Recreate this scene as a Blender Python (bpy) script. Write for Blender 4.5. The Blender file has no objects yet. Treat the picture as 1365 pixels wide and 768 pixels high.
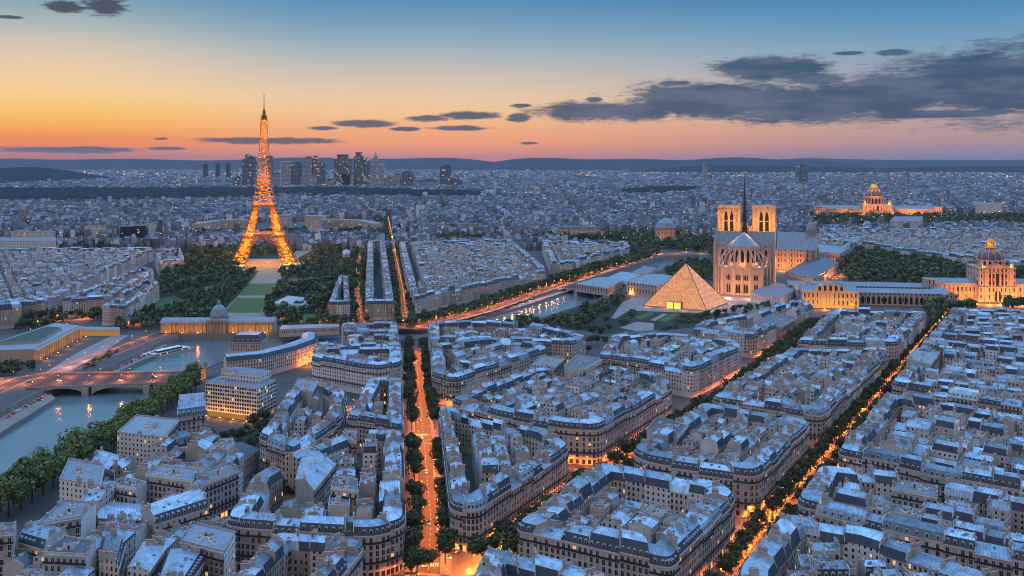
import bpy, math, random
import numpy as np
from mathutils import Vector, Matrix
from mathutils.geometry import tessellate_polygon

R = random.Random(11)
NR = np.random.RandomState(5)
SC = bpy.context.scene
C = SC.collection
PI = math.pi

# ------------------------------------------------------------------ camera
F, CX, HY, CAMH = 1250.0, 682.5, 212.0, 200.0      # focal length in px of the 1365 px wide photo, horizon row, eye height
cam_d = bpy.data.cameras.new('camera')
cam_d.sensor_width = 36.0
cam_d.lens = 36.0 * F / 1365.0
cam_d.shift_y = -(384.0 - HY) / 1365.0
cam_d.clip_start = 1.0
cam_d.clip_end = 120000.0
cam = bpy.data.objects.new('camera', cam_d)
cam.location = (0, 0, CAMH)
cam.rotation_euler = (PI / 2, 0, 0)
C.objects.link(cam)
SC.camera = cam

# ------------------------------------------------------------------ world: dusk sky with clouds
def lin(c):
    return tuple((v / 255 / 12.92) if v / 255 <= 0.04045 else ((v / 255 + 0.055) / 1.055) ** 2.4 for v in c)

def node(nt, t, **kw):
    n = nt.nodes.new(t)
    for k, v in kw.items():
        setattr(n, k, v)
    return n

def math_n(nt, op, a, b=None, c=None, clamp=False):
    n = nt.nodes.new('ShaderNodeMath'); n.operation = op; n.use_clamp = clamp
    for i, v in enumerate((a, b, c)):
        if v is None: continue
        if isinstance(v, (int, float)): n.inputs[i].default_value = v
        else: nt.links.new(v, n.inputs[i])
    return n.outputs[0]

def mix_n(nt, f, a, b, blend='MIX'):
    n = nt.nodes.new('ShaderNodeMix'); n.data_type = 'RGBA'; n.blend_type = blend
    for idx, v in ((0, f), (6, a), (7, b)):
        if isinstance(v, (int, float)): n.inputs[idx].default_value = v
        elif isinstance(v, tuple): n.inputs[idx].default_value = v if len(v) == 4 else v + (1,)
        else: nt.links.new(v, n.inputs[idx])
    return n.outputs[2]

def ramp_n(nt, fac, stops):
    n = nt.nodes.new('ShaderNodeValToRGB')
    e = n.color_ramp.elements
    stops = sorted(stops, key=lambda s: s[0])
    e[0].position, e[0].color = stops[0][0], stops[0][1] + (1,)
    e[1].position, e[1].color = stops[-1][0], stops[-1][1] + (1,)
    for p, c in stops[1:-1]:
        q = e.new(p); q.color = c + (1,)
    nt.links.new(fac, n.inputs[0])
    return n.outputs[0]

def noise_n(nt, vec, scale, detail=3, rough=0.5, dim='3D'):
    n = nt.nodes.new('ShaderNodeTexNoise'); n.noise_dimensions = dim
    n.inputs['Scale'].default_value = scale; n.inputs['Detail'].default_value = detail
    n.inputs['Roughness'].default_value = rough
    if vec is not None: nt.links.new(vec, n.inputs['Vector'])
    return n.outputs[0]

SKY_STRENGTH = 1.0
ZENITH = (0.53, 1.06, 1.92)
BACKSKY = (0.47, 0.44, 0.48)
world = bpy.data.worlds.new('World')
SC.world = world
world.use_nodes = True
def build_world():
    nt = world.node_tree
    nt.nodes.clear()
    out = node(nt, 'ShaderNodeOutputWorld')
    bg = node(nt, 'ShaderNodeBackground')
    bg.inputs['Strength'].default_value = SKY_STRENGTH
    nt.links.new(bg.outputs[0], out.inputs[0])
    tc = node(nt, 'ShaderNodeTexCoord')
    sep = node(nt, 'ShaderNodeSeparateXYZ')
    nt.links.new(tc.outputs['Generated'], sep.inputs[0])
    x, y, z = sep.outputs
    az = math_n(nt, 'ARCTAN2', x, y)
    el = math_n(nt, 'ARCSINE', z)
    # elevation 0..0.17 rad is what the photograph shows of the sky
    def E(py): return math.atan((HY - py) / 1250.0) / 0.2
    L_ = [(209, (206, 116, 76)), (204, (236, 125, 60)), (196, (248, 136, 56)), (186, (253, 148, 62)), (172, (255, 178, 72)), (150, (255, 204, 108)), (130, (253, 211, 148)), (100, (238, 206, 170)), (73, (212, 199, 180)), (50, (176, 186, 184)), (27, (143, 170, 180)), (2, (108, 156, 180))]
    M_ = [(209, (222, 130, 92)), (204, (246, 144, 90)), (190, (252, 161, 100)), (170, (250, 180, 124)), (150, (248, 199, 146)), (130, (238, 204, 166)), (100, (207, 194, 180)), (73, (172, 184, 187)), (50, (142, 170, 188)), (27, (118, 156, 187)), (2, (92, 144, 182))]
    R_ = [(209, (136, 122, 140)), (200, (164, 136, 142)), (185, (184, 150, 148)), (165, (190, 160, 156)), (150, (176, 158, 160)), (120, (158, 160, 174)), (95, (142, 163, 184)), (73, (124, 160, 190)), (50, (103, 152, 189)), (27, (82, 142, 184)), (2, (62, 124, 172))]
    f = math_n(nt, 'MULTIPLY', el, 1 / 0.2, clamp=True)
    cols = [ramp_n(nt, f, [(E(py), lin(c)) for py, c in S]) for S in (L_, M_, R_)]
    rel = math_n(nt, 'ABSOLUTE', math_n(nt, 'ADD', az, 0.46))
    def mr(v, a, b):
        n = node(nt, 'ShaderNodeMapRange'); n.interpolation_type = 'SMOOTHSTEP'
        nt.links.new(v, n.inputs[0]); n.inputs[1].default_value = a; n.inputs[2].default_value = b
        return n.outputs[0]
    c = mix_n(nt, mr(rel, 0.0, 0.28), cols[0], cols[1])
    c = mix_n(nt, mr(rel, 0.36, 0.98), c, cols[2])
    # above the frame the unseen dome is brightened blue to light the roofs; below the horizon dark haze
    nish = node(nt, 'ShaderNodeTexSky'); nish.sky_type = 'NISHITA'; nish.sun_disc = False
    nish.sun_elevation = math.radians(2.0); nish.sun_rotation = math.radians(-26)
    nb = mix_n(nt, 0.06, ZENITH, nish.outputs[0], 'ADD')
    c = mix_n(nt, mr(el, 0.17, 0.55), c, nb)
    # unseen sky behind the viewer holds an even pale tone added to light facades
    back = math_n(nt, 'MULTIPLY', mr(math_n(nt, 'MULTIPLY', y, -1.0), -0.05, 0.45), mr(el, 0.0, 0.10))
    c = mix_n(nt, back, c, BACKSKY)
    # clouds: soft ellipses in azimuth / elevation with broken edges
    cmb = node(nt, 'ShaderNodeCombineXYZ')
    nt.links.new(az, cmb.inputs[0]); nt.links.new(el, cmb.inputs[1])
    st = node(nt, 'ShaderNodeVectorMath', operation='MULTIPLY'); st.inputs[1].default_value = (1, 2.6, 1)
    nt.links.new(cmb.outputs[0], st.inputs[0])
    n1 = noise_n(nt, st.outputs[0], 22, 6, 0.58)
    n2 = noise_n(nt, st.outputs[0], 9, 3, 0.5)
    sth = node(nt, 'ShaderNodeVectorMath', operation='MULTIPLY'); sth.inputs[1].default_value = (1, 5.0, 1)
    nt.links.new(cmb.outputs[0], sth.inputs[0])
    n4 = noise_n(nt, sth.outputs[0], 75, 5, 0.6)
    cl = [(1390, 108, 270, 62), (1320, 116, 190, 44), (1215, 122, 150, 32), (1080, 137, 210, 31), (940, 135, 150, 29), (820, 148, 125, 16), (1030, 91, 92, 20), (1085, 105, 52, 11),
          (630, 154, 48, 6), (570, 158, 30, 5), (485, 165, 42, 6), (615, 171, 42, 4), (430, 171, 22, 3), (692, 157, 20, 7), (540, 172, 20, 3), (355, 187.5, 104, 5), (695, 141, 16, 3), (1250, 152, 170, 7),
          (85, 9, 30, 8), (141, 8, 32, 14), (15, 23, 20, 3), (90, 200, 110, 5), (220, 198, 30, 2.5), (215, 185, 12, 2), (705, 191, 14, 2), (1190, 70, 30, 5), (1130, 71, 22, 3), (900, 111, 26, 4), (793, 133, 14, 5)]
    acc = None
    for px, py, rx, ry in cl:
        a0 = math.atan((px - CX) / F); e0 = math.atan((HY - py) / math.hypot(F, px - CX))
        k = math.cos(a0)
        s1 = node(nt, 'ShaderNodeVectorMath', operation='SUBTRACT'); s1.inputs[1].default_value = (a0, e0, 0)
        nt.links.new(cmb.outputs[0], s1.inputs[0])
        s2 = node(nt, 'ShaderNodeVectorMath', operation='MULTIPLY'); s2.inputs[1].default_value = (F / rx / k / k, F / ry / k, 0)
        nt.links.new(s1.outputs[0], s2.inputs[0])
        s3 = node(nt, 'ShaderNodeVectorMath', operation='LENGTH')
        nt.links.new(s2.outputs[0], s3.inputs[0])
        d = math_n(nt, 'SUBTRACT', 1.0, s3.outputs['Value'])
        acc = d if acc is None else math_n(nt, 'MAXIMUM', acc, d)
    dens = math_n(nt, 'ADD', math_n(nt, 'MULTIPLY', acc, 1.3), math_n(nt, 'MULTIPLY', math_n(nt, 'SUBTRACT', n1, 0.5), 1.35))
    dens = math_n(nt, 'ADD', dens, math_n(nt, 'MULTIPLY', math_n(nt, 'SUBTRACT', n2, 0.5), 0.7))
    dens = math_n(nt, 'ADD', dens, math_n(nt, 'MULTIPLY', math_n(nt, 'SUBTRACT', n4, 0.5), math_n(nt, 'ADD', 1.15, math_n(nt, 'MULTIPLY', mr(el, 0.125, 0.155), 1.3))))
    a = mr(dens, -0.16, 0.52)
    front = math_n(nt, 'GREATER_THAN', y, 0.05)
    a = math_n(nt, 'MULTIPLY', math_n(nt, 'MULTIPLY', a, front), 0.93)
    st2 = node(nt, 'ShaderNodeVectorMath', operation='MULTIPLY'); st2.inputs[1].default_value = (1, 5, 1)
    nt.links.new(cmb.outputs[0], st2.inputs[0])
    n3 = noise_n(nt, st2.outputs[0], 14, 5, 0.55)
    shade = mix_n(nt, mr(n3, 0.36, 0.66), lin((50, 77, 106)) + (1,), lin((86, 102, 126)) + (1,))
    warm = mix_n(nt, mr(rel, 0.25, 0.62), lin((86, 90, 104)) + (1,), shade)
    warm = mix_n(nt, mr(el, 0.10, 0.155), warm, mix_n(nt, 0.65, warm, lin((62, 62, 78)) + (1,)))
    c = mix_n(nt, a, c, warm)
    low = mr(el, -0.004, -0.05)
    c = mix_n(nt, low, c, lin((40, 48, 62)) + (1,))
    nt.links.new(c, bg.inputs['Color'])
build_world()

fill_sun_d = bpy.data.lights.new('sun', 'SUN')
fill_sun_d.energy = 0.20
fill_sun_d.angle = math.radians(24)
fill_sun_d.color = (1.0, 0.84, 0.76)
sun = bpy.data.objects.new('sun', fill_sun_d)
sun.rotation_euler = (math.radians(62), 0, math.radians(-32))     # soft fill added over the camera's left shoulder, not from the sunset
C.objects.link(sun)

SC.view_settings.view_transform = 'Standard'
SC.view_settings.look = 'None'
SC.view_settings.gamma = 1.0
SC.view_settings.exposure = 0.0
SC.view_settings.use_curve_mapping = False
SC.render.engine = 'CYCLES'
cy = SC.cycles
cy.use_denoising = True
cy.max_bounces = 4; cy.diffuse_bounces = 2; cy.glossy_bounces = 2; cy.transmission_bounces = 2; cy.transparent_max_bounces = 6; cy.volume_bounces = 0
cy.sample_clamp_indirect = 3.0
cy.use_light_tree = True
cy.pixel_filter_type = 'BLACKMAN_HARRIS'; cy.filter_width = 1.0
cy.caustics_reflective = False; cy.caustics_refractive = False

# ------------------------------------------------------------------ pixel of the photograph -> point in the world
def G(px, py, z=0.0):
    Y = F * (CAMH - z) / (py - HY)
    return ((px - CX) * Y / F, Y)
def G3(px, py, z=0.0):
    x, y = G(px, py, z)
    return (x, y, z)
# ------------------------------------------------------------------ materials
MATS = {}
def new_mat(name):
    m = bpy.data.materials.new(name); m.use_nodes = True
    nt = m.node_tree
    b = nt.nodes['Principled BSDF']
    MATS[name] = m
    return m, nt, b
def setp(b, **kw):
    for k, v in kw.items():
        b.inputs[k.replace('_', ' ')].default_value = v if not (isinstance(v, tuple) and len(v) == 3) else v + (1,)

def flat(name, col, rough=0.7, metal=0.0, var=0.25, scale=0.35, tint=False, spec=0.3, detail=4):
    """a surface with uneven colour (noise in object space) and an optional per-face tint"""
    m, nt, b = new_mat(name)
    tc = node(nt, 'ShaderNodeNewGeometry')
    n = noise_n(nt, tc.outputs['Position'], scale, detail, 0.6)
    k = math_n(nt, 'ADD', math_n(nt, 'MULTIPLY', math_n(nt, 'SUBTRACT', n, 0.5), 2 * var), 1.0)
    if tint:
        at = node(nt, 'ShaderNodeAttribute', attribute_name='tint')
        k = math_n(nt, 'MULTIPLY', k, at.outputs['Fac'])
    c = node(nt, 'ShaderNodeVectorMath', operation='SCALE'); c.inputs[0].default_value = col
    nt.links.new(k, c.inputs['Scale'])
    nt.links.new(c.outputs[0], b.inputs['Base Color'])
    setp(b, Roughness=rough, Metallic=metal, Specular_IOR_Level=spec)
    return m

def emit(name, col, strength, sample=True):
    m = bpy.data.materials.new(name); m.use_nodes = True
    nt = m.node_tree; nt.nodes.clear()
    o = node(nt, 'ShaderNodeOutputMaterial'); e = node(nt, 'ShaderNodeEmission')
    e.inputs[0].default_value = col + (1,); e.inputs[1].default_value = strength
    nt.links.new(e.outputs[0], o.inputs[0])
    if not sample: m.cycles.emission_sampling = 'NONE'
    MATS[name] = m
    return m

def facade(name, wall, glass=(0.02, 0.025, 0.035), bay=2.6, floor=3.3, ww=0.42, wh=0.62, base=4.2, lit=0.03, shutters=0.5, band=True, lit_strength=1.0):
    """stone wall whose window openings follow the facade's own metres (uv = along, up)"""
    m, nt, b = new_mat(name)
    uv = node(nt, 'ShaderNodeUVMap'); uv.uv_map = 'uv'
    s = node(nt, 'ShaderNodeSeparateXYZ'); nt.links.new(uv.outputs[0], s.inputs[0])
    at = node(nt, 'ShaderNodeAttribute', attribute_name='tint')
    u = math_n(nt, 'DIVIDE', s.outputs[0], bay); v = math_n(nt, 'DIVIDE', math_n(nt, 'SUBTRACT', s.outputs[1], base), floor)
    fu = math_n(nt, 'FRACT', u); fv = math_n(nt, 'FRACT', v)
    inu = math_n(nt, 'LESS_THAN', math_n(nt, 'ABSOLUTE', math_n(nt, 'SUBTRACT', fu, 0.5)), ww / 2)
    inv = math_n(nt, 'LESS_THAN', math_n(nt, 'ABSOLUTE', math_n(nt, 'SUBTRACT', fv, 0.47)), wh / 2)
    up = math_n(nt, 'GREATER_THAN', v, 0.0)
    win = math_n(nt, 'MULTIPLY', math_n(nt, 'MULTIPLY', inu, inv), up)
    sw = math_n(nt, 'LESS_THAN', math_n(nt, 'ABSOLUTE', math_n(nt, 'SUBTRACT', fu, 0.5)), ww / 2 + 0.07)
    surround = math_n(nt, 'MULTIPLY', sw, math_n(nt, 'LESS_THAN', math_n(nt, 'ABSOLUTE', math_n(nt, 'SUBTRACT', fv, 0.47)), wh / 2 + 0.05))
    cell = node(nt, 'ShaderNodeCombineXYZ')
    nt.links.new(math_n(nt, 'FLOOR', u), cell.inputs[0]); nt.links.new(math_n(nt, 'FLOOR', v), cell.inputs[1])
    nt.links.new(math_n(nt, 'MULTIPLY', at.outputs['Fac'], 977.0), cell.inputs[2])
    wn = node(nt, 'ShaderNodeTexWhiteNoise'); nt.links.new(cell.outputs[0], wn.inputs[0])
    rnd = wn.outputs['Value']
    geo = node(nt, 'ShaderNodeNewGeometry')
    n = noise_n(nt, geo.outputs['Position'], 0.22, 5, 0.62)
    k = math_n(nt, 'MULTIPLY', math_n(nt, 'ADD', math_n(nt, 'MULTIPLY', math_n(nt, 'SUBTRACT', n, 0.5), 0.55), 1.0), at.outputs['Fac'])
    sc = node(nt, 'ShaderNodeVectorMath', operation='SCALE'); sc.inputs[0].default_value = wall
    nt.links.new(k, sc.inputs['Scale'])
    col = sc.outputs[0]
    if band:      # floor mouldings
        bl = math_n(nt, 'MULTIPLY', math_n(nt, 'LESS_THAN', fv, 0.07), up)
        col = mix_n(nt, math_n(nt, 'MULTIPLY', bl, 0.45), col, (wall[0] * .35, wall[1] * .35, wall[2] * .35))
    col = mix_n(nt, math_n(nt, 'MULTIPLY', surround, 0.35), col, (0.62, 0.6, 0.56))
    gl = mix_n(nt, math_n(nt, 'LESS_THAN', rnd, 0.28 * shutters), glass, (0.30, 0.30, 0.30))
    col = mix_n(nt, win, col, gl)
    nt.links.new(col, b.inputs['Base Color'])
    rg = math_n(nt, 'SUBTRACT', 0.85, math_n(nt, 'MULTIPLY', win, 0.65))
    nt.links.new(rg, b.inputs['Roughness'])
    setp(b, Specular_IOR_Level=0.35)
    if lit > 0:
        li = math_n(nt, 'MULTIPLY', win, math_n(nt, 'GREATER_THAN', rnd, 1 - lit))
        b.inputs['Emission Color'].default_value = (1.0, 0.55, 0.20, 1)
        nt.links.new(math_n(nt, 'MULTIPLY', li, lit_strength), b.inputs['Emission Strength'])
        m.cycles.emission_sampling = 'NONE'
    return m

def zinc(name, col, seam=1.7, rough=0.42, metal=0.25, contrast=0.5, spec=0.5):
    """standing seam roofing: ribs across the slope, uneven sheets, per-face tint"""
    m, nt, b = new_mat(name)
    uv = node(nt, 'ShaderNodeUVMap'); uv.uv_map = 'uv'
    s = node(nt, 'ShaderNodeSeparateXYZ'); nt.links.new(uv.outputs[0], s.inputs[0])
    at = node(nt, 'ShaderNodeAttribute', attribute_name='tint')
    u = math_n(nt, 'DIVIDE', s.outputs[0], seam); v = math_n(nt, 'DIVIDE', s.outputs[1], 3.1)
    rib = math_n(nt, 'LESS_THAN', math_n(nt, 'FRACT', u), 0.13)
    cell = node(nt, 'ShaderNodeCombineXYZ')
    nt.links.new(math_n(nt, 'FLOOR', math_n(nt, 'DIVIDE', u, 2.0)), cell.inputs[0]); nt.links.new(math_n(nt, 'FLOOR', v), cell.inputs[1])
    nt.links.new(math_n(nt, 'MULTIPLY', at.outputs['Fac'], 613.0), cell.inputs[2])
    wn = node(nt, 'ShaderNodeTexWhiteNoise'); nt.links.new(cell.outputs[0], wn.inputs[0])
    geo = node(nt, 'ShaderNodeNewGeometry')
    n = noise_n(nt, geo.outputs['Position'], 0.3, 5, 0.65)
    k = math_n(nt, 'ADD', math_n(nt, 'MULTIPLY', math_n(nt, 'SUBTRACT', wn.outputs['Value'], 0.5), contrast), math_n(nt, 'ADD', math_n(nt, 'MULTIPLY', math_n(nt, 'SUBTRACT', n, 0.5), 1.0), 1.0))
    k = math_n(nt, 'MULTIPLY', math_n(nt, 'MULTIPLY', k, at.outputs['Fac']), math_n(nt, 'SUBTRACT', 1.0, math_n(nt, 'MULTIPLY', rib, 0.5)))
    sc = node(nt, 'ShaderNodeVectorMath', operation='SCALE'); sc.inputs[0].default_value = col
    nt.links.new(k, sc.inputs['Scale'])
    nt.links.new(sc.outputs[0], b.inputs['Base Color'])
    setp(b, Roughness=rough, Metallic=metal, Specular_IOR_Level=spec)
    return m

STONE = facade('limestone_facade', (0.53, 0.445, 0.39), lit=0.04)
PLASTER = facade('white_plaster_facade', (0.60, 0.59, 0.58), bay=3.0, floor=3.0, ww=0.36, wh=0.5, band=False, lit=0.02)
STONE_WARM = facade('warm_stone_facade', (0.47, 0.365, 0.30), bay=2.4, lit=0.04)
STONE_GREY = facade('grey_stone_facade', (0.52, 0.475, 0.445), bay=2.8, floor=3.1, ww=0.46)
STONE_BLANK = flat('limestone', (0.53, 0.445, 0.39), 0.85, var=0.3, scale=0.25, tint=True)
PARTY = flat('party_wall_render', (0.48, 0.47, 0.46), 0.9, var=0.4, scale=0.18, tint=True)
ZINC = zinc('zinc_roofing', (0.255, 0.36, 0.47))
SLATE = zinc('slate_mansard', (0.028, 0.042, 0.064), seam=1.3, rough=0.5, metal=0.0)
FLATROOF = flat('gravel_flat_roof', (0.20, 0.235, 0.28), 0.85, var=0.45, scale=0.3, tint=True)
RAIL = flat('dark_iron_railing', (0.03, 0.03, 0.035), 0.6, var=0.1)
GLASSD = flat('dark_window_glass', (0.02, 0.025, 0.035), 0.12, var=0.4, scale=0.8, spec=0.6)
SHUT = flat('grey_shutters', (0.36, 0.36, 0.36), 0.6, var=0.15)
FRAME = flat('pale_window_frame', (0.54, 0.52, 0.50), 0.7, var=0.12)
POT = flat('terracotta_pots', (0.33, 0.17, 0.11), 0.9, var=0.3, scale=2)
CHIM = flat('chimney_render', (0.36, 0.34, 0.335), 0.9, var=0.4, scale=0.6)
LITWIN = emit('lit_window', (1.0, 0.46, 0.13), 1.1, sample=False)
SHOPLIT = emit('lit_shop_window', (1.0, 0.46, 0.10), 1.5)
GROUND = flat('paved_ground', (0.085, 0.085, 0.085), 0.9, var=0.35, scale=0.05)
ASPHALT = flat('asphalt', (0.042, 0.040, 0.039), 0.8, var=0.35, scale=0.12)
PAVING = flat('stone_paving', (0.16, 0.15, 0.14), 0.85, var=0.3, scale=0.2)
PLAZA = flat('pale_plaza_paving', (0.24, 0.235, 0.235), 0.8, var=0.5, scale=0.11, detail=6)
PAINT = flat('white_road_paint', (0.7, 0.7, 0.68), 0.7, var=0.2, scale=1.0)
GRASS = flat('lawn_grass', (0.060, 0.125, 0.035), 0.95, var=0.4, scale=0.06)
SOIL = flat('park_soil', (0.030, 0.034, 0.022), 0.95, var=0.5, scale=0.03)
GRAVEL = flat('sandy_gravel', (0.28, 0.24, 0.19), 0.95, var=0.25, scale=0.08)
QUAY = flat('quay_masonry', (0.24, 0.22, 0.20), 0.9, var=0.4, scale=0.12)
BRIDGE = flat('bridge_stone', (0.34, 0.31, 0.28), 0.85, var=0.35, scale=0.1)
WHITE = flat('white_paint', (0.75, 0.75, 0.74), 0.5, var=0.1)
DARK = flat('dark_metal', (0.04, 0.045, 0.05), 0.5, metal=0.3, var=0.2)
BARK = flat('tree_bark', (0.05, 0.04, 0.03), 0.95, var=0.4, scale=1.0)

def leaf_mat(name, col):
    m, nt, b = new_mat(name)
    at = node(nt, 'ShaderNodeAttribute', attribute_name='tint')
    oi = node(nt, 'ShaderNodeObjectInfo')
    k = math_n(nt, 'MULTIPLY', at.outputs['Fac'], math_n(nt, 'ADD', math_n(nt, 'MULTIPLY', oi.outputs['Random'], 0.5), 0.75))
    sc = node(nt, 'ShaderNodeVectorMath', operation='SCALE'); sc.inputs[0].default_value = col
    nt.links.new(k, sc.inputs['Scale'])
    warm = math_n(nt, 'MULTIPLY', math_n(nt, 'FRACT', math_n(nt, 'MULTIPLY', oi.outputs['Random'], 7.3)), 0.55)
    cc = mix_n(nt, warm, sc.outputs[0], (col[0]*1.5, col[1]*1.15, col[2]*.75))
    nt.links.new(cc, b.inputs['Base Color'])
    setp(b, Roughness=0.7, Specular_IOR_Level=0.25)
    return m
LEAF = leaf_mat('street_leaves', (0.036, 0.055, 0.020))
LEAFB = leaf_mat('plane_leaves', (0.095, 0.140, 0.042))
LEAFD = leaf_mat('park_leaves', (0.046, 0.070, 0.028))

def water_mat():
    m, nt, b = new_mat('river_water')
    geo = node(nt, 'ShaderNodeNewGeometry')
    n = noise_n(nt, geo.outputs['Position'], 0.22, 6, 0.6)
    n2 = noise_n(nt, geo.outputs['Position'], 0.02, 3, 0.6)
    bp = node(nt, 'ShaderNodeBump'); bp.inputs['Strength'].default_value = 0.26; bp.inputs['Distance'].default_value = 0.9
    nt.links.new(math_n(nt, 'ADD', n, math_n(nt, 'MULTIPLY', n2, 0.8)), bp.inputs['Height'])
    nt.links.new(bp.outputs[0], b.inputs['Normal'])
    c = mix_n(nt, n2, (0.075, 0.13, 0.15), (0.14, 0.215, 0.24))
    nt.links.new(c, b.inputs['Base Color'])
    setp(b, Roughness=0.11, IOR=1.33, Specular_IOR_Level=0.6)
    return m
WATER = water_mat()

# ------------------------------------------------------------------ mesh helpers
class MB:
    """collects polygons with material, uv in metres and a per-face tint, then links them as ONE mesh object"""
    def __init__(s):
        s.v = []; s.f = []; s.m = []; s.uv = []; s.t = []; s.mats = []
    def mi(s, mat):
        if mat not in s.mats: s.mats.append(mat)
        return s.mats.index(mat)
    def poly(s, pts, mat, uv=None, tint=1.0):
        q = []; qu = []
        for i, p in enumerate(pts):
            if q and abs(p[0]-q[-1][0]) + abs(p[1]-q[-1][1]) + abs(p[2]-q[-1][2]) < 1e-4: continue
            q.append(p); qu.append(uv[i] if uv else (p[0], p[1]))
        if len(q) > 2 and sum(abs(q[0][k]-q[-1][k]) for k in range(3)) < 1e-4: q.pop(); qu.pop()
        if len(q) < 3: return
        n = len(s.v); s.v.extend(q); s.f.append(tuple(range(n, n + len(q)))); s.m.append(s.mi(mat)); s.uv.extend(qu); s.t.append(tint)
    def box(s, cx, cy, z0, sx, sy, sz, mat, rot=0.0, tint=1.0, top=None, bottom=False, taper=1.0):
        c, n = math.cos(rot), math.sin(rot)
        def P(x, y, z): return (cx + x*c - y*n, cy + x*n + y*c, z)
        a, b = sx/2, sy/2; z1 = z0 + sz; ta, tb = a*taper, b*taper
        lo = [P(-a,-b,z0), P(a,-b,z0), P(a,b,z0), P(-a,b,z0)]; hi = [P(-ta,-tb,z1), P(ta,-tb,z1), P(ta,tb,z1), P(-ta,tb,z1)]
        L = (sx, sy, sx, sy)
        for i in range(4):
            j = (i+1) % 4
            s.poly([lo[i], lo[j], hi[j], hi[i]], mat, [(0,z0),(L[i],z0),(L[i],z1),(0,z1)], tint)
        s.poly(hi, top or mat, [(0,0),(sx,0),(sx,sy),(0,sy)], tint)
        if bottom: s.poly(lo[::-1], mat, None, tint)
    def bar(s, p, q, w, mat, w2=None, tint=1.0, n=4):
        p, q = Vector(p), Vector(q); d = q - p
        if d.length < 1e-6: return
        d.normalize()
        a = d.cross(Vector((0,0,1)) if abs(d.z) < 0.9 else Vector((1,0,0))).normalized(); b = d.cross(a)
        w2 = w if w2 is None else w2
        r0 = [tuple(p + (a*math.cos(t)+b*math.sin(t))*w*0.5) for t in [2*PI*(i+.5)/n for i in range(n)]]
        r1 = [tuple(q + (a*math.cos(t)+b*math.sin(t))*w2*0.5) for t in [2*PI*(i+.5)/n for i in range(n)]]
        for i in range(n):
            j = (i+1) % n; s.poly([r0[i], r0[j], r1[j], r1[i]], mat, None, tint)
        s.poly(r1, mat, None, tint); s.poly(r0[::-1], mat, None, tint)
    def prism(s, pts, z0, z1, wall, top=None, tint=1.0, u0=0.0, bottom=False):
        """vertical walls round a plan outline (counter-clockwise) and a flat top"""
        n = len(pts); u = u0
        for i in range(n):
            a, b = pts[i], pts[(i+1) % n]; L = math.hypot(b[0]-a[0], b[1]-a[1])
            s.poly([(a[0],a[1],z0),(b[0],b[1],z0),(b[0],b[1],z1),(a[0],a[1],z1)], wall, [(u,z0),(u+L,z0),(u+L,z1),(u,z1)], tint); u += L
        if top: s.poly([(p[0],p[1],z1) for p in pts], top, None, tint)
        if bottom: s.poly([(p[0],p[1],z0) for p in pts][::-1], wall, None, tint)
    def lathe(s, cx, cy, prof, mat, n=24, tint=1.0, a0=0.0, a1=2*PI):
        for k in range(len(prof)-1):
            (r0, z0), (r1, z1) = prof[k], prof[k+1]
            for i in range(n):
                t, w = a0+(a1-a0)*i/n, a0+(a1-a0)*(i+1)/n
                s.poly([(cx+r0*math.cos(t), cy+r0*math.sin(t), z0), (cx+r0*math.cos(w), cy+r0*math.sin(w), z0),
                        (cx+r1*math.cos(w), cy+r1*math.sin(w), z1), (cx+r1*math.cos(t), cy+r1*math.sin(t), z1)], mat,
                       [(t*max(r0,r1), z0), (w*max(r0,r1), z0), (w*max(r0,r1), z1), (t*max(r0,r1), z1)], tint)
    def data(s, name, origin=(0,0,0)):
        me = bpy.data.meshes.new(name)
        v = np.array(s.v, dtype=np.float32).reshape(-1, 3) - np.array(origin, dtype=np.float32)
        nl = sum(len(f) for f in s.f)
        me.vertices.add(len(v)); me.loops.add(nl); me.polygons.add(len(s.f))
        me.vertices.foreach_set('co', v.ravel())
        me.loops.foreach_set('vertex_index', np.concatenate([np.array(f, dtype=np.int32) for f in s.f]) if s.f else np.zeros(0, np.int32))
        lens = np.array([len(f) for f in s.f], dtype=np.int32)
        me.polygons.foreach_set('loop_start', np.concatenate([[0], np.cumsum(lens)[:-1]]).astype(np.int32))
        me.polygons.foreach_set('material_index', np.array(s.m, dtype=np.int32))
        uvl = me.uv_layers.new(name='uv'); uvl.data.foreach_set('uv', np.array(s.uv, dtype=np.float32).ravel())
        at = me.attributes.new('tint', 'FLOAT', 'FACE'); at.data.foreach_set('value', np.array(s.t, dtype=np.float32))
        for m in s.mats: me.materials.append(m)
        me.update(calc_edges=True)
        return me
    def build(s, name, parent=None, origin=(0,0,0), place=True):
        o = bpy.data.objects.new(name, s.data(name, origin)); C.objects.link(o)
        if parent is not None: o.parent = parent
        elif place: o.location = origin
        return o

def empty(name, loc, label, cat, group=None, rz=0.0):
    o = bpy.data.objects.new(name, None); C.objects.link(o); o.location = loc; o.rotation_euler = (0, 0, rz)
    o.empty_display_size = 1
    return tag(o, label, cat, group)
def tag(o, label, cat, group=None, kind=None):
    o['label'] = label; o['category'] = cat
    if group: o['group'] = group
    if kind: o['kind'] = kind
    return o
def inst(name, me, parent, loc=(0,0,0), rz=0.0, scale=None):
    o = bpy.data.objects.new(name, me); C.objects.link(o); o.parent = parent
    o.location = loc; o.rotation_euler = (0, 0, rz)
    if scale: o.scale = scale
    return o
def dup(root, loc, rz=0.0, label=None, group=None, scale=None):
    r = root.copy(); C.objects.link(r); r.location = loc; r.rotation_euler = (0, 0, rz)
    if scale: r.scale = scale
    if label: r['label'] = label
    if group: r['group'] = group
    for ch in list(root.children):
        c = ch.copy(); C.objects.link(c); c.parent = r
        for g in list(ch.children):
            d = g.copy(); C.objects.link(d); d.parent = c
    return r
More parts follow.
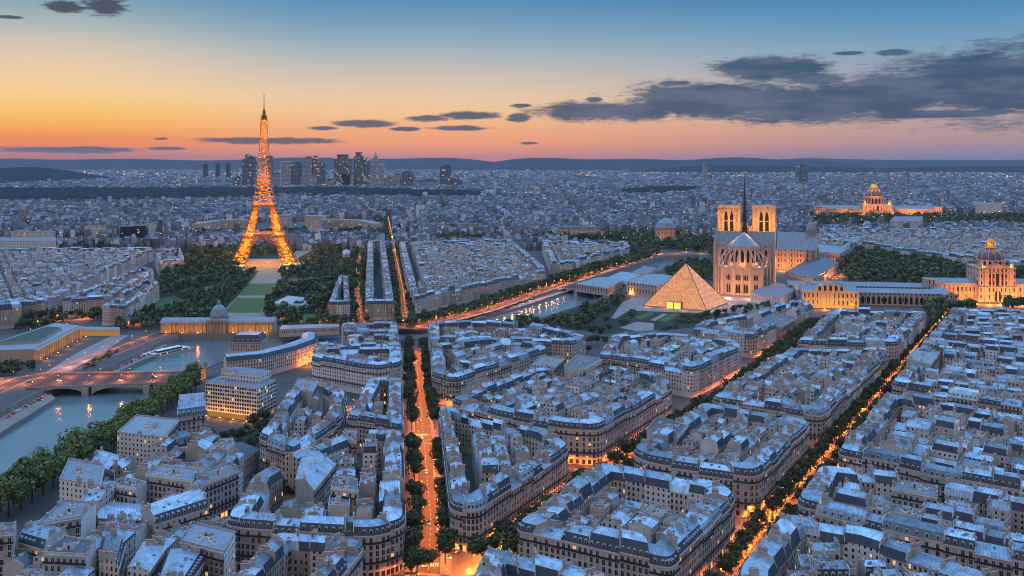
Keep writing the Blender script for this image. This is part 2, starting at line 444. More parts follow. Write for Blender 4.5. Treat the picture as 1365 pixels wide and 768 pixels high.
def lamp_spot(name, loc, power, col, rad=.3):
    d = LD.get(('s', power, col))
    if d is None:
        d = bpy.data.lights.new(name, 'SPOT'); d.energy = power; d.color = col; d.shadow_soft_size = rad; d.spot_size = math.radians(176); d.spot_blend = .55; LD[('s', power, col)] = d
    o = bpy.data.objects.new(name, d); C.objects.link(o); o.location = loc
    return o
def lamp_light(name, loc, power, col=(1.0, 0.40, 0.09), rad=0.4):
    d = LD.get((power, col, rad))
    if d is None:
        d = bpy.data.lights.new(name, 'POINT'); d.energy = power; d.color = col; d.shadow_soft_size = rad; LD[(power, col, rad)] = d
    o = bpy.data.objects.new(name, d); C.objects.link(o); o.location = loc
    return o
LD = {}
def in_poly(p, poly):
    x, y = p; r = False; j = len(poly) - 1
    for i in range(len(poly)):
        xi, yi = poly[i][:2]; xj, yj = poly[j][:2]
        if (yi > y) != (yj > y) and x < (xj - xi) * (y - yi) / (yj - yi) + xi: r = not r
        j = i
    return r
def area2(p): return sum(p[i][0]*p[(i+1) % len(p)][1] - p[(i+1) % len(p)][0]*p[i][1] for i in range(len(p)))
def ccw(p): return p if area2(p) > 0 else p[::-1]
def lerp(a, b, t): return tuple(a[i] + (b[i]-a[i])*t for i in range(len(a)))
def dist(a, b): return math.hypot(a[0]-b[0], a[1]-b[1])
def sheet(name, pts, z, mat, label, cat, holes=(), kind='structure', uvs=None):
    loops = [[Vector((p[0], p[1], 0)) for p in L] for L in [pts] + list(holes)]
    flatp = [p for L in loops for p in L]
    mb = MB()
    for t in tessellate_polygon(loops):
        q = [(flatp[i].x, flatp[i].y, z) for i in t]
        if area2(q) < 0: q = q[::-1]
        mb.poly(q, mat)
    o = mb.build(name)
    return tag(o, label, cat, kind=kind)
def along(pts, step, off=0.0, start=0.0):
    """points every `step` metres along a polyline, shifted sideways to its left by `off`"""
    out = []; carry = start
    for i in range(len(pts)-1):
        a, b = pts[i], pts[i+1]; L = dist(a, b); d = ((b[0]-a[0])/L, (b[1]-a[1])/L)
        s = carry
        while s < L:
            out.append((a[0]+d[0]*s - d[1]*off, a[1]+d[1]*s + d[0]*off, math.atan2(d[1], d[0]))); s += step
        carry = s - L
    return out
# ------------------------------------------------------------------ ground, river, roads
def P_(lst, z=0.0): return [G(p[0], p[1], z) for p in lst]
near_bank = P_([(-160, 760), (0, 668), (125, 592), (240, 513), (268, 494), (330, 468), (425, 458), (560, 453), (618, 445), (665, 436), (723, 424), (790, 402), (850, 376), (890, 356), (932, 350)])
far_bank = P_([(932, 340), (880, 342.5), (815, 362), (757, 381), (705, 397), (610, 419), (585, 426), (425, 441), (330, 445), (240, 446.5), (215, 455), (150, 488), (80, 512), (62, 518), (0, 550), (-160, 640)])
RIVER = near_bank + far_bank
if area2(RIVER) < 0: RIVER = RIVER[::-1]
big = [(-60000, -3000), (60000, -3000), (60000, 26000), (-60000, 26000)]
sheet('ground', big, 0.0, GROUND, 'dark paved ground running out to the horizon', 'ground', holes=[RIVER])
mb = MB()
cxr = [(p[0], p[1], -7.0) for p in RIVER]
loops = [[Vector((p[0], p[1], 0)) for p in RIVER]]
for t in tessellate_polygon(loops):
    q = [cxr[i] for i in t]
    mb.poly(q if area2(q) > 0 else q[::-1], WATER)
tag(mb.build('river'), 'grey green river reflecting the evening sky', 'river', kind='structure')
mb = MB()
for i in range(len(RIVER)):
    a, b = RIVER[i], RIVER[(i+1) % len(RIVER)]
    L = dist(a, b); n = (-(b[1]-a[1])/L, (b[0]-a[0])/L)          # left = into the river
    if L > 900: continue
    mb.poly([(b[0],b[1],-9), (a[0],a[1],-9), (a[0],a[1],1.0), (b[0],b[1],1.0)][::-1], QUAY)
    mb.poly([(a[0],a[1],1.0), (b[0],b[1],1.0), (b[0]-n[0]*.7,b[1]-n[1]*.7,1.0), (a[0]-n[0]*.7,a[1]-n[1]*.7,1.0)], QUAY)
    mb.poly([(a[0]-n[0]*.7,a[1]-n[1]*.7,1.0), (b[0]-n[0]*.7,b[1]-n[1]*.7,1.0), (b[0]-n[0]*.7,b[1]-n[1]*.7,0.0), (a[0]-n[0]*.7,a[1]-n[1]*.7,0.0)][::-1], QUAY)
tag(mb.build('quay_wall'), 'masonry quay wall lining the river banks', 'quay wall', kind='structure')
mb = MB()
for L_, z in (([(-160, 655), (0, 577), (74, 531), (62, 520), (0, 552), (-160, 643)], -3.8), ([(150, 499), (190, 480), (236, 463), (215, 457), (150, 490)], -3.8), ([(600, 430), (625, 428), (700, 407), (757, 388), (757, 383), (705, 399), (610, 421)], -3.8)):
    q = ccw(P_(L_, z)); mb.prism(q, -9, z, QUAY, QUAY)
tag(mb.build('lower_quay'), 'low stone landing strip beside the water', 'quay', kind='structure')

def strip(pts, half, z=None, off=0.0):
    """left and right edge points of a band along a polyline"""
    Lp, Rp = [], []
    for i, p in enumerate(pts):
        a = pts[max(i-1, 0)]; b = pts[min(i+1, len(pts)-1)]; L = dist(a, b)
        n = (-(b[1]-a[1])/L, (b[0]-a[0])/L)
        Lp.append((p[0]+n[0]*(off+half), p[1]+n[1]*(off+half))); Rp.append((p[0]+n[0]*(off-half), p[1]+n[1]*(off-half)))
    return Lp, Rp
road_mb, pave_mb, mark_mb = MB(), MB(), MB()
def road(pts, width, pave=4.0, z=0.004, dash=True):
    L_, R_ = strip(pts, width/2)
    for i in range(len(pts)-1):
        road_mb.poly([(*R_[i], z), (*R_[i+1], z), (*L_[i+1], z), (*L_[i], z)], ASPHALT)
    if pave:
        for sgn in (1, -1):
            A, B = strip(pts, pave/2, off=sgn*(width/2+pave/2))
            for i in range(len(pts)-1):
                top = [(*B[i], .14), (*B[i+1], .14), (*A[i+1], .14), (*A[i], .14)]
                pave_mb.poly(top, PAVING)
                E = A if sgn < 0 else B
                k = [(*E[i], 0), (*E[i+1], 0), (*E[i+1], .14), (*E[i], .14)]
                pave_mb.poly(k if sgn < 0 else k[::-1], PAVING)
    if dash:
        for x, y, a in along(pts, 7.0):
            mark_mb.box(x, y, z+.002, 3.0, 0.18, 0.003, PAINT, a)
def zebra(c, ang, length, width=4.0, z=0.008):
    n = int(length/1.1)
    for i in range(n):
        s = (i - (n-1)/2)*1.1
        mark_mb.box(c[0]-math.sin(ang)*s, c[1]+math.cos(ang)*s, z, width, 0.55, 0.003, PAINT, ang)
BOUL = [(-39, 430), (-45, 520), (-62, 662), (-96, 940), (-101, 985)]
S2 = [(-14, 447), (55, 566), (74, 600), (138, 708), (172, 752), (238, 878), (262, 925), (372, 1122)]
S3 = [(70, 368), (126, 476), (170, 552), (240, 668), (330, 818), (498, 1098), (560, 1200)]
X2 = [(-60, 664), (8, 640), (60, 592), (74, 596)]
X3 = [(75, 578), (126, 500)]
XL = [(-150, 435), (-100, 447), (-45, 447), (-14, 440)]
road(BOUL, 11.5, 5.5)
road(S2, 11, 5.0)
road(S3, 10, 5.0)
road(X2, 7, 2.0, .008, False); road([(66, 575), (112, 520)], 6, 2.0, .009, False); road(XL, 8, 2.5, .010, False)
zebra((-41, 462), 1.63, 10); zebra((-18, 455), 1.0, 9); zebra((-62, 446), 0.05, 7); zebra((-66, 680), 1.68, 10)
QF = P_([(560, 437), (650, 414), (757, 376), (880, 337)])      # far quay avenue, right reach
QL = P_([(-60, 545), (30, 505), (75, 498), (150, 470), (215, 445), (330, 440), (450, 436), (560, 436)])
AV1 = P_([(541, 436), (536, 390), (524, 330), (517, 292)])       # tree lined avenue running away to the north
AV2 = P_([(480, 432), (476, 395), (474, 360), (488, 322)])
road(QF, 12, 4, dash=False); road(AV1, 12, 4, .005, False); road(AV2, 9, 3, .006, False); road(QL, 14, 4, .007, False)
tag(road_mb.build('road'), 'dark asphalt of the city streets', 'road', kind='structure')
tag(pave_mb.build('pavement'), 'stone pavements with kerbs along the streets', 'pavement', kind='structure')
tag(mark_mb.build('road_marking'), 'white dashes and zebra stripes on the asphalt', 'road marking', kind='structure')

sheet('plaza', P_([(830, 402), (870, 388), (985, 392), (1050, 398), (985, 432), (880, 436), (815, 424)]), 0.012, PLAZA, 'pale paved square round the glass pyramid', 'plaza')
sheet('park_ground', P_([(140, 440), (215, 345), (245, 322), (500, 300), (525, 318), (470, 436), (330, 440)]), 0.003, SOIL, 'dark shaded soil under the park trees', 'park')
PATCHES = [[(186, 406), (232, 394), (254, 405), (208, 418)], [(262, 384), (300, 378), (306, 386), (268, 394)], [(236, 372), (268, 368), (272, 375), (240, 380)], [(382, 372), (424, 369), (430, 380), (386, 383)], [(396, 420), (424, 418), (430, 428), (400, 430)]]
LAWNS = [[(298, 417), (346, 417), (361, 397), (317, 397)], [(319, 394), (363, 394), (373, 378), (331, 378)]]
for L_ in LAWNS:
    sheet('lawn', P_(L_), 0.020, GRASS, ('broad green lawn nearest the domed museum' if L_ is LAWNS[0] else 'green lawn in the middle of the long park axis'), 'lawn')
for L_, w_ in zip(PATCHES, ('lawn clearing in the park nearest the left quarter', 'lawn clearing beside the sandy walk below the tower', 'small lawn clearing behind the park woods', 'lawn clearing right of the sandy walk', 'lawn clearing near the quay avenue trees')):
    sheet('lawn', P_(L_), 0.021, GRASS, w_, 'lawn')
sheet('gravel_path', P_([(262, 440), (292, 420), (318, 394), (340, 368), (352, 352), (382, 352), (374, 380), (352, 418), (366, 440)]), 0.009, GRAVEL, 'sandy walk framing the lawns below the tower', 'path')
sheet('gravel_court', P_([(55, 500), (103, 470), (150, 447), (172, 447), (120, 480), (80, 502)]), 0.013, PLAZA, 'pale court beside the long museum hall', 'court')
sheet('tower_forecourt', P_([(310, 362), (405, 360), (392, 338), (412, 305), (436, 305), (420, 332), (395, 345), (330, 345)]), 0.015, GRAVEL, 'open forecourt and bridge approach below the tower', 'forecourt')
sheet('garden_ground', P_([(600, 450), (665, 438), (723, 426), (795, 402), (850, 386), (835, 402), (815, 424), (880, 437), (800, 446), (775, 440), (700, 434)]), 0.005, SOIL, 'dark garden ground between river and pyramid', 'garden')
sheet('garden_ground', P_([(838, 414), (905, 416.5), (985, 418), (978, 431), (880, 441), (812, 431)]), 0.0155, SOIL, 'dark planted garden in front of the pyramid', 'garden')
for i, L_ in enumerate([[(826, 437), (848, 429), (872, 431), (871, 440), (850, 442)], [(845, 423), (866, 416), (873, 418), (853, 426)], [(876, 427), (897, 418), (906, 419), (889, 429)], [(742, 428), (774, 418), (794, 420), (756, 433)]]):
    sheet('flower_bed', P_(L_), 0.018, (PLAZA, GRASS, GRASS, GRASS)[i], ('pale round basin in the garden below the pyramid', 'green bed beside the pyramid corner', 'green bed in front of the pyramid entrance', 'green garden parterre near the river trees')[i], 'flower bed')
sheet('flower_bed', P_([(866, 427), (884, 418), (890, 419), (873, 428)]), 0.019, GRAVEL, 'sandy bed between two green beds before the pyramid', 'flower bed')

# ------------------------------------------------------------------ hills and far woods
def ridge(name, x0, x1, Yc, half, height, label, col, seed, bumps=3):
    r = random.Random(seed); mb = MB(); n, m = 90, 10
    ph = [(r.uniform(2, 9), r.uniform(0, 6), r.uniform(.15, .5)) for _ in range(bumps)]
    def h(u, w):
        e = min(1, u*5, (1-u)*5); e = e*e*(3-2*e)
        k = sum(a*math.sin(f*u*PI + p) for f, p, a in ph)/bumps
        return height*e*(0.78+0.5*k)*math.sin(PI*w)
    def pt(i, j): return (x0+(x1-x0)*i/n, Yc-half+2*half*j/m, h(i/n, j/m)-2)
    for i in range(n):
        for j in range(m): mb.poly([pt(i,j), pt(i+1,j), pt(i+1,j+1), pt(i,j+1)], col)
    return tag(mb.build(name), label, 'hill', kind='structure')
FOREST = flat('far_forest', (0.032, 0.044, 0.05), 1.0, var=0.5, scale=0.006, spec=0.0)
HILLG = flat('far_hill', (0.055, 0.060, 0.070), 1.0, var=0.5, scale=0.002, spec=0.0)
ridge('hill', -7300, -3650, 8300, 1300, 168, 'wooded hump of a hill at the edge of the sky on the sunset side', FOREST, 3, 1)
ridge('hill', -14000, 1500, 21000, 3000, 265, 'low blue ridge under the orange sky behind the towers', HILLG, 4)
ridge('hill', -1500, 7000, 17500, 2500, 262, 'long wooded rise on the horizon in the middle of the view', HILLG, 8)
ridge('hill', 4000, 20000, 22000, 3500, 255, 'flat far ridge below the dark cloud bank', HILLG, 6)
ridge('hill', 1100, 10500, 13800, 1500, 118, 'nearer dark slope in front of the far ridge', FOREST, 12)
# ------------------------------------------------------------------ town buildings
PROF = {'mansard': [(-.02, 0), (.11, 3.7), (.5, 5.0), (.89, 3.7), (1.02, 0)],
        'tall mansard': [(-.02, 0), (.07, 3.0), (.17, 5.6), (.5, 6.8), (.85, 5.4), (1.0, 0)],
        'gable': [(-.02, 0), (.5, 3.4), (1.02, 0)],
        'low zinc': [(-.02, 0), (.5, 1.5), (1.02, 0)],
        'shed': [(0, 0), (.12, 3.0), (1.0, 0.6)],
        'flat': [(0, 0), (1, 0)]}
CITY = MB()            # everything beyond the individually built houses
LOTS = []              # candidate houses: ranked by size in the picture below

def clean(P):
    q = [P[0]]
    for p in P[1:]:
        if dist(p, q[-1]) > 0.05: q.append(p)
    return q

def round_block(pts, depth, rad):
    """outline with rounded corners and the matching inner (courtyard) line"""
    n = len(pts); out = []
    def inner(j, d):
        a, b, c = pts[j-1], pts[j], pts[(j+1) % n]
        l1, l2 = dist(a, b), dist(b, c); n1 = (-(b[1]-a[1])/l1, (b[0]-a[0])/l1); n2 = (-(c[1]-b[1])/l2, (c[0]-b[0])/l2)
        k = 1 + n1[0]*n2[0] + n1[1]*n2[1]
        k = max(k, .45)
        return (b[0] + d*(n1[0]+n2[0])/k, b[1] + d*(n1[1]+n2[1])/k)
    I = [inner(j, depth) for j in range(n)]
    return I

def lots_of_block(blk):
    pts = blk['pts']; n = len(pts); D = blk['depth']; I = round_block(pts, D, 0)
    r = blk['r']; res = []
    rad = blk.get('rad', 5.0)
    for j in range(n):
        a, b = pts[j], pts[(j+1) % n]; L = dist(a, b)
        if L < 2: continue
        c0 = min(rad + 5.0, L*0.42); m = L - 2*c0
        k = max(1, round(m / blk['lot'])) if m > 4 else 0
        cuts = [c0 + m*i/k for i in range(k+1)] if k else []
        if k > 1: cuts = [cuts[0]] + [c + r.uniform(-.18, .18)*m/k for c in cuts[1:-1]] + [cuts[-1]]
        for i in range(k):
            t0, t1 = cuts[i]/L, cuts[i+1]/L
            res.append(dict(P=[lerp(a, b, t0), lerp(a, b, t1)], Q=[lerp(I[j], I[(j+1) % n], t0), lerp(I[j], I[(j+1) % n], t1)], edge=j, idx=i, n=k, corner=False))
        # corner house at the end of this edge
        c = pts[(j+2) % n]; L2 = dist(b, c); c2 = min(rad + 5.0, L2*0.42)
        jj = (j+1) % n
        t = 1 - c0/L; t2 = c2/L2
        if k == 0: t = .5
        if L2 - 2*c2 <= 4: t2 = .5
        p0, p1 = lerp(a, b, t), lerp(b, c, t2)
        ra, rb = lerp(b, a, min(rad, c0-1)/L), lerp(b, c, min(rad, c2-1)/L2)
        arc = [tuple((1-s)**2*ra[i] + 2*s*(1-s)*b[i] + s*s*rb[i] for i in (0, 1)) for s in (0, .25, .5, .75, 1)]
        Q = [lerp(I[j], I[jj], t)] + [I[jj]]*5 + [lerp(I[jj], I[(j+2) % n], t2)]
        res.append(dict(P=[p0] + arc + [p1], Q=Q, edge=jj, idx=0, n=1, corner=True))
    return res, I

def infill(blk, I):
    """rows of courtyard houses filling the middle of a block"""
    r = blk['r']; pts = I; g = blk.get('gap', 3.5)
    if area2(I) <= 60: return []
    inner = round_block(I, g, 0) if blk['depth'] > 0 else I
    if area2(inner) <= 40: return []
    j = max(range(len(blk['pts'])), key=lambda i: dist(blk['pts'][i], blk['pts'][(i+1) % len(blk['pts'])])) if blk.get('axis') is None else blk['axis']
    a, b = blk['pts'][j], blk['pts'][(j+1) % len(blk['pts'])]; L = dist(a, b); ux, uy = (b[0]-a[0])/L, (b[1]-a[1])/L
    loc = [((p[0]-a[0])*ux + (p[1]-a[1])*uy, -(p[0]-a[0])*uy + (p[1]-a[1])*ux) for p in inner]
    x0, x1 = min(p[0] for p in loc), max(p[0] for p in loc); y0, y1 = min(p[1] for p in loc), max(p[1] for p in loc)
    res = []; y = y0; row = 0
    while y < y1 - 5:
        dpt = r.uniform(8.5, 12.5); x = x0 + r.uniform(0, 4); col = 0
        while x < x1 - 5:
            w = r.uniform(8, 17)
            if r.random() < blk.get('fill', .86):
                q = [(x, y), (x+w, y), (x+w, y+dpt), (x, y+dpt)]
                for shr in (1.0, .7):
                    cxm, cym = x+w/2, y+dpt/2
                    qs = [(cxm+(p[0]-cxm)*shr, cym+(p[1]-cym)*shr) for p in q]
                    if all(in_poly(p, loc) for p in qs):
                        W = [(a[0]+p[0]*ux-p[1]*uy, a[1]+p[0]*uy+p[1]*ux) for p in qs]
                        # the front (first two points) looks towards the camera as far as possible
                        if r.random() < .88: W = W
                        else: W = W[1:] + W[:1]
                        res.append(dict(P=W[:2], Q=[W[3], W[2]], edge=j, idx=col, n=0, row=row, corner=False, infill=True))
                        break
            x += w + (0 if r.random() < .72 else r.uniform(2, 5)); col += 1
        y += dpt + (r.uniform(0, 1.0) if r.random() < .45 else r.uniform(2.0, 4.5)); row += 1
    return res

BLOCKS = []
def block(px, name, z=21.0, depth=12.5, lot=16.0, h=20.5, rad=5.0, fronts=None, detail=2, fill=.93, white=.18, seed=None, gap=2.2, lows=0.0, world=None, lit=False, infill_on=True, hmin=11, hmax=23, axis=None, reserve=True):
    pts = world or [G(p[0], p[1], z) for p in px]
    pts = clean(pts)
    rev = area2(pts) < 0
    if rev: pts = pts[::-1]
    r = random.Random(seed if seed is not None else len(BLOCKS)*7+3)
    blk = dict(pts=pts, name=name, depth=depth, lot=lot, h=h, rad=rad, r=r, detail=detail, fill=fill, white=white, gap=gap, fronts=fronts or {}, axis=axis)
    BLOCKS.append(blk)
    lots, I = lots_of_block(blk) if depth > 0 else ([], pts)
    if depth <= 0: blk['axis'] = max(range(len(pts)), key=lambda i: -dist(lerp(pts[i], pts[(i+1) % len(pts)], .5), G(47, 690, z)))
    for L in lots:
        L['infill'] = False
        roof = r.choices(['mansard', 'tall mansard', 'low zinc', 'gable'], [.62, .2, .12, .06])[0]
        L.update(h=h + r.uniform(-1.4, 1.4) + (.4 if L['corner'] else 0), roof=roof if not L['corner'] else 'mansard', wall='stone' if r.random() > white else 'white')
    if infill_on:
        inf = infill(blk, I)
        for L in inf:
            roof = r.choices(['gable', 'mansard', 'flat', 'low zinc', 'shed'], [.17, .42, .23, .14, .04])[0]
            L.update(h=min(hmax, max(hmin, r.gauss(h-1.6, 2.7))), roof=roof, wall='white' if r.random() < .62 else 'stone')
        lots += inf
    for L in lots: L['blk'] = blk
    LOTS.extend(lots)
    return blk

def lot_size(L):
    p = L['P'] + L['Q']; cx = sum(q[0] for q in p)/len(p); cyy = sum(q[1] for q in p)/len(p)
    L['c'] = (cx, cyy)
    if cyy < 60: return 0
    w = max(q[0] for q in p) - min(q[0] for q in p); d = max(q[1] for q in p) - min(q[1] for q in p)
    px = CX + F*cx/cyy; py = HY + F*(CAMH-L['h'])/cyy
    inside = -30 < px < 1395 and py < 790
    return ((w*F/cyy) * (d*F*(CAMH-L['h'])/cyy**2 + 8*F/cyy)) if inside else 0

# --- shared small pieces
def win_mesh(kind):
    mb = MB(); gl = {'dark': GLASSD, 'shut': SHUT, 'lit': LITWIN}[kind]
    mb.box(0, -.05, 0, 1.5, .10, 2.35, gl, bottom=True)
    for x in (-.82, .82): mb.box(x, -.08, -.08, .15, .16, 2.5, FRAME, bottom=True)
    mb.box(0, -.08, 2.35, 1.5, .17, .2, FRAME, bottom=True); mb.box(0, -.12, -.16, 1.9, .26, .16, FRAME, bottom=True)
    mb.box(0, -.12, 0, .07, .06, 2.35, FRAME)
    if kind != 'shut': mb.box(0, -.2, 0, 1.5, .04, .75, RAIL)
    return mb.data('window')
WIN = {k: win_mesh(k) for k in ('dark', 'shut', 'lit')}
def dormer_mesh(kind):
    mb = MB(); wallm = FRAME
    mb.box(0, .75, 0, 1.45, 1.5, 1.75, wallm)
    if kind == 'round':
        for i in range(5):
            a0, a1 = PI*i/5, PI*(i+1)/5
            p = lambda a, y: (.85*math.cos(a), y, 1.75+.55*math.sin(a))
            mb.poly([p(a0, -.12), p(a0, 1.6), p(a1, 1.6), p(a1, -.12)][::-1], ZINC, [(0,0),(1.6,0),(1.6,.5),(0,.5)], .95)
        mb.poly([(.85*math.cos(PI*i/5), -.12, 1.75+.55*math.sin(PI*i/5)) for i in range(6)][::-1], FRAME)
    else:
        mb.poly([(-.9,-.15,1.75), (0,-.15,2.45), (0,1.7,2.45), (-.9,1.7,1.75)][::-1], ZINC, [(0,0),(.9,0),(.9,1.8),(0,1.8)], .95)
        mb.poly([(0,-.15,2.45), (.9,-.15,1.75), (.9,1.7,1.75), (0,1.7,2.45)][::-1], ZINC, [(0,0),(.9,0),(.9,1.8),(0,1.8)], .95)
        mb.poly([(-.9,-.15,1.75), (.9,-.15,1.75), (0,-.15,2.45)], FRAME)
    mb.box(0, -.04, .25, .95, .06, 1.35, GLASSD, bottom=True)
    return mb.data('dormer')
DORM = [dormer_mesh('gable'), dormer_mesh('round')]
def chimney_mesh(w, h, seed):
    r = random.Random(seed); mb = MB()
    mb.box(0, 0, -2.5, w, .65, h+2.5, CHIM); mb.box(0, 0, h, w+.2, .85, .18, STONE_BLANK, bottom=True)
    n = int(w/.42)
    for i in range(n):
        if r.random() < .85: mb.bar((-w/2+.25+i*(w-.5)/max(1, n-1), 0, h+.18), (-w/2+.25+i*(w-.5)/max(1, n-1), 0, h+.18+r.uniform(.5, .9)), .26, POT, .2, n=5)
    return mb.data('chimney')
CHIMS = [chimney_mesh(w, h, i) for i, (w, h) in enumerate([(2.4, 1.5), (3.4, 1.9), (1.6, 1.3), (4.4, 1.6)])]
def skylight_mesh():
    mb = MB(); mb.box(0, 0, 0, 1.2, 1.5, .22, GLASSD); mb.box(0, 0, 0, 1.4, 1.7, .12, FRAME); return mb.data('skylight')
SKYL = skylight_mesh()
def vent_mesh(i):
    mb = MB()
    if i == 0: mb.box(0, 0, 0, 3.6, 2.8, 2.4, PARTY, top=FLATROOF, tint=1.05); mb.box(0, -1.42, .3, .9, .06, 1.9, RAIL)
    elif i == 1: mb.box(0, 0, 0, 2.2, 1.4, 1.2, WHITE); mb.box(0, 0, 1.2, 1.6, .9, .15, DARK)
    else: mb.bar((0, 0, 0), (0, 0, 2.8), .12, DARK); mb.bar((-.7, 0, 2.3), (.7, 0, 2.3), .08, DARK); mb.bar((-.5, 0, 2.7), (.5, 0, 2.7), .08, DARK)
    return mb.data(['lift_housing', 'roof_vent', 'aerial'][i])
ROOFBITS = [vent_mesh(i) for i in range(3)]

def house_geo(L, wall, roof, r, side_wins=True, plain_front=False):
    """walls into one builder and the roof into another; returns roof frames for dormers and chimneys"""
    P, Q, h = L['P'], L['Q'], L['h']; prof = PROF[L['roof']]; n = len(P)
    ti = r.uniform(.72, 1.2); tr = r.choice((r.uniform(.45, .9), r.uniform(.8, 1.25), r.uniform(1.1, 1.75)))
    L['tr'] = tr; L['ti'] = ti
    if L['wall'] == 'white': fm = PLASTER; bm = PARTY
    else: fm = r.choices((STONE, STONE_WARM, STONE_GREY), (.5, .22, .28))[0]; bm = STONE_BLANK
    side = PARTY if r.random() < .8 else bm
    front = bm if plain_front else fm
    u = r.uniform(0, 30); u0 = u
    for i in range(n-1):
        l = dist(P[i], P[i+1])
        wall.poly([(*P[i], 0), (*P[i+1], 0), (*P[i+1], h), (*P[i], h)], front, [(u, 0), (u+l, 0), (u+l, h), (u, h)], ti)
        l2 = dist(Q[i], Q[i+1])
        if l2 > .05: wall.poly([(*Q[i+1], 0), (*Q[i], 0), (*Q[i], h), (*Q[i+1], h)], fm, [(u, 0), (u+l2, 0), (u+l2, h), (u, h)], ti*.95)
        u += l
    # side (party) walls follow the roof section and stand a little proud of it
    ts = r.uniform(.55, 1.35)
    lift = .45 if L['roof'] not in ('flat',) else 1.0
    for e, sg in ((0, 1), (n-1, -1)):
        a, b = P[e], Q[e]; l = dist(a, b)
        sec = [(min(max(t, 0), 1), h + dz) for t, dz in prof]
        poly = [(*lerp(a, b, t), zz) for t, zz in sec]
        base = [(*b, 0), (*a, 0)]
        uvs = [(t*l, zz) for t, zz in sec] + [(l, 0), (0, 0)]
        pl = poly + base
        sm = fm if (side_wins and r.random() < (.55 if L['wall'] == 'white' else .25)) else side
        wall.poly(pl if sg > 0 else pl[::-1], sm, uvs if sg > 0 else uvs[::-1], ts)
        # fire wall: thin coping above the roof
        d = lerp(P[e], P[1 if e == 0 else n-2], .42/max(.5, dist(P[e], P[1 if e == 0 else n-2]))); dx, dy = d[0]-P[e][0], d[1]-P[e][1]
        if L['roof'] != 'flat' and (e == 0 or L['infill']):
            for (t0, z0), (t1, z1) in zip(sec[:-1], sec[1:]):
                A, B = lerp(a, b, t0), lerp(a, b, t1)
                A2, B2 = (A[0]+dx, A[1]+dy), (B[0]+dx, B[1]+dy)
                q = [(*A, z0+lift), (*A2, z0+lift), (*B2, z1+lift), (*B, z1+lift)]
                wall.poly(q if sg > 0 else q[::-1], side, None, 1.1)
                s1 = [(*A2, z0-.1), (*B2, z1-.1), (*B2, z1+lift), (*A2, z0+lift)]; s0 = [(*A, z0-.1), (*A, z0+lift), (*B, z1+lift), (*B, z1-.1)]
                wall.poly(s1 if sg > 0 else s1[::-1], side, None, 1.0); wall.poly(s0 if sg > 0 else s0[::-1], side, None, 1.0)
    # roof sheets
    slate_front = r.random() < .85
    for i in range(n-1):
        l = dist(P[i], P[i+1]); v = 0
        for k, ((t0, z0), (t1, z1)) in enumerate(zip(prof[:-1], prof[1:])):
            a0, a1 = lerp(P[i], Q[i], t0), lerp(P[i+1], Q[i+1], t0); b0, b1 = lerp(P[i], Q[i], t1), lerp(P[i+1], Q[i+1], t1)
            sl = math.hypot(dist(a0, b0), z1-z0)
            steep = 'mansard' in L['roof'] and (k == 0 or k == len(prof)-2 or (L['roof'] == 'tall mansard' and k == 1 and slate_front))
            mat = SLATE if steep and slate_front else (FLATROOF if L['roof'] == 'flat' else ZINC)
            tt = tr if mat is not SLATE else r.uniform(.85, 1.3)
            roof.poly([(*a0, h+z0), (*a1, h+z0), (*b1, h+z1), (*b0, h+z1)], mat, [(u0+l*i, v), (u0+l*(i+1), v), (u0+l*(i+1), v+sl), (u0+l*i, v+sl)], tt*r.uniform(.93, 1.07))
            v += sl
    if L['roof'] == 'flat':
        ring = P + Q[::-1]
        for a, b in zip(ring, ring[1:] + ring[:1]):
            l = dist(a, b)
            if l < .3: continue
            nx, ny = -(b[1]-a[1])/l*.3, (b[0]-a[0])/l*.3
            wall.poly([(*a, h), (*b, h), (*b, h+.9), (*a, h+.9)], bm, None, ti); wall.poly([(a[0]+nx, a[1]+ny, h), (a[0]+nx, a[1]+ny, h+.9), (b[0]+nx, b[1]+ny, h+.9), (b[0]+nx, b[1]+ny, h)], bm, None, ti)
            wall.poly([(*a, h+.9), (*b, h+.9), (b[0]+nx, b[1]+ny, h+.9), (a[0]+nx, a[1]+ny, h+.9)], bm, None, ti*1.05)

def front_band(mb, P, z, out, hgt, mat, tint=1.0):
    """a ledge standing out from the facade along the whole front"""
    n = len(P); N = []
    for i in range(n):
        a, b = P[max(0, i-1)], P[min(n-1, i+1)]; l = dist(a, b); N.append(((b[1]-a[1])/l, -(b[0]-a[0])/l))
    for i in range(n-1):
        a, b = P[i], P[i+1]; a2 = (a[0]+N[i][0]*out, a[1]+N[i][1]*out); b2 = (b[0]+N[i+1][0]*out, b[1]+N[i+1][1]*out)
        mb.poly([(*a2, z), (*b2, z), (*b2, z+hgt), (*a2, z+hgt)], mat, [(0, 1), (1, 1), (1, 2), (0, 2)], tint)
        mb.poly([(*a2, z+hgt), (*b2, z+hgt), (*b, z+hgt), (*a, z+hgt)], mat, [(0, 1), (1, 1), (1, 2), (0, 2)], tint)
        mb.poly([(*a, z), (*b, z), (*b2, z), (*a2, z)], mat, [(0, 1), (1, 1), (1, 2), (0, 2)], tint)
    for i, s in ((0, 1), (n-1, -1)):
        a = P[i]; a2 = (a[0]+N[i][0]*out, a[1]+N[i][1]*out); q = [(*a, z), (*a2, z), (*a2, z+hgt), (*a, z+hgt)]
        mb.poly(q if s > 0 else q[::-1], mat, [(0, 1), (1, 1), (1, 2), (0, 2)], tint)

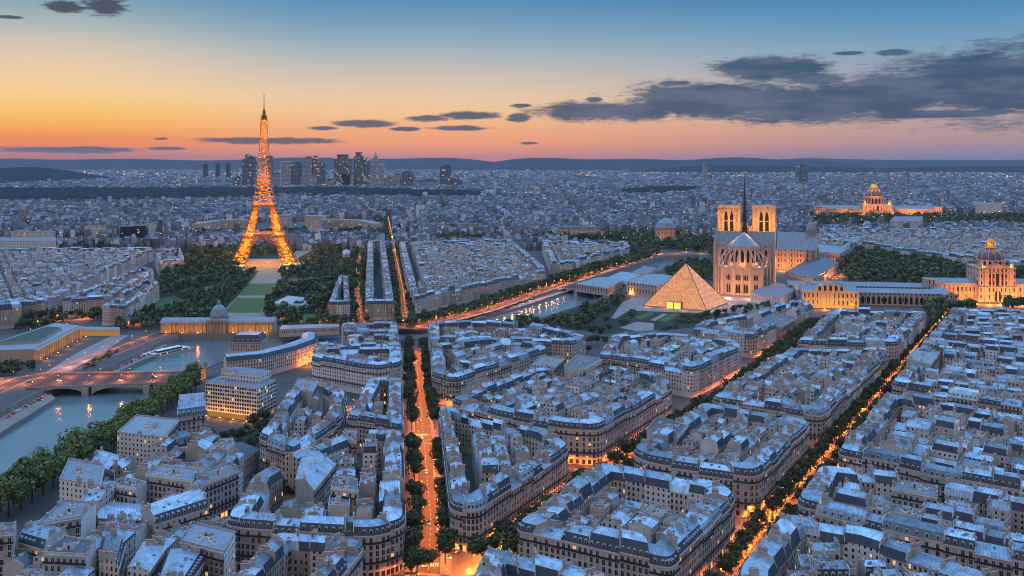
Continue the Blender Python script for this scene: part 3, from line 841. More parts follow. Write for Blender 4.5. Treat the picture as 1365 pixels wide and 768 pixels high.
def spots_on(P, step, pad=1.2):
    """evenly spaced places on a facade: x, y, direction, facing the camera or not"""
    out = []
    for i in range(len(P)-1):
        a, b = P[i], P[i+1]; l = dist(a, b)
        if l < 1.7: continue
        k = max(1, int((l - .6)/step)); a_ = math.atan2(b[1]-a[1], b[0]-a[0])
        for s in range(k):
            t = (s+.5)/k; p = lerp(a, b, t)
            face = (b[1]-a[1])*(0-p[0]) - (b[0]-a[0])*(0-p[1]) > 0
            out.append((p[0], p[1], a_, face))
    return out

def roof_z(L, t):
    prof = PROF[L['roof']]
    for (t0, z0), (t1, z1) in zip(prof[:-1], prof[1:]):
        if t0 <= t <= t1: return L['h'] + z0 + (z1-z0)*(t-t0)/(t1-t0)
    return L['h']

def stuff_house(L):
    r = L['blk']['r']
    house_geo(L, CITY, CITY, r)
    if L['c'][1] < 1500:
        P, Q = L['P'], L['Q']
        if 'mansard' in L['roof']:
            for x, y, a, face in spots_on(P, 3.2):
                if face:
                    nx, ny = -math.sin(a), math.cos(a)
                    CITY.box(x+nx*1.0, y+ny*1.0, L['h']+.3, 1.3, 1.5, 1.9, FRAME, a, top=ZINC); CITY.box(x+nx*.22, y+ny*.22, L['h']+.6, .9, .06, 1.3, GLASSD, a)
        for e in (0, -1):
            if r.random() < .7:
                t = r.choice([.3, .5, .7]); p = lerp(P[e], Q[e], t); a = math.atan2(Q[e][1]-P[e][1], Q[e][0]-P[e][0])
                CITY.box(p[0], p[1], roof_z(L, t)-1.5, r.uniform(1.6, 3.6), .8, r.uniform(2.6, 3.8), CHIM, a); 
        if L['roof'] == 'flat':
            c = L['c']; CITY.box(c[0]+r.uniform(-2, 2), c[1]+r.uniform(-2, 2), L['h'], r.uniform(2.5, 4), r.uniform(2, 3), r.uniform(1.5, 2.8), PARTY, r.uniform(0, 1), top=FLATROOF)
    elif r.random() < .5:
        e = 0; p = lerp(L['P'][e], L['Q'][e], .5); CITY.box(p[0], p[1], L['h'], 2.5, 1.0, 6, CHIM, 0.4)

WORDS_ROOF = {'mansard': 'mansard', 'tall mansard': 'two-tier mansard', 'gable': 'pitched zinc roof', 'low zinc': 'low zinc roof', 'shed': 'one-sided zinc roof', 'flat': 'flat roof'}
ORD = ['first', 'second', 'third', 'fourth', 'fifth', 'sixth', 'seventh', 'eighth', 'ninth', 'tenth', 'eleventh', 'twelfth', 'thirteenth', 'fourteenth', 'fifteenth', 'sixteenth', 'seventeenth', 'eighteenth', 'nineteenth', 'twentieth', 'twenty-first', 'twenty-second', 'twenty-third', 'twenty-fourth', 'twenty-fifth']

def thing_house(L, rank, label, group, near):
    r = L['blk']['r']; c = L['c']; org = (c[0], c[1], 0)
    P, Q, h = L['P'], L['Q'], L['h']
    root = empty('courtyard_house' if L['infill'] else 'apartment_building', org, label, 'building', group)
    wall, roof = MB(), MB()
    front_pts = P
    use_win = near and not (L['infill'] and L['roof'] == 'shed')
    faces = spots_on(P, 2.7)
    use_win = use_win and any(f[3] for f in faces)
    house_geo(L, wall, roof, r, plain_front=use_win)
    stone = STONE_BLANK if L['wall'] == 'stone' else PARTY
    if not L['infill']:
        front_band(wall, P, h-.55, .55, .5, stone, 1.1)
        front_band(wall, P, 4.0, .25, .3, stone, 1.05)
    wo = wall.build('wall', root, org)
    ro = roof.build('roof', root, org)
    def rel(x, y, z): return (x-c[0], y-c[1], z)
    if not L['infill'] and any(f[3] for f in faces):
        for z in ((7.4, h-4.2) if h > 15 else (7.4,)):
            b = MB(); front_band(b, P, z-.16, .75, .16, stone, 1.0); front_band(b, P, z, .72, .85, RAIL)
            b.build('balcony', root, org)
    if use_win:
        floors = max(2, int((h-4.4)/3.15)); nw = 0
        for fl in range(floors):
            z = 4.7 + fl*(h-5.2)/floors
            for x, y, a, face in faces:
                if face and nw < 98:
                    k = r.random(); kind = 'lit' if k < .03 else ('shut' if k < .2 else 'dark')
                    inst('window', WIN[kind], root, rel(x, y, z), a); nw += 1
        if not L['infill']:
            for x, y, a, face in faces:
                if face and nw < 98:
                    inst('shop_window', SHOPW['lit' if r.random() < .22 else 'dark'], root, rel(x, y, .5), a); nw += 1
    if 'mansard' in L['roof']:
        me = DORM[r.random() < .35]
        for x, y, a, face in spots_on(P, 2.7 if near else 3.4):
            nx, ny = -math.sin(a), math.cos(a)
            if face and r.random() < .93: inst('dormer', me, ro, rel(x+nx*.25, y+ny*.25, h+.55), a)
    for e in (0, -1):
        for t in r.choice([(.28, .72), (.5,), (.22, .5), (.35, .8)]):
            if r.random() < .93 and not L['corner']:
                p = lerp(P[e], Q[e], t); a = math.atan2(Q[e][1]-P[e][1], Q[e][0]-P[e][0])
                o = lerp(P[e], P[0 if e == -1 else 1] if len(P) == 2 else P[e], .4/max(1, dist(P[0], P[-1])))
                inst('chimney', r.choice(CHIMS), ro, rel(p[0]+o[0]-P[e][0], p[1]+o[1]-P[e][1], roof_z(L, t)+.3), a)
    if L['corner']:
        for e in (0, -1):
            p = lerp(P[e], Q[e], .5); a = math.atan2(Q[e][1]-P[e][1], Q[e][0]-P[e][0]); inst('chimney', r.choice(CHIMS), ro, rel(p[0], p[1], roof_z(L, .5)+.3), a)
    m0, m1 = lerp(P[0], P[-1], .5), lerp(Q[0], Q[-1], .5); a = math.atan2(P[-1][1]-P[0][1], P[-1][0]-P[0][0])
    if L['roof'] == 'flat':
        p = lerp(m0, m1, r.uniform(.35, .65)); inst('lift_housing', ROOFBITS[0], ro, rel(p[0], p[1], h), a)
        for _ in range(r.randint(3, 7)):
            p = lerp(lerp(P[0], P[-1], r.uniform(.15, .85)), lerp(Q[0], Q[-1], r.uniform(.15, .85)), r.uniform(.2, .8)); inst('roof_vent', ROOFBITS[1], ro, rel(p[0], p[1], h), a+r.choice([0, PI/2]))
    elif L['roof'] in ('mansard', 'low zinc', 'gable') and not L['corner']:
        for _ in range(r.randint(1, 4)):
            t = r.uniform(.16, .45); p = lerp(lerp(P[0], P[-1], r.uniform(.2, .8)), lerp(Q[0], Q[-1], .5), t*1.0)
            s = r.uniform(.2, .8); p = lerp(lerp(P[0], P[-1], s), lerp(Q[0], Q[-1], s), t); inst('skylight', SKYL, ro, rel(p[0], p[1], roof_z(L, t)+.02), a)
    if L['roof'] != 'flat' and r.random() < .55:
        s, t = r.uniform(.25, .75), r.uniform(.35, .65); p = lerp(lerp(P[0], P[-1], s), lerp(Q[0], Q[-1], s), t); inst('roof_vent', ROOFBITS[1], ro, rel(p[0], p[1], roof_z(L, t)-.5), a)
    if r.random() < .5:
        p = lerp(m0, m1, .5); inst('aerial', ROOFBITS[2], ro, rel(p[0], p[1], roof_z(L, .5)-.1), r.uniform(0, 3))
    return root
def shop_mesh(lit):
    mb = MB(); mb.box(0, -.06, 0, 2.1, .12, 2.9, SHOPLIT if lit else GLASSD, bottom=True)
    for x in (-1.15, 1.15): mb.box(x, -.1, -.5, .22, .2, 3.6, FRAME)
    mb.box(0, -.12, 2.9, 2.4, .26, .3, FRAME, bottom=True); mb.box(0, -.1, .1, .08, .1, 2.8, DARK)
    return mb.data('shop_window')
SHOPW = {'lit': shop_mesh(True), 'dark': shop_mesh(False)}
# ------------------------------------------------------------------ blocks traced at eaves height
block([(600, 677), (634, 684), (760, 601), (735, 584), (586, 549)], 'wedge block', depth=11.5, rad=7, h=21, lot=13)
block([(686, 706), (894, 755), (981, 668), (960, 654), (800, 624)], 'courtyard block', depth=14, rad=5, h=21, lot=15, fill=.85, hmax=19)
block([(648, 735), (618, 800), (780, 860), (838, 785)], 'bottom edge block', depth=14, rad=5, h=20.5)
block([(600, 538), (664, 559), (751, 575), (797, 578), (866, 537), (897, 518), (880, 504), (800, 491), (705, 498)], 'kite block', depth=13, rad=7, h=21.5, white=.1)
block([(576, 503), (607, 509), (731, 469), (722, 461), (650, 455), (573, 464)], 'prow block', depth=12.5, rad=8, h=21)
block([(571, 455), (640, 456), (722, 458), (765, 461), (782, 451), (725, 438), (640, 431), (570, 434)], 'riverside block', depth=13, h=20.5, lot=18)
block([(797, 477), (850, 485), (925, 498), (990, 466), (975, 455), (882, 446), (815, 453)], 'garden block', depth=13, rad=6)
block([(921, 442), (1006, 450), (1086, 410), (1062, 402), (990, 423), (935, 432)], 'pyramid terrace', depth=13, rad=5)
block([(841, 609), (866, 621), (1009, 642), (1082, 569), (936, 543)], 'twin street block', depth=13, rad=8, h=21.5, lot=15)
block([(947, 535), (1095, 557), (1186, 471), (1052, 469)], 'long middle block', depth=13, rad=7, h=21.5)
block([(1062, 460), (1196, 463), (1236, 421), (1109, 418)], 'museum side block', depth=13, rad=6, h=22)
block([(985, 762), (1045, 693), (1160, 713), (1500, 826), (1500, 890), (960, 890)], 'corner slope block', depth=14, rad=6, h=20)
block([(1060, 676), (1114, 688), (1215, 715), (1700, 820), (1700, 736), (1230, 642), (1092, 624)], 'curved front block', depth=13, rad=9, h=20.5, white=.25)
block([(1116, 602), (1174, 613), (1253, 631), (1700, 713), (1700, 611), (1182, 526)], 'east block', depth=12, rad=6, h=19.5, white=.3)
block([(1188, 515), (1700, 597), (1700, 503), (1234, 455)], 'upper east block', depth=12, rad=6, h=20, white=.3)
block([(1238, 450), (1700, 490), (1700, 421), (1268, 414)], 'far east block', depth=12, rad=5, h=20)
block([(300, 702), (332, 705), (430, 712), (500, 715), (540, 703), (537, 582), (470, 580), (390, 612), (335, 645)], 'arcade block', depth=12, rad=7, h=20.5, fill=.82, white=.25, lot=17)
block([(370, 718), (486, 728), (424, 800), (285, 800)], 'front court block', depth=10.5, rad=4, h=20, infill_on=False, lot=14)
block([(462, 560), (537, 573), (537, 509), (490, 513)], 'boulevard row block', depth=12, rad=4, h=21)
block([(413, 481), (505, 497), (537, 489), (536, 470), (425, 471)], 'white curved block', depth=13, rad=9, h=22, white=.7, lot=26)
block([(345, 586), (392, 602), (456, 560), (462, 526), (440, 513), (392, 516)], 'passage block', depth=11, rad=4, h=20, white=.45, fill=.8)
block([(352, 604), (392, 614), (388, 640), (346, 636)], 'garden court', depth=0, h=11, z=11, hmin=7, hmax=13, fill=.8, white=.5)
LEFTQ = block([(0, 722), (95, 656), (150, 612), (262, 545), (330, 600), (318, 652), (285, 700), (300, 745), (270, 800), (-20, 800)], 'old quarter', depth=0, rad=3, h=17, hmin=9, hmax=20, white=.5, fill=.95)
# modern white slabs and odd houses of the old quarter: eaves corners, height, roof
ODD = [([(156, 577), (217, 584), (238, 560), (182, 554)], 24, 'flat', 'white', 'long pale slab of windowless bays by the river trees'),
       ([(219, 590), (254, 579), (248, 571), (214, 581)], 13, 'low zinc', 'white', 'low glazed annex beside the pale windowless slab'),
       ([(236, 556), (274, 551), (272, 527), (240, 530)], 24, 'mansard', 'white', 'round-topped pale block just before the white office'),
       ([(79, 640), (133, 648), (139, 620), (92, 612)], 22, 'flat', 'white', 'white block with solar strips on its roof by the tree row'),
       ([(122, 616), (152, 628), (174, 612), (138, 601)], 17, 'gable', 'white', 'blue roofed house with white gable near the quay trees'),
       ([(194, 633), (257, 643), (272, 627), (212, 620)], 23, 'flat', 'white', 'broad white block with tall vertical window strips'),
       ([(155, 648), (182, 653), (196, 644), (170, 638)], 20, 'flat', 'white', 'small white cube of flats before the broad white block'),
       ([(268, 648), (318, 628), (308, 617), (257, 634)], 23, 'flat', 'white', 'white balcony slab in two tiers beside the courtyard garden'),
       ([(206, 699), (278, 676), (262, 657), (190, 682)], 19, 'mansard', 'stone', 'dark mansard apartment house with rows of arched dormers'),
       ([(130, 690), (188, 693), (192, 672), (131, 668)], 13, 'low zinc', 'stone', 'low dark-roofed brown hall behind the white tower'),
       ([(49, 700), (108, 690), (128, 671), (84, 668)], 25, 'flat', 'white', 'big white block with an open lit attic'),
       ([(58, 738), (115, 741), (128, 722), (86, 716)], 26, 'flat', 'white', 'blank pale tower block filling the bottom of the old quarter'),
       ([(-24, 716), (18, 712), (22, 699), (-20, 698)], 28, 'flat', 'white', 'narrow white tower cut by the picture edge'),
       ([(24, 722), (58, 732), (92, 716), (60, 701)], 20, 'mansard', 'stone', 'grey mansard house between two white towers'),
       ([(240, 722), (299, 737), (314, 710), (256, 697)], 24, 'flat', 'white', 'stepped white house with tall stair shafts'),
       ([(132, 752), (158, 757), (166, 728), (138, 722)], 20, 'mansard', 'stone', 'slim house with curved slate roof beside the blank tower'),
       ([(170, 757), (198, 762), (222, 728), (192, 722)], 20, 'low zinc', 'white', 'long pale house with blue zinc roof running away'),
       ([(205, 790), (250, 780), (272, 748), (222, 742)], 19, 'mansard', 'stone', 'house with rounded zinc roof at the bottom edge'),
       ([(394, 640), (418, 653), (447, 618), (404, 600)], 25, 'gable', 'stone', 'tall gabled house with broad blank grey end wall'),
       ([(441, 651), (478, 656), (476, 640), (446, 636)], 25, 'flat', 'white', 'tall white box with a column of small windows in the yard'),
       ([(505, 668), (534, 660), (532, 640), (507, 642)], 23, 'gable', 'white', 'white gabled house with a dark roof by the boulevard'),
       ([(458, 588), (476, 590), (476, 574), (460, 573)], 23, 'flat', 'stone', 'brown narrow house with lit windows in the yard'),
       ([(390, 520), (416, 523), (424, 508), (398, 505)], 24, 'flat', 'white', 'white flat block at the passage entrance'),
       ([(708, 487), (738, 490), (752, 478), (722, 475)], 27, 'flat', 'white', 'white block with dark corner window strip'),
       ([(752, 488), (777, 494), (802, 480), (770, 474)], 27, 'flat', 'white', 'white block with lit stair window behind the kite block'),
       ([(862, 573), (902, 584), (918, 566), (876, 557)], 25, 'flat', 'white', 'plain white slab with flat roof at the head of the twin street block'),
       ([(1208, 478), (1240, 486), (1252, 470), (1222, 464)], 23, 'flat', 'white', 'pale ribbed block beside the orange avenue'),
       ([(1188, 652), (1250, 664), (1250, 650), (1192, 640)], 23, 'flat', 'white', 'grey slab with one bare wall and small windows'),
       ([(1004, 430), (1040, 436), (1062, 424), (1030, 419)], 20, 'flat', 'white', 'low white block behind the pyramid terrace')]
odd_lots = []
for q, z, roof, wall, lab in ODD:
    W = [G(px, py, z) for px, py in q]
    if area2(W) < 0: W = W[::-1]
    k = max(range(4), key=lambda i: (dist(W[i], W[(i+1) % 4]) if (W[(i+1) % 4][1]-W[i][1])*-W[i][0] - (W[(i+1) % 4][0]-W[i][0])*-W[i][1] > 0 else -1))
    W = W[k:] + W[:k]
    odd_lots.append(dict(P=[W[0], W[1]], Q=[W[3], W[2]], h=z, roof=roof, wall=wall, infill=False, corner=False, edge=0, idx=0, n=1, blk=LEFTQ, label=lab))

def near_path(c, path, d):
    for i in range(len(path)-1):
        a, b = path[i], path[i+1]; L2 = (b[0]-a[0])**2 + (b[1]-a[1])**2
        t = max(0, min(1, ((c[0]-a[0])*(b[0]-a[0]) + (c[1]-a[1])*(b[1]-a[1]))/L2))
        if dist(c, lerp(a, b, t)) < d: return True
    return False
def front_name(L):
    a, b = L['blk']['pts'][L['edge']], L['blk']['pts'][(L['edge']+1) % len(L['blk']['pts'])]; m = lerp(a, b, .5)
    for nm, pth in (('main boulevard', BOUL), ('middle avenue', S2), ('orange avenue', S3), ('cross street', X2)):
        if near_path(m, pth, 24): return nm
    n = (b[1]-a[1], -(b[0]-a[0]))
    if abs(n[1]) > abs(n[0])*.8: return 'near front' if n[1] < 0 else 'far'
    return 'outer left' if n[0] < 0 else 'outer right'

# drop yard houses that would collide with the odd ones
oc = [(lerp(lerp(L['P'][0], L['P'][1], .5), lerp(L['Q'][0], L['Q'][1], .5), .5), max(dist(L['P'][0], L['P'][1]), dist(L['P'][0], L['Q'][0]))*.5) for L in odd_lots]
GARDENS = [(P_([(330, 690), (392, 690), (395, 652), (345, 650)]), 'garden'), (P_([(262, 610), (350, 602), (352, 582), (270, 588)]), 'garden')]
for L in LOTS: L['size'] = lot_size(L)
def keep(L):
    c = L['c']
    for (o, rr) in oc:
        if dist(c, o) < rr + (1.5 if L['infill'] else 2.0): return False
    if L['blk'] is LEFTQ and not L['infill'] and L['c'][1] > 900: return False
    for g, _ in GARDENS:
        if in_poly(c, g): return False
    return L['c'][1] > 250
LOTS = [L for L in LOTS if keep(L)]
peri = sorted([L for L in LOTS if not L['infill'] and L['size'] > 0], key=lambda L: -L['size'])
inner = sorted([L for L in LOTS if L['infill'] and L['size'] > 0], key=lambda L: -L['size'])
N_PERI, N_INNER = 270, 295
chosen = set(id(L) for L in peri[:N_PERI]) | set(id(L) for L in inner[:N_INNER])
# wording: position of each house along its side or in its rows
keyed = {}
for L in LOTS:
    L['front'] = front_name(L)
    if L['infill']: keyed.setdefault((L['blk']['name'], 'in', L['row']), []).append(L)
    elif not L['corner']: keyed.setdefault((L['blk']['name'], L['front']), []).append(L)
for k, v in keyed.items():
    if k[1] == 'in': v.sort(key=lambda L: L['c'][0])
    elif max(L['c'][1] for L in v) - min(L['c'][1] for L in v) > max(L['c'][0] for L in v) - min(L['c'][0] for L in v): v.sort(key=lambda L: L['c'][1])
    else: v.sort(key=lambda L: L['c'][0])
    for i, L in enumerate(v): L['pos'] = i
for b in BLOCKS:
    rows = {}
    for L in LOTS:
        if L['blk'] is b and L['infill']: rows.setdefault(L['row'], []).append(L['c'][1])
    for i, k in enumerate(sorted(rows, key=lambda k: sum(rows[k])/len(rows[k]))):
        for L in LOTS:
            if L['blk'] is b and L['infill'] and L['row'] == k: L['rowpos'] = i
    cs = sorted([L for L in LOTS if L['blk'] is b and L['corner']], key=lambda L: math.atan2(L['c'][1]-sum(p[1] for p in b['pts'])/len(b['pts']), L['c'][0]-sum(p[0] for p in b['pts'])/len(b['pts'])))
    for i, L in enumerate(cs): L['pos'] = i
CORN = ['lowest', 'lower right', 'right-hand', 'upper right', 'upper', 'top left', 'upper left', 'left-hand', 'lower left', 'lower']
def label_of(L):
    if 'label' in L: return L['label']
    b = L['blk']['name']; tone = {'white': 'white', 'stone': 'cream'}[L['wall']]
    if L['infill']:
        return '%s yard house, %s, %s row, %s from left, %s' % (tone, WORDS_ROOF[L['roof']], ORD[min(L['rowpos'], 24)], ORD[min(L['pos'], 24)], b)
    if L['corner']:
        return '%s corner house with rounded mansard, %s corner counter-clockwise from lower left, %s' % (tone, ORD[min(L['pos'], 24)], b)
    return '%s building, %s, %s along the %s side of the %s' % (tone, WORDS_ROOF[L['roof']], ORD[min(L['pos'], 24)], L['front'], b)

for rank, L in enumerate(peri[:N_PERI]):
    thing_house(L, rank, label_of(L), 'apartment buildings on the street fronts', rank < 125)
for L in odd_lots:
    lot_size(L); thing_house(L, 0, L['label'], 'modern and odd houses of the quarter', True)
for rank, L in enumerate(inner[:N_INNER]):
    thing_house(L, rank, label_of(L), 'courtyard houses inside the blocks', rank < 90)
for L in LOTS:
    if id(L) not in chosen: stuff_house(L)

# ------------------------------------------------------------------ quarters beyond the river and behind the landmarks (mass of houses)
n0 = len(LOTS)
def mass(px, name, **kw):
    k = len(LOTS); block(px, name, **kw)
    for L in LOTS[k:]:
        p = L['P'] + L['Q']; L['c'] = (sum(q[0] for q in p)/len(p), sum(q[1] for q in p)/len(p))
        stuff_house(L)
    del LOTS[k:]
mass([(490, 323), (513, 323), (526, 404), (486, 405)], 'n1', depth=12)
mass([(532, 325), (681, 321), (725, 356), (728, 364), (637, 381), (552, 398), (541, 370)], 'n2', depth=13)
mass([(722, 323), (837, 324), (840, 331), (749, 353), (733, 349)], 'n3', depth=13)
mass([(451, 371), (464, 371), (467, 406), (438, 407)], 'n4', depth=8)
mass([(82, 402), (150, 398), (163, 387), (206, 362), (190, 358), (105, 392)], 'w1', depth=12)
mass([(135, 411), (168, 412), (213, 379), (195, 375)], 'w3', depth=9)
mass([(-30, 418), (29, 413), (26, 406), (-30, 405)], 'w4', depth=12, h=24)
mass([(-60, 401), (58, 406), (82, 391), (150, 356), (205, 333), (60, 333), (-60, 336)], 'w2', depth=13)
mass([(212, 352), (246, 345), (240, 333), (206, 340)], 'w5', depth=12)
mass([(1197, 333), (1290, 344), (1420, 356), (1420, 306), (1090, 306), (1110, 322), (1178, 328)], 'e1', depth=14)
mass([(1058, 328), (1128, 334), (1150, 318), (1080, 312)], 'e2', depth=13)
mass([(462, 452), (533, 451), (534, 465), (465, 467)], 'l5', depth=12, z=17, h=17)
mass([(418, 471), (463, 468), (463, 461), (421, 463)], 'l7', depth=9, z=16, h=15, infill_on=False)
mass([(455, 436), (530, 434), (531, 446), (458, 447)], 'l6', depth=9, z=15, h=15)
tag(CITY.build('town_houses'), 'packed grey-roofed houses of the quarters behind the nearer streets', 'houses', kind='stuff')
# ------------------------------------------------------------------ landmarks
IRON = flat('tower_iron', (0.30, 0.145, 0.04), 0.65, metal=0.0, var=0.2)
GOLD = flat('gilded_metal', (0.62, 0.42, 0.12), 0.4, metal=0.4, var=0.2, scale=1.0)
LANDST = facade('pale_landmark_stone', (0.42, 0.345, 0.285), bay=5.5, floor=9.5, ww=0.34, wh=0.62, base=3.0, lit=0.0, shutters=0.0)
LANDPL = flat('pale_carved_stone', (0.42, 0.345, 0.285), 0.85, var=0.35, scale=0.12)
LEAD = zinc('lead_roof', (0.22, 0.27, 0.33), seam=2.4, metal=0.1, contrast=0.2)
DOMEM = zinc('dome_slates', (0.075, 0.095, 0.14), seam=2.2, metal=0.1, contrast=0.3)
VOID = flat('dark_opening', (0.012, 0.012, 0.014), 0.9, var=0.1)
BULB = emit('tower_bulb', (1.0, 0.46, 0.07), 3.5, sample=False)
FLOODM = emit('floodlight_glass', (1.0, 0.50, 0.12), 9.0, sample=False)
COLLIT = emit('lit_gallery', (1.0, 0.44, 0.11), 0.40)
WARM = (1.0, 0.27, 0.045)
GOLDL = (1.0, 0.37, 0.025)

def flood(root, loc, power, col=WARM, wloc=None, rad=1.0):
    mb = MB(); mb.box(0, 0, -.5, 1.2, .8, .8, DARK); mb.box(0, 0, .3, 1.0, .6, .2, FLOODM)
    o = mb.build('floodlight', root); o.location = loc
    l = lamp_light('floodlight_lamp', (loc[0], loc[1], loc[2]+1.5), power, col, rad); l.parent = root
    return o

# --- lattice tower
def tower():
    X, Y = G(352, 352); root = empty('lattice_tower', (X, Y, 0), 'tall floodlit iron lattice tower glowing gold above the long lawns', 'tower', rz=math.radians(14.5))
    prof = [(0, 63.5, 28), (20, 52, 24), (40, 43, 20.5), (57.6, 36, 18), (75, 30, 16), (95, 24.8, 14), (115.7, 20, 12.5), (135, 16.6, 9.9), (160, 13.4, 9), (190, 10.8, 8), (220, 8.7, 7), (250, 6.9, 6), (276, 5.8, 5.2)]
    def W(z):
        for (z0, a0, b0), (z1, a1, b1) in zip(prof[:-1], prof[1:]):
            if z0 <= z <= z1:
                t = (z-z0)/(z1-z0); return a0+(a1-a0)*t, b0+(b1-b0)*t
        return prof[-1][1:]
    def cell(mb, rect0, rect1, z0, z1, w, x=True):
        p = [(a, b, z0) for a, b in rect0]; q = [(a, b, z1) for a, b in rect1]
        for i in range(4):
            j = (i+1) % 4
            mb.bar(p[i], q[i], w*1.25, IRON)
            mb.bar(q[i], q[j], w*.8, IRON)
            if x: mb.bar(p[i], q[j], w*.62, IRON); mb.bar(p[j], q[i], w*.62, IRON)
    zs = [0, 9, 18, 28, 38, 47, 55]
    z2 = [61, 70, 79, 88, 97, 105, 112]
    for sx in (1, -1):
        for sy in (1, -1):
            mb = MB()
            for Z in (zs, z2):
                for a, b in zip(Z[:-1], Z[1:]):
                    r = []
                    for z in (a, b):
                        o, l = W(z); i = o-l; r.append([(sx*i, sy*i), (sx*o, sy*i), (sx*o, sy*o), (sx*i, sy*o)])
                    cell(mb, r[0], r[1], a, b, 1.9 if a < 57 else 1.6)
            leg = mb.build('leg', root)
            o, l = W(0); mb = MB(); mb.box(sx*(o-l/2), sy*(o-l/2), -.5, l+6, l+6, 4.0, QUAY, taper=.9); mb.build('masonry_foot', leg)
            for z, pw in ((6, 30000), (26, 22000), (44, 18000), (70, 14000), (92, 10000)):
                o, l = W(z); li = lamp_light('tower_lamp', (sx*(o-l/2), sy*(o-l/2), z), pw*TOWER_P, GOLDL, .8); li.parent = root
    mb = MB(); zz = 117.0
    while zz < 272:
        o = W(zz)[0]; h = max(3.6, o*.5); z1 = min(276, zz+h); o1 = W(z1)[0]
        r0 = [(-o, -o), (o, -o), (o, o), (-o, o)]; r1 = [(-o1, -o1), (o1, -o1), (o1, o1), (-o1, o1)]
        cell(mb, r0, r1, zz, z1, 1.25)
        k0, k1 = .36*o, .36*o1
        for a in range(4):          # inner uprights of each face
            c, s = math.cos(a*PI/2), math.sin(a*PI/2)
            for e in (-1, 1):
                p = (c*o - s*e*k0, s*o + c*e*k0, zz); q = (c*o1 - s*e*k1, s*o1 + c*e*k1, z1); mb.bar(p, q, .7, IRON)
        zz = z1
    mb.build('upper_shaft', root)
    for k in range(27):
        z = 119 + k*5.9; li = lamp_light('tower_lamp', (0, 0, z), (15000-370*k)*TOWER_P*.40, GOLDL, .8); li.parent = root
    for z, half, t in ((57.0, 38.5, 5.0), (115.0, 21.5, 4.0)):
        mb = MB()
        inn = half*.55
        for s in (1, -1):
            mb.box(0, s*(half+inn)/2, z-1.5, half*2, half-inn, 1.0, IRON, bottom=True); mb.box(s*(half+inn)/2, 0, z-1.5, half-inn, inn*2, 1.0, IRON, bottom=True)
            for c in range(2):
                zz = z-t + c*t*1.0; hh = .9
                mb.box(0, s*half, zz, half*2, .8, hh, IRON, bottom=True); mb.box(s*half, 0, zz, .8, half*2, hh, IRON, bottom=True)
            n = 18
            for i in range(n+1):
                u = -half + 2*half*i/n
                mb.box(u, s*half, z-t, .5, .6, t+2.2, IRON); mb.box(s*half, u, z-t, .6, .5, t+2.2, IRON)
            mb.box(0, s*half, z+2, half*2, .5, .5, IRON, bottom=True); mb.box(s*half, 0, z+2, .5, half*2, .5, IRON, bottom=True)
        mb.build('viewing_platform', root)
        for sx in (1, -1):
            for sy in (1, -1):
                li = lamp_light('tower_lamp', (sx*half*.6, sy*half*.6, z+4), 5000*TOWER_P, GOLDL, .8); li.parent = root
    mb = MB()
    mb.box(0, 0, 274, 13, 13, 1.2, IRON, bottom=True); mb.box(0, 0, 275.2, 10, 10, 6, IRON); mb.box(0, 0, 281.2, 12.5, 12.5, 1, IRON, bottom=True); mb.box(0, 0, 282.2, 7, 7, 6, IRON, taper=.7)
    mb.lathe(0, 0, [(3, 288), (2.4, 292), (.9, 296)], IRON, 10)
    mb.build('summit_cabin', root)
    mb = MB(); mb.bar((0, 0, 295), (0, 0, 312), 2.0, IRON, 1.3); mb.bar((0, 0, 312), (0, 0, 327), 1.2, IRON, .7)
    for z in (300, 306, 314, 320): mb.box(0, 0, z, 3.4, 3.4, .8, IRON, bottom=True)
    mb.build('antenna', root)
    for a in range(4):          # decorative arch under the first platform
        c, s = math.cos(a*PI/2), math.sin(a*PI/2); mb = MB(); n = 22; prev = None
        for i in range(n+1):
            t = PI*i/n; u = 37.5*math.cos(t); z = 14 + 37*math.sin(t); d = W(min(z, 55))[0]-1.0; u2 = 33.5*math.cos(t); z2_ = 11 + 36*math.sin(t)
            p = (u*c - d*-s*-1 if False else c*u + s*d, s*u - c*d, z); q = (c*u2 + s*d, s*u2 - c*d, z2_)
            if prev: mb.bar(prev[0], p, 1.1, IRON); mb.bar(prev[1], q, 1.1, IRON); mb.bar(prev[0], q, .6, IRON)
            mb.bar(p, q, .7, IRON); prev = (p, q)
        mb.build('arch', root)
    mb = MB(); r = random.Random(4)
    for _ in range(330):
        z = r.choice([r.uniform(3, 112), r.uniform(117, 272), r.uniform(117, 272)]); o, l = W(z)
        f = r.randrange(4); c, s = math.cos(f*PI/2), math.sin(f*PI/2)
        e = r.uniform(o-l, o)*r.choice((1, -1)) if z < 113 else r.uniform(-o, o)
        mb.box(c*e + s*(o+.3), s*e - c*(o+.3), z, .8, .8, .8, BULB, bottom=True)
    b = mb.build('lamp_bulbs', root); b['kind'] = 'stuff'
    return root
TOWER_P = 4.4
tower()

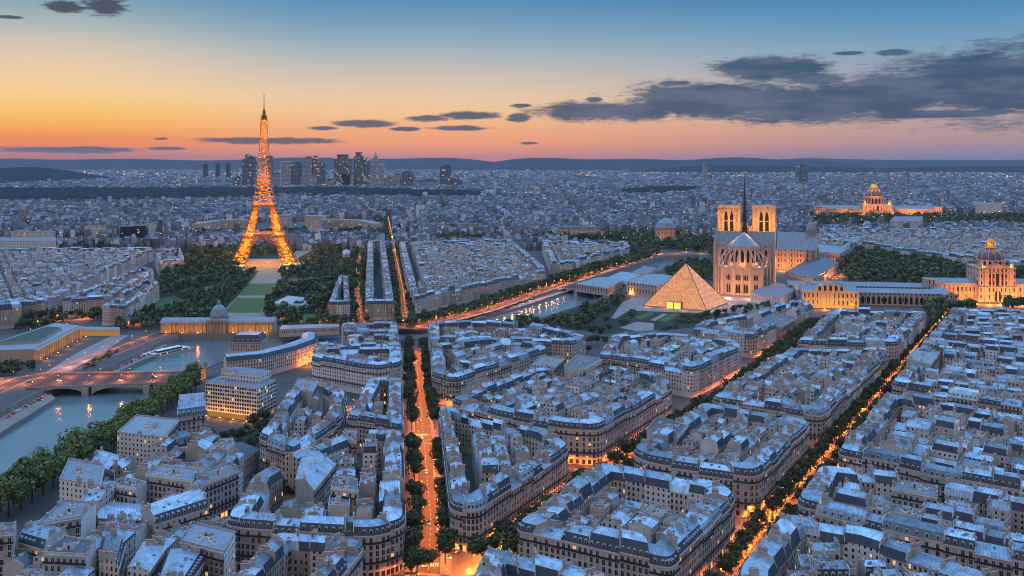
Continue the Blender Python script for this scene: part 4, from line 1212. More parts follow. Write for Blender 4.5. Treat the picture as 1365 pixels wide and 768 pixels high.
# --- cathedral seen from the apse
def arch_win(mb, x, y, z, w, h, a, mat=VOID, out=.25):
    """pointed window lying just proud of a wall whose outward normal is at angle a-90deg"""
    c, s = math.cos(a), math.sin(a); nx, ny = s*out, -c*out
    pr = [(-w/2, 0), (w/2, 0), (w/2, h*.68), (w*.28, h*.88), (0, h), (-w*.28, h*.88), (-w/2, h*.68)]
    mb.poly([(x+nx+c*u, y+ny+s*u, z+v) for u, v in pr], mat)
def gable_roof(mb, x0, x1, y0, y1, z, rise, mat, axis='y', wall=None, ti=1.0):
    if axis == 'y':
        xm = (x0+x1)/2; L = y1-y0; sl = math.hypot((x1-x0)/2, rise)
        mb.poly([(x0,y1,z),(x0,y0,z),(xm,y0,z+rise),(xm,y1,z+rise)], mat, [(L,0),(0,0),(0,sl),(L,sl)], ti); mb.poly([(x1,y0,z),(x1,y1,z),(xm,y1,z+rise),(xm,y0,z+rise)], mat, [(0,0),(L,0),(L,sl),(0,sl)], ti)
        if wall: mb.poly([(x0,y0,z),(x1,y0,z),(xm,y0,z+rise)], wall); mb.poly([(x1,y1,z),(x0,y1,z),(xm,y1,z+rise)], wall)
    else:
        ym = (y0+y1)/2; L = x1-x0; sl = math.hypot((y1-y0)/2, rise)
        mb.poly([(x0,y0,z),(x1,y0,z),(x1,ym,z+rise),(x0,ym,z+rise)], mat, [(0,0),(L,0),(L,sl),(0,sl)], ti); mb.poly([(x1,y1,z),(x0,y1,z),(x0,ym,z+rise),(x1,ym,z+rise)], mat, [(0,0),(L,0),(L,sl),(0,sl)], ti)
        if wall: mb.poly([(x0,y1,z),(x0,y0,z),(x0,ym,z+rise)], wall); mb.poly([(x1,y0,z),(x1,y1,z),(x1,ym,z+rise)], wall)
def cathedral():
    X, Y = G(989, 394); root = empty('cathedral', (X, Y, 0), 'great gothic cathedral with two golden belfries and a dark needle spire', 'cathedral', rz=-.30)
    st = LANDPL
    mb = MB()
    plan = [(37, 26), (37, 112), (-37, 112), (-37, 26), (-28, 8), (-11, 0), (11, 0), (28, 8)]
    mb.prism(plan, 0, 41, st, LEAD)
    for i in range(len(plan)):
        a, b = plan[i], plan[(i+1) % len(plan)]; L = dist(a, b); an = math.atan2(b[1]-a[1], b[0]-a[0])
        k = max(1, int(L/9.5))
        for j in range(k+1):
            p = lerp(a, b, j/k); mb.box(p[0]+math.sin(an)*1.0, p[1]-math.cos(an)*1.0, 0, 2.2, 4.2, 42, st, an); mb.box(p[0]+math.sin(an)*1.2, p[1]-math.cos(an)*1.2, 42, 1.7, 2.6, 8, st, an, taper=.15)
        for j in range(k):
            p = lerp(a, b, (j+.5)/k)
            for o in (-1.7, 1.7): arch_win(mb, p[0]+math.cos(an)*o, p[1]+math.sin(an)*o, 3.5, 2.7, 14, an)
            for o in (-2.4, 0, 2.4): arch_win(mb, p[0]+math.cos(an)*o, p[1]+math.sin(an)*o, 22, 1.9, 9.5 if o == 0 else 8, an)
        front_band(mb, [a, b], 38.6, 1.2, 2.4, st); front_band(mb, [a, b], 18.5, .8, 1.2, st)
    mb.build('ambulatory', root)
    mb = MB()
    cy0, rd = 34, 23.5
    n = 9; ring = [(rd*math.cos(PI+PI*i/n), cy0+rd*math.sin(PI+PI*i/n)) for i in range(n+1)]
    pl = ring + [(rd, 60), (-rd, 60)]
    mb.prism(pl, 40, 70, st, LEAD)
    for i in range(n):
        a, b = ring[i], ring[i+1]; an = math.atan2(b[1]-a[1], b[0]-a[0]); p = lerp(a, b, .5); arch_win(mb, p[0], p[1], 47, 4.4, 19, an)
        front_band(mb, [a, b], 69, 1.0, 1.6, st)
    co = mb.build('choir', root)
    mb = MB(); ap = (0, cy0+2, 89)
    for i in range(n):
        a, b = ring[i], ring[i+1]; mb.poly([(*a, 70.8), (*b, 70.8), ap], LEAD, [(0, 0), (dist(a, b), 0), (dist(a, b)/2, 28)], 1.0)
    mb.poly([(-rd, 60, 70.8), (*ring[0], 70.8), ap, (0, 60, 89)], LEAD, [(0,0),(26,0),(26,28),(0,28)]); mb.poly([(*ring[-1], 70.8), (rd, 60, 70.8), (0, 60, 89), ap], LEAD, [(0,0),(26,0),(26,28),(0,28)])
    mb.build('choir_roof', root)
    for i in range(n+1):        # flying buttresses
        mb = MB(); t = PI+PI*i/n; c, s = math.cos(t), math.sin(t)
        pts = [(rd+.3, 63), (rd+5, 59), (rd+10, 52), (rd+13.5, 43)]
        for (r0, z0), (r1, z1) in zip(pts[:-1], pts[1:]): mb.bar((c*r0, cy0+s*r0, z0), (c*r1, cy0+s*r1, z1), 2.0, st)
        mb.bar((c*(rd+13.5), cy0+s*(rd+13.5), 38), (c*(rd+13.5), cy0+s*(rd+13.5), 53), 2.6, st, 2.0); mb.bar((c*(rd+13.5), cy0+s*(rd+13.5), 53), (c*(rd+13.5), cy0+s*(rd+13.5), 60), 2.2, st, .2)
        mb.build('flying_buttress', root)
    mb = MB()
    mb.prism([(-44, 56), (44, 56), (44, 78), (-44, 78)], 0, 68, st); gable_roof(mb, -44, 44, 55, 79, 68, 21, LEAD, 'x', st)
    for s in (1, -1):
        for yy in (56, 78): mb.box(s*44, yy, 0, 4, 4, 72, st); mb.box(s*44, yy, 72, 3.4, 3.4, 13, st, taper=.1)
        for u in (-32, -24): arch_win(mb, s*abs(u), 56, 46, 4, 17, 0)
        arch_win(mb, 44*s, 67, 30, 9, 26, PI/2 if s > 0 else -PI/2)
    mb.build('transept', root)
    mb = MB()
    mb.prism([(-21, 78), (21, 78), (21, 114), (-21, 114)], 0, 70, st); gable_roof(mb, -22, 22, 60, 114, 70, 19, LEAD, 'y')
    mb.build('nave', root)
    for s in (1, -1):
        tw = MB(); cx, cyy = s*27, 128
        tw.box(cx, cyy, 0, 35, 30, 84, st); tw.box(cx, cyy, 84, 33, 28, 38, st); tw.box(cx, cyy, 122, 36, 31, 3.5, st, bottom=True); 
        for i in range(9):
            for yy in (-15, 15): tw.box(cx-16+4*i, cyy+yy, 125.5, 1.2, 1.0, 1.8, st)
            for xx in (-17.5, 17.5): tw.box(cx+xx, cyy-13+3.2*i, 125.5, 1.0, 1.2, 1.8, st)
        for u in (-15.5, -8.8, 0, 8.8, 15.5):
            tw.box(cx+u, cyy-14.6, 84, 3.0, 2.4, 37, st); tw.box(cx+u, cyy+14.6, 84, 3.0, 2.4, 37, st)
        for v in (-12, 0, 12):
            for e in (-1, 1): tw.box(cx+e*17, cyy+v, 84, 2.4, 3.0, 37, st)
        for u in (-4.4, 4.4):
            arch_win(tw, cx+u, cyy-14, 86, 5.0, 32, 0); arch_win(tw, cx+u, cyy+14, 86, 5.0, 32, PI)
        for v in (-6, 6):
            arch_win(tw, cx+16.5, cyy+v, 86, 5.0, 32, PI/2); arch_win(tw, cx-16.5, cyy+v, 86, 5.0, 32, -PI/2)
        tw.box(cx, cyy, 101, 34.2, 29.2, 1.4, st, bottom=True)
        for i in range(10): tw.box(cx-15.5+3.44*i, cyy-15.6, 117, .8, .8, 6.5, st)
        tw.box(cx-16, cyy-14, 125.5, 3, 3, 4, st, taper=.2); tw.box(cx+16, cyy-14, 125.5, 3, 3, 4, st, taper=.2)
        tw.build('belfry', root)
        for u in (-10, 10): lamp_light('floodlight_lamp', (cx+u, cyy-38, 98), 34000, GOLDL, 1.0).parent = root
        lamp_light('floodlight_lamp', (cx+s*34, cyy-4, 92), 18000, GOLDL, 1.0).parent = root
        flood(root, (cx, cyy-20, 71.5), 2000, GOLDL)
    mb = MB(); mb.box(0, 129, 0, 20, 24, 90, st); mb.box(0, 128, 90, 19.5, 25, 2, st, bottom=True)
    for i in range(5): mb.box(-8+4*i, 117, 84, 1.2, 1.4, 11, st)
    mb.build('gallery', root)
    sp = MB(); sp.box(0, 67, 84, 9, 9, 12, DARK, taper=.8)
    sp.lathe(0, 67, [(4.6, 96), (3.2, 108), (3.6, 109), (2.4, 122), (1.1, 150), (.25, 176)], DARK, 8)
    for i in range(8):
        t = 2*PI*i/8
        for z, rr in ((96, 5.2), (108, 3.9)): sp.bar((rr*math.cos(t), 67+rr*math.sin(t), z-4), (rr*math.cos(t), 67+rr*math.sin(t), z+5), .9, DARK, .2)
    sp.build('spire', root)
    for x, y, z, p in ((-60, 4, 4, 70000), (-20, -34, 4, 80000), (20, -34, 4, 80000), (60, 2, 4, 100000), (70, 50, 6, 120000), (0, 4, 44, 7000), (24, 14, 44, 8000), (-24, 14, 44, 7000), (54, 66, 44, 40000)):
        lamp_light('floodlight_lamp', (x, y, z+1.5), p, (1.0, .36, .14), 1.0).parent = root
        flood(root, (x, y, z-3.2 if z < 10 else z-2.4), 400, WARM)
cathedral()

def parish():
    X, Y = G(1062, 360); root = empty('parish_church', (X, Y, 0), 'smaller stone church with grey pitched roof and clock turret behind the cathedral', 'church', rz=-.34)
    mb = MB(); mb.prism([(-34, 0), (34, 0), (34, 60), (-34, 60)], 0, 36, LANDST); 
    for i in range(8): mb.box(-34+9.7*i, -1, 0, 2.4, 3, 37, LANDPL)
    for i in range(6): mb.box(35, 5+10*i, 0, 3, 2.4, 37, LANDPL)
    mb.build('nave', root)
    mb = MB(); gable_roof(mb, -35, 35, -1, 61, 36, 30, LEAD, 'x', LANDPL); mb.build('roof', root)
    mb = MB(); mb.box(24, 30, 30, 18, 18, 28, LANDPL); mb.lathe(24, 30, [(8, 58), (8, 70), (9, 70.5), (8.4, 76), (6, 82), (2.4, 86), (2.4, 90), (.2, 97)], LEAD, 14)
    for a in range(4):
        t = a*PI/2; mb.box(24+9*math.cos(t), 30+9*math.sin(t), 55, 3, 3, 8, LANDPL, t, taper=.3)
    tu = mb.build('clock_turret', root)
    mb = MB(); mb.lathe(0, 0, [(0.01, 0), (3.6, 0)], emit('clock_face', (1.0, .62, .3), 1.6, False), 20); c = mb.build('clock', tu); c.location = (24, 20.7, 50); c.rotation_euler = (PI/2, 0, 0)
    for x, y in ((-24, -22), (8, -22), (54, 18), (54, 46)):
        flood(root, (x, y, 3), 50000)
parish()

# --- glass pyramid
def pyramid():
    cx, cyy = 239.0, 1289.0
    cor = [G(857, 408), G(942, 415), G(971, 404)]; cor.append((cor[0][0]+cor[2][0]-cor[1][0], cor[0][1]+cor[2][1]-cor[1][1]))
    cx = sum(c[0] for c in cor)/4; cyy = sum(c[1] for c in cor)/4
    root = empty('glass_pyramid', (cx, cyy, 0), 'large glass pyramid lit amber from inside on the pale square', 'pyramid')
    m = bpy.data.materials.new('lit_pyramid_glass'); m.use_nodes = True; nt = m.node_tree; b = nt.nodes['Principled BSDF']
    uv = node(nt, 'ShaderNodeUVMap'); uv.uv_map = 'uv'
    s = node(nt, 'ShaderNodeSeparateXYZ'); nt.links.new(uv.outputs[0], s.inputs[0])
    p1 = math_n(nt, 'ADD', s.outputs[0], s.outputs[1]); p2 = math_n(nt, 'SUBTRACT', s.outputs[0], s.outputs[1])
    cb = node(nt, 'ShaderNodeCombineXYZ'); nt.links.new(math_n(nt, 'FLOOR', p1), cb.inputs[0]); nt.links.new(math_n(nt, 'FLOOR', p2), cb.inputs[1])
    wn = node(nt, 'ShaderNodeTexWhiteNoise'); nt.links.new(cb.outputs[0], wn.inputs[0])
    g = node(nt, 'ShaderNodeNewGeometry'); n = noise_n(nt, g.outputs['Position'], .06, 3, .6)
    e1 = math_n(nt, 'LESS_THAN', math_n(nt, 'FRACT', p1), .22); e2 = math_n(nt, 'LESS_THAN', math_n(nt, 'FRACT', p2), .22)
    bar = math_n(nt, 'MAXIMUM', e1, e2)
    k = math_n(nt, 'MULTIPLY', math_n(nt, 'SUBTRACT', 1.0, math_n(nt, 'MULTIPLY', bar, .75)), math_n(nt, 'MULTIPLY', math_n(nt, 'ADD', math_n(nt, 'MULTIPLY', wn.outputs['Value'], .32), .7), math_n(nt, 'ADD', math_n(nt, 'MULTIPLY', n, .4), .65)))
    b.inputs['Base Color'].default_value = (.16, .12, .09, 1); setp(b, Roughness=.15)
    nt.links.new(mix_n(nt, wn.outputs['Value'], (1.0, .28, .03), (1.0, .41, .07)), b.inputs['Emission Color']); nt.links.new(math_n(nt, 'MULTIPLY', k, 1.25), b.inputs['Emission Strength'])
    mb = MB(); q = [(c[0]-cx, c[1]-cyy) for c in cor]; q = ccw(q); H = 57.0
    apex = (0, 0, H)
    bars = MB()
    for i in range(4):
        a, c = q[i], q[(i+1) % 4]; N = 22
        mb.poly([(*a, .6), (*c, .6), apex], m, [(0, 0), (N, 0), (N/2, N)])
        bars.bar((*a, .6), apex, 1.0, DARK); bars.bar((*a, .7), (*c, .7), 1.2, QUAY)
    mb.build('glass_skin', root); bars.build('frame', root)
    # entrance on the wide face, looking at the gardens
    a, c = [(p[0]-cx, p[1]-cyy) for p in cor[:2]]; an = math.atan2(c[1]-a[1], c[0]-a[0]); p = lerp(a, c, .50)
    mb = MB(); e = emit('entrance_light', (1.0, .60, .13), 1.5)
    nx, ny = math.sin(an), -math.cos(an)
    for o in (-5.2, 5.2): mb.box(p[0]+math.cos(an)*o+nx*.2, p[1]+math.sin(an)*o+ny*.2, .2, 9.4, 4.5, 8.5, e, an)
    for o in (-10.4, 0, 10.4): mb.box(p[0]+math.cos(an)*o+nx*.3, p[1]+math.sin(an)*o+ny*.3, 0, .8, 5.4, 9.8, DARK, an)
    mb.box(p[0]+nx*.3, p[1]+ny*.3, 8.7, 21.5, 5.6, 1.1, LANDPL, an, bottom=True)
    mb.build('entrance', root)
    for t in (.12, .4, .7, .95):
        for i in (0, 1):
            A, B = cor[i], cor[i+1]; n2 = (B[1]-A[1], -(B[0]-A[0])); l = math.hypot(*n2); pt = lerp(A, B, t)
            lamp_light('pyramid_glow_lamp', (pt[0]-cx+n2[0]/l*7, pt[1]-cyy+n2[1]/l*7, 5), 2600, GOLDL, 1.0).parent = root
pyramid()

# --- domed churches and palaces
def dome_palace(px, py, name, label, s, wing_l, wing_r, body_w, body_h, low_h, drum_r, drum_h, dome_h, lant, gold, rz, power, ped=True):
    X, Y = G(px, py); root = empty(name, (X, Y, 0), label, 'palace', rz=rz)
    bd = body_w; mb = MB()
    mb.box(0, bd*.5, 0, bd, bd, low_h, LANDST); mb.box(0, bd*.5, low_h, bd*.96, bd*.96, body_h-low_h, LANDST)
    for z, w in ((low_h, 1.03), (body_h, 1.0)): mb.box(0, bd*.5, z-1.2, bd*w, bd*w, 1.4, LANDPL, bottom=True)
    for i in range(7):
        mb.box(-bd*.5+bd*i/6, -.6, 0, bd*.035, 1.2, low_h-1.2, LANDPL)
        if i in (1, 2, 4, 5): mb.box(-bd*.5+bd*i/6, -.2, low_h, bd*.035, 1.6, body_h-low_h-1.4, LANDPL)
    for u in (-.16, 0, .16): mb.box(bd*u, .0, low_h+2*s, bd*.075, .9, (body_h-low_h)*.62, VOID)
    arch_win(mb, 0, 0, 1, bd*.16, low_h*.8, 0, VOID, .6)
    mb.build('body', root)
    if ped:
        mb = MB(); w = bd*.33; z = body_h; mb.poly([(-w, -1.4, z), (w, -1.4, z), (0, -1.4, z+w*.34)], LANDPL); gable_roof(mb, -w-1, w+1, -1.6, bd*.5, z+.3, w*.36, LEAD, 'y'); mb.build('pediment', root)
    for a, nm in ((-1, wing_l), (1, wing_r)):
        if not nm: continue
        L, d, h = nm; mb = MB(); x0, x1 = (-bd*.5-L, -bd*.5-.01) if a < 0 else (bd*.5+.01, bd*.5+L)
        y0 = bd*.12
        mb.prism([(x0, y0), (x1, y0), (x1, y0+d), (x0, y0+d)], 0, h, LANDST)
        mb.box((x0+x1)/2, y0+d/2, h, x1-x0, d+1, 1.2, LANDPL, bottom=True)
        n = int(L/6)
        for i in range(n+1): mb.box(x0+(x1-x0)*i/n, y0-.3, 0, 1.0, .9, h, LANDPL)
        w = mb.build('wing', root)
        mb = MB(); gable_roof(mb, x0, x1, y0-.5, y0+d+.5, h+1.2, d*.32, LEAD, 'x', LANDPL); mb.build('wing_roof', w)
        xe = x0 if a < 0 else x1; mb = MB(); mb.box(xe, y0+d*.4, 0, 13*s, d*1.2, h*1.22, LANDST, top=LEAD); mb.box(xe, y0+d*.4, h*1.22, 13.6*s, d*1.25, 1.2, LANDPL, bottom=True, top=LEAD); mb.build('end_pavilion', root)
        k = max(2, int(L/16))
        for i in range(k): flood(root, (x0+(x1-x0)*(i+.5)/k, y0-24*s, 2), power*.7)
    mb = MB(); cyy = bd*.5; z = body_h
    mb.lathe(0, cyy, [(drum_r*1.12, z), (drum_r*1.12, z+1.5), (drum_r, z+1.5), (drum_r, z+drum_h), (drum_r*1.08, z+drum_h), (drum_r*1.08, z+drum_h+1.5), (drum_r, z+drum_h+1.5)], LANDPL, 32)
    for i in range(16):
        t = 2*PI*(i+.5)/16; mb.box(drum_r*1.04*math.cos(t), cyy+drum_r*1.04*math.sin(t), z+1.5, drum_r*.1, drum_r*.1, drum_h-1.5, LANDPL, t)
        t = 2*PI*i/16; mb.box(drum_r*math.cos(t), cyy+drum_r*math.sin(t), z+2.5, .6, drum_r*.17, drum_h*.66, VOID, t)
    mb.build('drum', root)
    mb = MB(); zb = z+drum_h+1.5
    mb.lathe(0, cyy, [(drum_r*math.cos(t*PI/2/10), zb+dome_h*math.sin(t*PI/2/10)) for t in range(0, 9)] + [(drum_r*.16, zb+dome_h)], DOMEM, 32)
    for i in range(12):
        t0 = 2*PI*i/12
        for k in range(9):
            a, b = k*PI/2/10, (k+1)*PI/2/10
            mb.bar((1.01*drum_r*math.cos(a)*math.cos(t0), cyy+1.01*drum_r*math.cos(a)*math.sin(t0), zb+dome_h*math.sin(a)), (1.01*drum_r*math.cos(b)*math.cos(t0), cyy+1.01*drum_r*math.cos(b)*math.sin(t0), zb+dome_h*math.sin(b)), drum_r*.05, gold)
    mb.build('dome', root)
    mb = MB(); zl = zb+dome_h; r = drum_r*.36
    mb.lathe(0, cyy, [(r*1.25, zl-dome_h*.06), (r*1.25, zl+.6), (r*.85, zl+.6), (r*.85, zl+lant*.6), (r*1.05, zl+lant*.62), (r*.7, zl+lant*.85), (.3, zl+lant), (.25, zl+lant*1.4)], GOLD, 14)
    for i in range(8):
        t = 2*PI*i/8; mb.bar((r*1.05*math.cos(t), cyy+r*1.05*math.sin(t), zl), (r*1.05*math.cos(t), cyy+r*1.05*math.sin(t), zl+lant*.6), r*.16, GOLD)
    mb.build('lantern', root)
    for sx in (-1, 1):
        mb = MB(); mb.lathe(sx*bd*.42, bd*.08, [(2.4*s, body_h), (2.4*s, body_h+5*s), (2.7*s, body_h+5.2*s), (1.8*s, body_h+7*s), (.2, body_h+9*s)], LANDPL, 10); mb.build('corner_turret', root)
    for u in (-.42, -.14, .14, .42): flood(root, (bd*u, -26*s, 2), power)
    flood(root, (-bd*.36, bd*.0+2, body_h+.6), power*.12); flood(root, (bd*.36, bd*.0+2, body_h+.6), power*.12)
    for i in range(5):
        t = PI + PI*(i+.5)/5; lamp_light('floodlight_lamp', (r*2.6*math.cos(t), cyy+r*2.6*math.sin(t), zl+lant*.35), power*.05, GOLDL, .6).parent = root
    return root
dome_palace(1330, 403, 'domed_institute', 'orange-lit palace with dark ribbed dome and golden lantern beside the avenue end', 1.0, (62, 20, 24), (70, 20, 24), 50, 48, 21, 17.5, 8, 17, 13, LANDPL, -.10, 48000)
dome_palace(1170, 291, 'domed_hospital_church', 'distant orange-lit church with gilded dome among dark trees', 2.0, (140, 34, 30), (150, 34, 30), 98, 46, 22, 29, 26, 28, 14, GOLD, -.12, 210000, ped=False)

def hall(px_quad, z, name, label, cat, wallm, roofm, roof_rise=0.0):
    W = ccw([G(p[0], p[1], z) for p in px_quad]); c = (sum(p[0] for p in W)/len(W), sum(p[1] for p in W)/len(W))
    root = empty(name, (*c, 0), label, cat); q = [(p[0]-c[0], p[1]-c[1]) for p in W]
    mb = MB(); mb.prism(q, 0, z, wallm); mb.build('wall', root)
    mb = MB()
    if roof_rise:
        k = min(range(4), key=lambda i: dist(q[i], q[(i+1) % 4])); q2 = q[k:] + q[:k]
        m0, m1 = lerp(q2[0], q2[1], .5), lerp(q2[2], q2[3], .5)
        a, b = lerp(m0, m1, .10), lerp(m0, m1, .90)
        for poly in ([q2[1], q2[2], b, a], [q2[3], q2[0], a, b]):
            l = dist(poly[0], poly[1]); mb.poly([(*poly[0], z), (*poly[1], z), (*poly[2], z+roof_rise), (*poly[3], z+roof_rise)], roofm, [(0, 0), (l, 0), (l*.9, 8), (l*.1, 8)])
        mb.poly([(*q2[0], z), (*q2[1], z), (*a, z+roof_rise)], roofm, [(0, 0), (10, 0), (5, 8)]); mb.poly([(*q2[2], z), (*q2[3], z), (*b, z+roof_rise)], roofm, [(0, 0), (10, 0), (5, 8)])
    else:
        mb.prism(q, z, z+.9, LANDPL, roofm)
    mb.build('roof', root)
    return root, q, c
# courtyard museum with the curved pediment
def museum():
    X, Y = G(1107, 411); root = empty('courtyard_museum', (X, Y, 0), 'long courtyard museum with a lit facade under a curved pediment', 'museum', rz=-.16)
    mb = MB(); mb.box(0, 15, 0, 72, 30, 22, LANDST); mb.box(0, 15, 21, 73.5, 31, 1.6, LANDPL, bottom=True)
    for i in range(13): mb.box(-36+6*i, -.4, 0, 1.1, 1.2, 21, LANDPL)
    n = 16; pts = [(-22+44*i/n, 22.6+11.5*math.sin(PI*i/n)**.8) for i in range(n+1)]
    mb.poly([(u, -1.2, z) for u, z in [(-24, 22.6)] + pts[1:-1] + [(24, 22.6)]], LANDPL)
    for i in range(n): mb.poly([(pts[i][0], -1.2, pts[i][1]), (pts[i+1][0], -1.2, pts[i+1][1]), (pts[i+1][0], 10, pts[i+1][1]), (pts[i][0], 10, pts[i][1])], LEAD)
    for u in (-14, -7, 0, 7, 14): arch_win(mb, u, -1.2, 23.6, 3.2, 6 if abs(u) > 10 else 7.5, 0, VOID, .25)
    fr = mb.build('front_range', root)
    mb = MB(); gable_roof(mb, -36, 36, 8, 31, 22.6, 5, LEAD, 'x', LANDPL); mb.build('roof', fr)
    mb = MB(); mb.prism([(-38, 31), (40, 31), (40, 78), (-38, 78)], 0, 19, LANDST); gable_roof(mb, -38, 0, 31, 78, 19, 7, DOMEM, 'y', LANDPL); gable_roof(mb, 0, 40, 31, 78, 19, 7, DOMEM, 'y', LANDPL); mb.build('glazed_hall', root)
    mb = MB(); mb.prism([(-42, 96), (165, 96), (165, 114), (-42, 114)], 0, 18, LANDST); gable_roof(mb, -43, 166, 95, 115, 18, 5, LEAD, 'x', LANDPL); mb.build('back_wing', root)
    mb = MB(); mb.prism([(44, 38), (150, 38), (150, 58), (44, 58)], 0, 17, LANDST); gable_roof(mb, 43, 151, 37, 59, 17, 5, LEAD, 'x', LANDPL)
    for i in range(15): arch_win(mb, 49+7*i, 38, 2, 3.6, 11, 0, VOID, .3)
    mb.build('middle_wing', root)
    mb = MB(); mb.prism([(150, 20), (166, 20), (166, 96), (150, 96)], 0, 18, LANDST); gable_roof(mb, 149, 167, 19, 97, 18, 5, LEAD, 'y', LANDPL); mb.build('end_wing', root)
    mb = MB(); mb.prism([(98, 64), (142, 64), (142, 90), (98, 90)], 0, 14, LANDPL, PLAZA); mb.build('white_roof_hall', root)
    for u in (-30, -10, 10, 30): flood(root, (u, -16, 2), 17000, GOLDL)
museum()
r_, q_, c_ = hall([(1048, 362), (1084, 372), (1118, 350), (1086, 341)], 16, 'market_hall', 'low dark-roofed hall glowing orange between church and museum', 'hall', LANDST, DOMEM, 6)
for x, y in ((-30, -26), (0, -40), (26, -30), (44, -6), (30, 12)): flood(r_, (x, y, 2), 16000)
hall([(1000, 390), (1040, 398), (1068, 384), (1030, 377)], 13, 'white_pavilion_block', 'low block of pale pavilions beside the cathedral steps', 'building', PLASTER, FLATROOF)
hall([(1186, 295), (1226, 295), (1230, 289), (1192, 289)], 36, 'grey_office_block', 'grey curved-roof office block below the distant golden dome', 'building', PLASTER, FLATROOF)
hall([(1300, 272), (1335, 273), (1336, 271), (1302, 270)], 40, 'white_hospital_block', 'pair of plain white slabs near the far horizon trees', 'building', PLASTER, FLATROOF)
hall([(1062, 333), (1120, 338), (1132, 330), (1072, 326)], 24, 'colonnaded_wing', 'pale colonnaded wing behind the small church', 'building', LANDST, LEAD, 4)
hall([(768, 378), (810, 384), (830, 374), (800, 369)], 12, 'riverside_pavilion', 'low blue-roofed pavilion across the small bridge', 'building', LANDST, LEAD, 3)
hall([(836, 376), (876, 381), (905, 369), (860, 366)], 18, 'river_gallery', 'grey-roofed gallery with pillared front behind the pyramid', 'building', LANDST, LEAD, 4)
def rotunda(px, py, rad, h, name, label):
    X, Y = G(px, py); root = empty(name, (X, Y, 0), label, 'building'); mb = MB()
    mb.lathe(0, 0, [(rad, 0), (rad, h*.62), (rad*1.06, h*.62), (rad*1.06, h*.66), (rad*.98, h*.66)], LANDST, 20)
    for i in range(14): t = 2*PI*i/14; mb.box(rad*1.02*math.cos(t), rad*1.02*math.sin(t), 0, 1.2, 1.4, h*.62, LANDPL, t)
    mb.build('wall', root)
    mb = MB(); mb.lathe(0, 0, [(rad*.98, h*.66), (rad*.8, h*.8), (rad*.4, h*.92), (.3, h)], LEAD, 20); mb.build('roof', root)
    flood(root, (-rad*.6, -rad-10, 2), 20000); flood(root, (rad*.7, -rad-10, 2), 20000)
hall([(806, 371), (836, 375), (856, 366), (828, 362)], 5, 'floating_pavilion', 'flat blue-roofed pavilion moored on the upper river', 'pavilion', PLASTER, ZINC, 2)
hall([(842, 364), (862, 366), (876, 358), (858, 355)], 6, 'floating_pavilion', 'pale canopy pavilion on the upper river before the round theatre', 'pavilion', PARTY, FLATROOF)
rotunda(887, 325, 24, 62, 'round_theatre', 'tall pink-lit round building with domed top by the upper river')
rotunda(846, 390, 14, 20, 'round_pavilion', 'small domed stone pavilion left of the glass pyramid')

# --- long museum hall and the domed museum on the far bank
r_, q_, c_ = hall([(-40, 469), (45, 466.5), (106, 435), (73, 431.5)], 13, 'long_museum_hall', 'long low museum hall with green roof strip and lit colonnade', 'museum', LANDPL, LEAD)
A, B = (p for p in (G(45, 466.5, 13), G(106, 435, 13)))
mb = MB(); an = math.atan2(B[1]-A[1], B[0]-A[0]); L = dist(A, B); nx, ny = math.sin(an), -math.cos(an)
mb.box((A[0]+B[0])/2-c_[0]+nx*.12, (A[1]+B[1])/2-c_[1]+ny*.12, 1.0, L-3, .2, 9.5, COLLIT, an, bottom=True)
mb.build('lit_gallery', r_)
for i in range(27):
    p = lerp(A, B, i/26); mb = MB(); mb.bar((p[0]-c_[0]+nx*2.2, p[1]-c_[1]+ny*2.2, 0), (p[0]-c_[0]+nx*2.2, p[1]-c_[1]+ny*2.2, 11.4), 1.1, LANDPL, n=8); mb.build('column', r_)
mb = MB(); p = lerp(A, B, .5); mb.box(p[0]-c_[0]+nx*1.7, p[1]-c_[1]+ny*1.7, 11.4, L+3, 3.6, 1.5, LANDPL, an, bottom=True); mb.build('cornice', r_)
W_ = [G(-20, 462, 15), G(52, 458, 15), G(90, 436, 15), G(66, 434, 15)]
mb = MB(); q = ccw([(lerp(p, c_, .2)[0]-c_[0], lerp(p, c_, .2)[1]-c_[1]) for p in W_]); mb.prism(q, 13.8, 16.2, LANDPL, flat('patina_roof', (.04, .075, .06), .7, var=.3)); mb.build('green_roof_strip', r_)
for t in (.08, .3, .52, .74, .95): p = lerp(A, B, t); flood(r_, (p[0]-c_[0]+nx*9, p[1]-c_[1]+ny*9, 2), 2500, GOLDL)

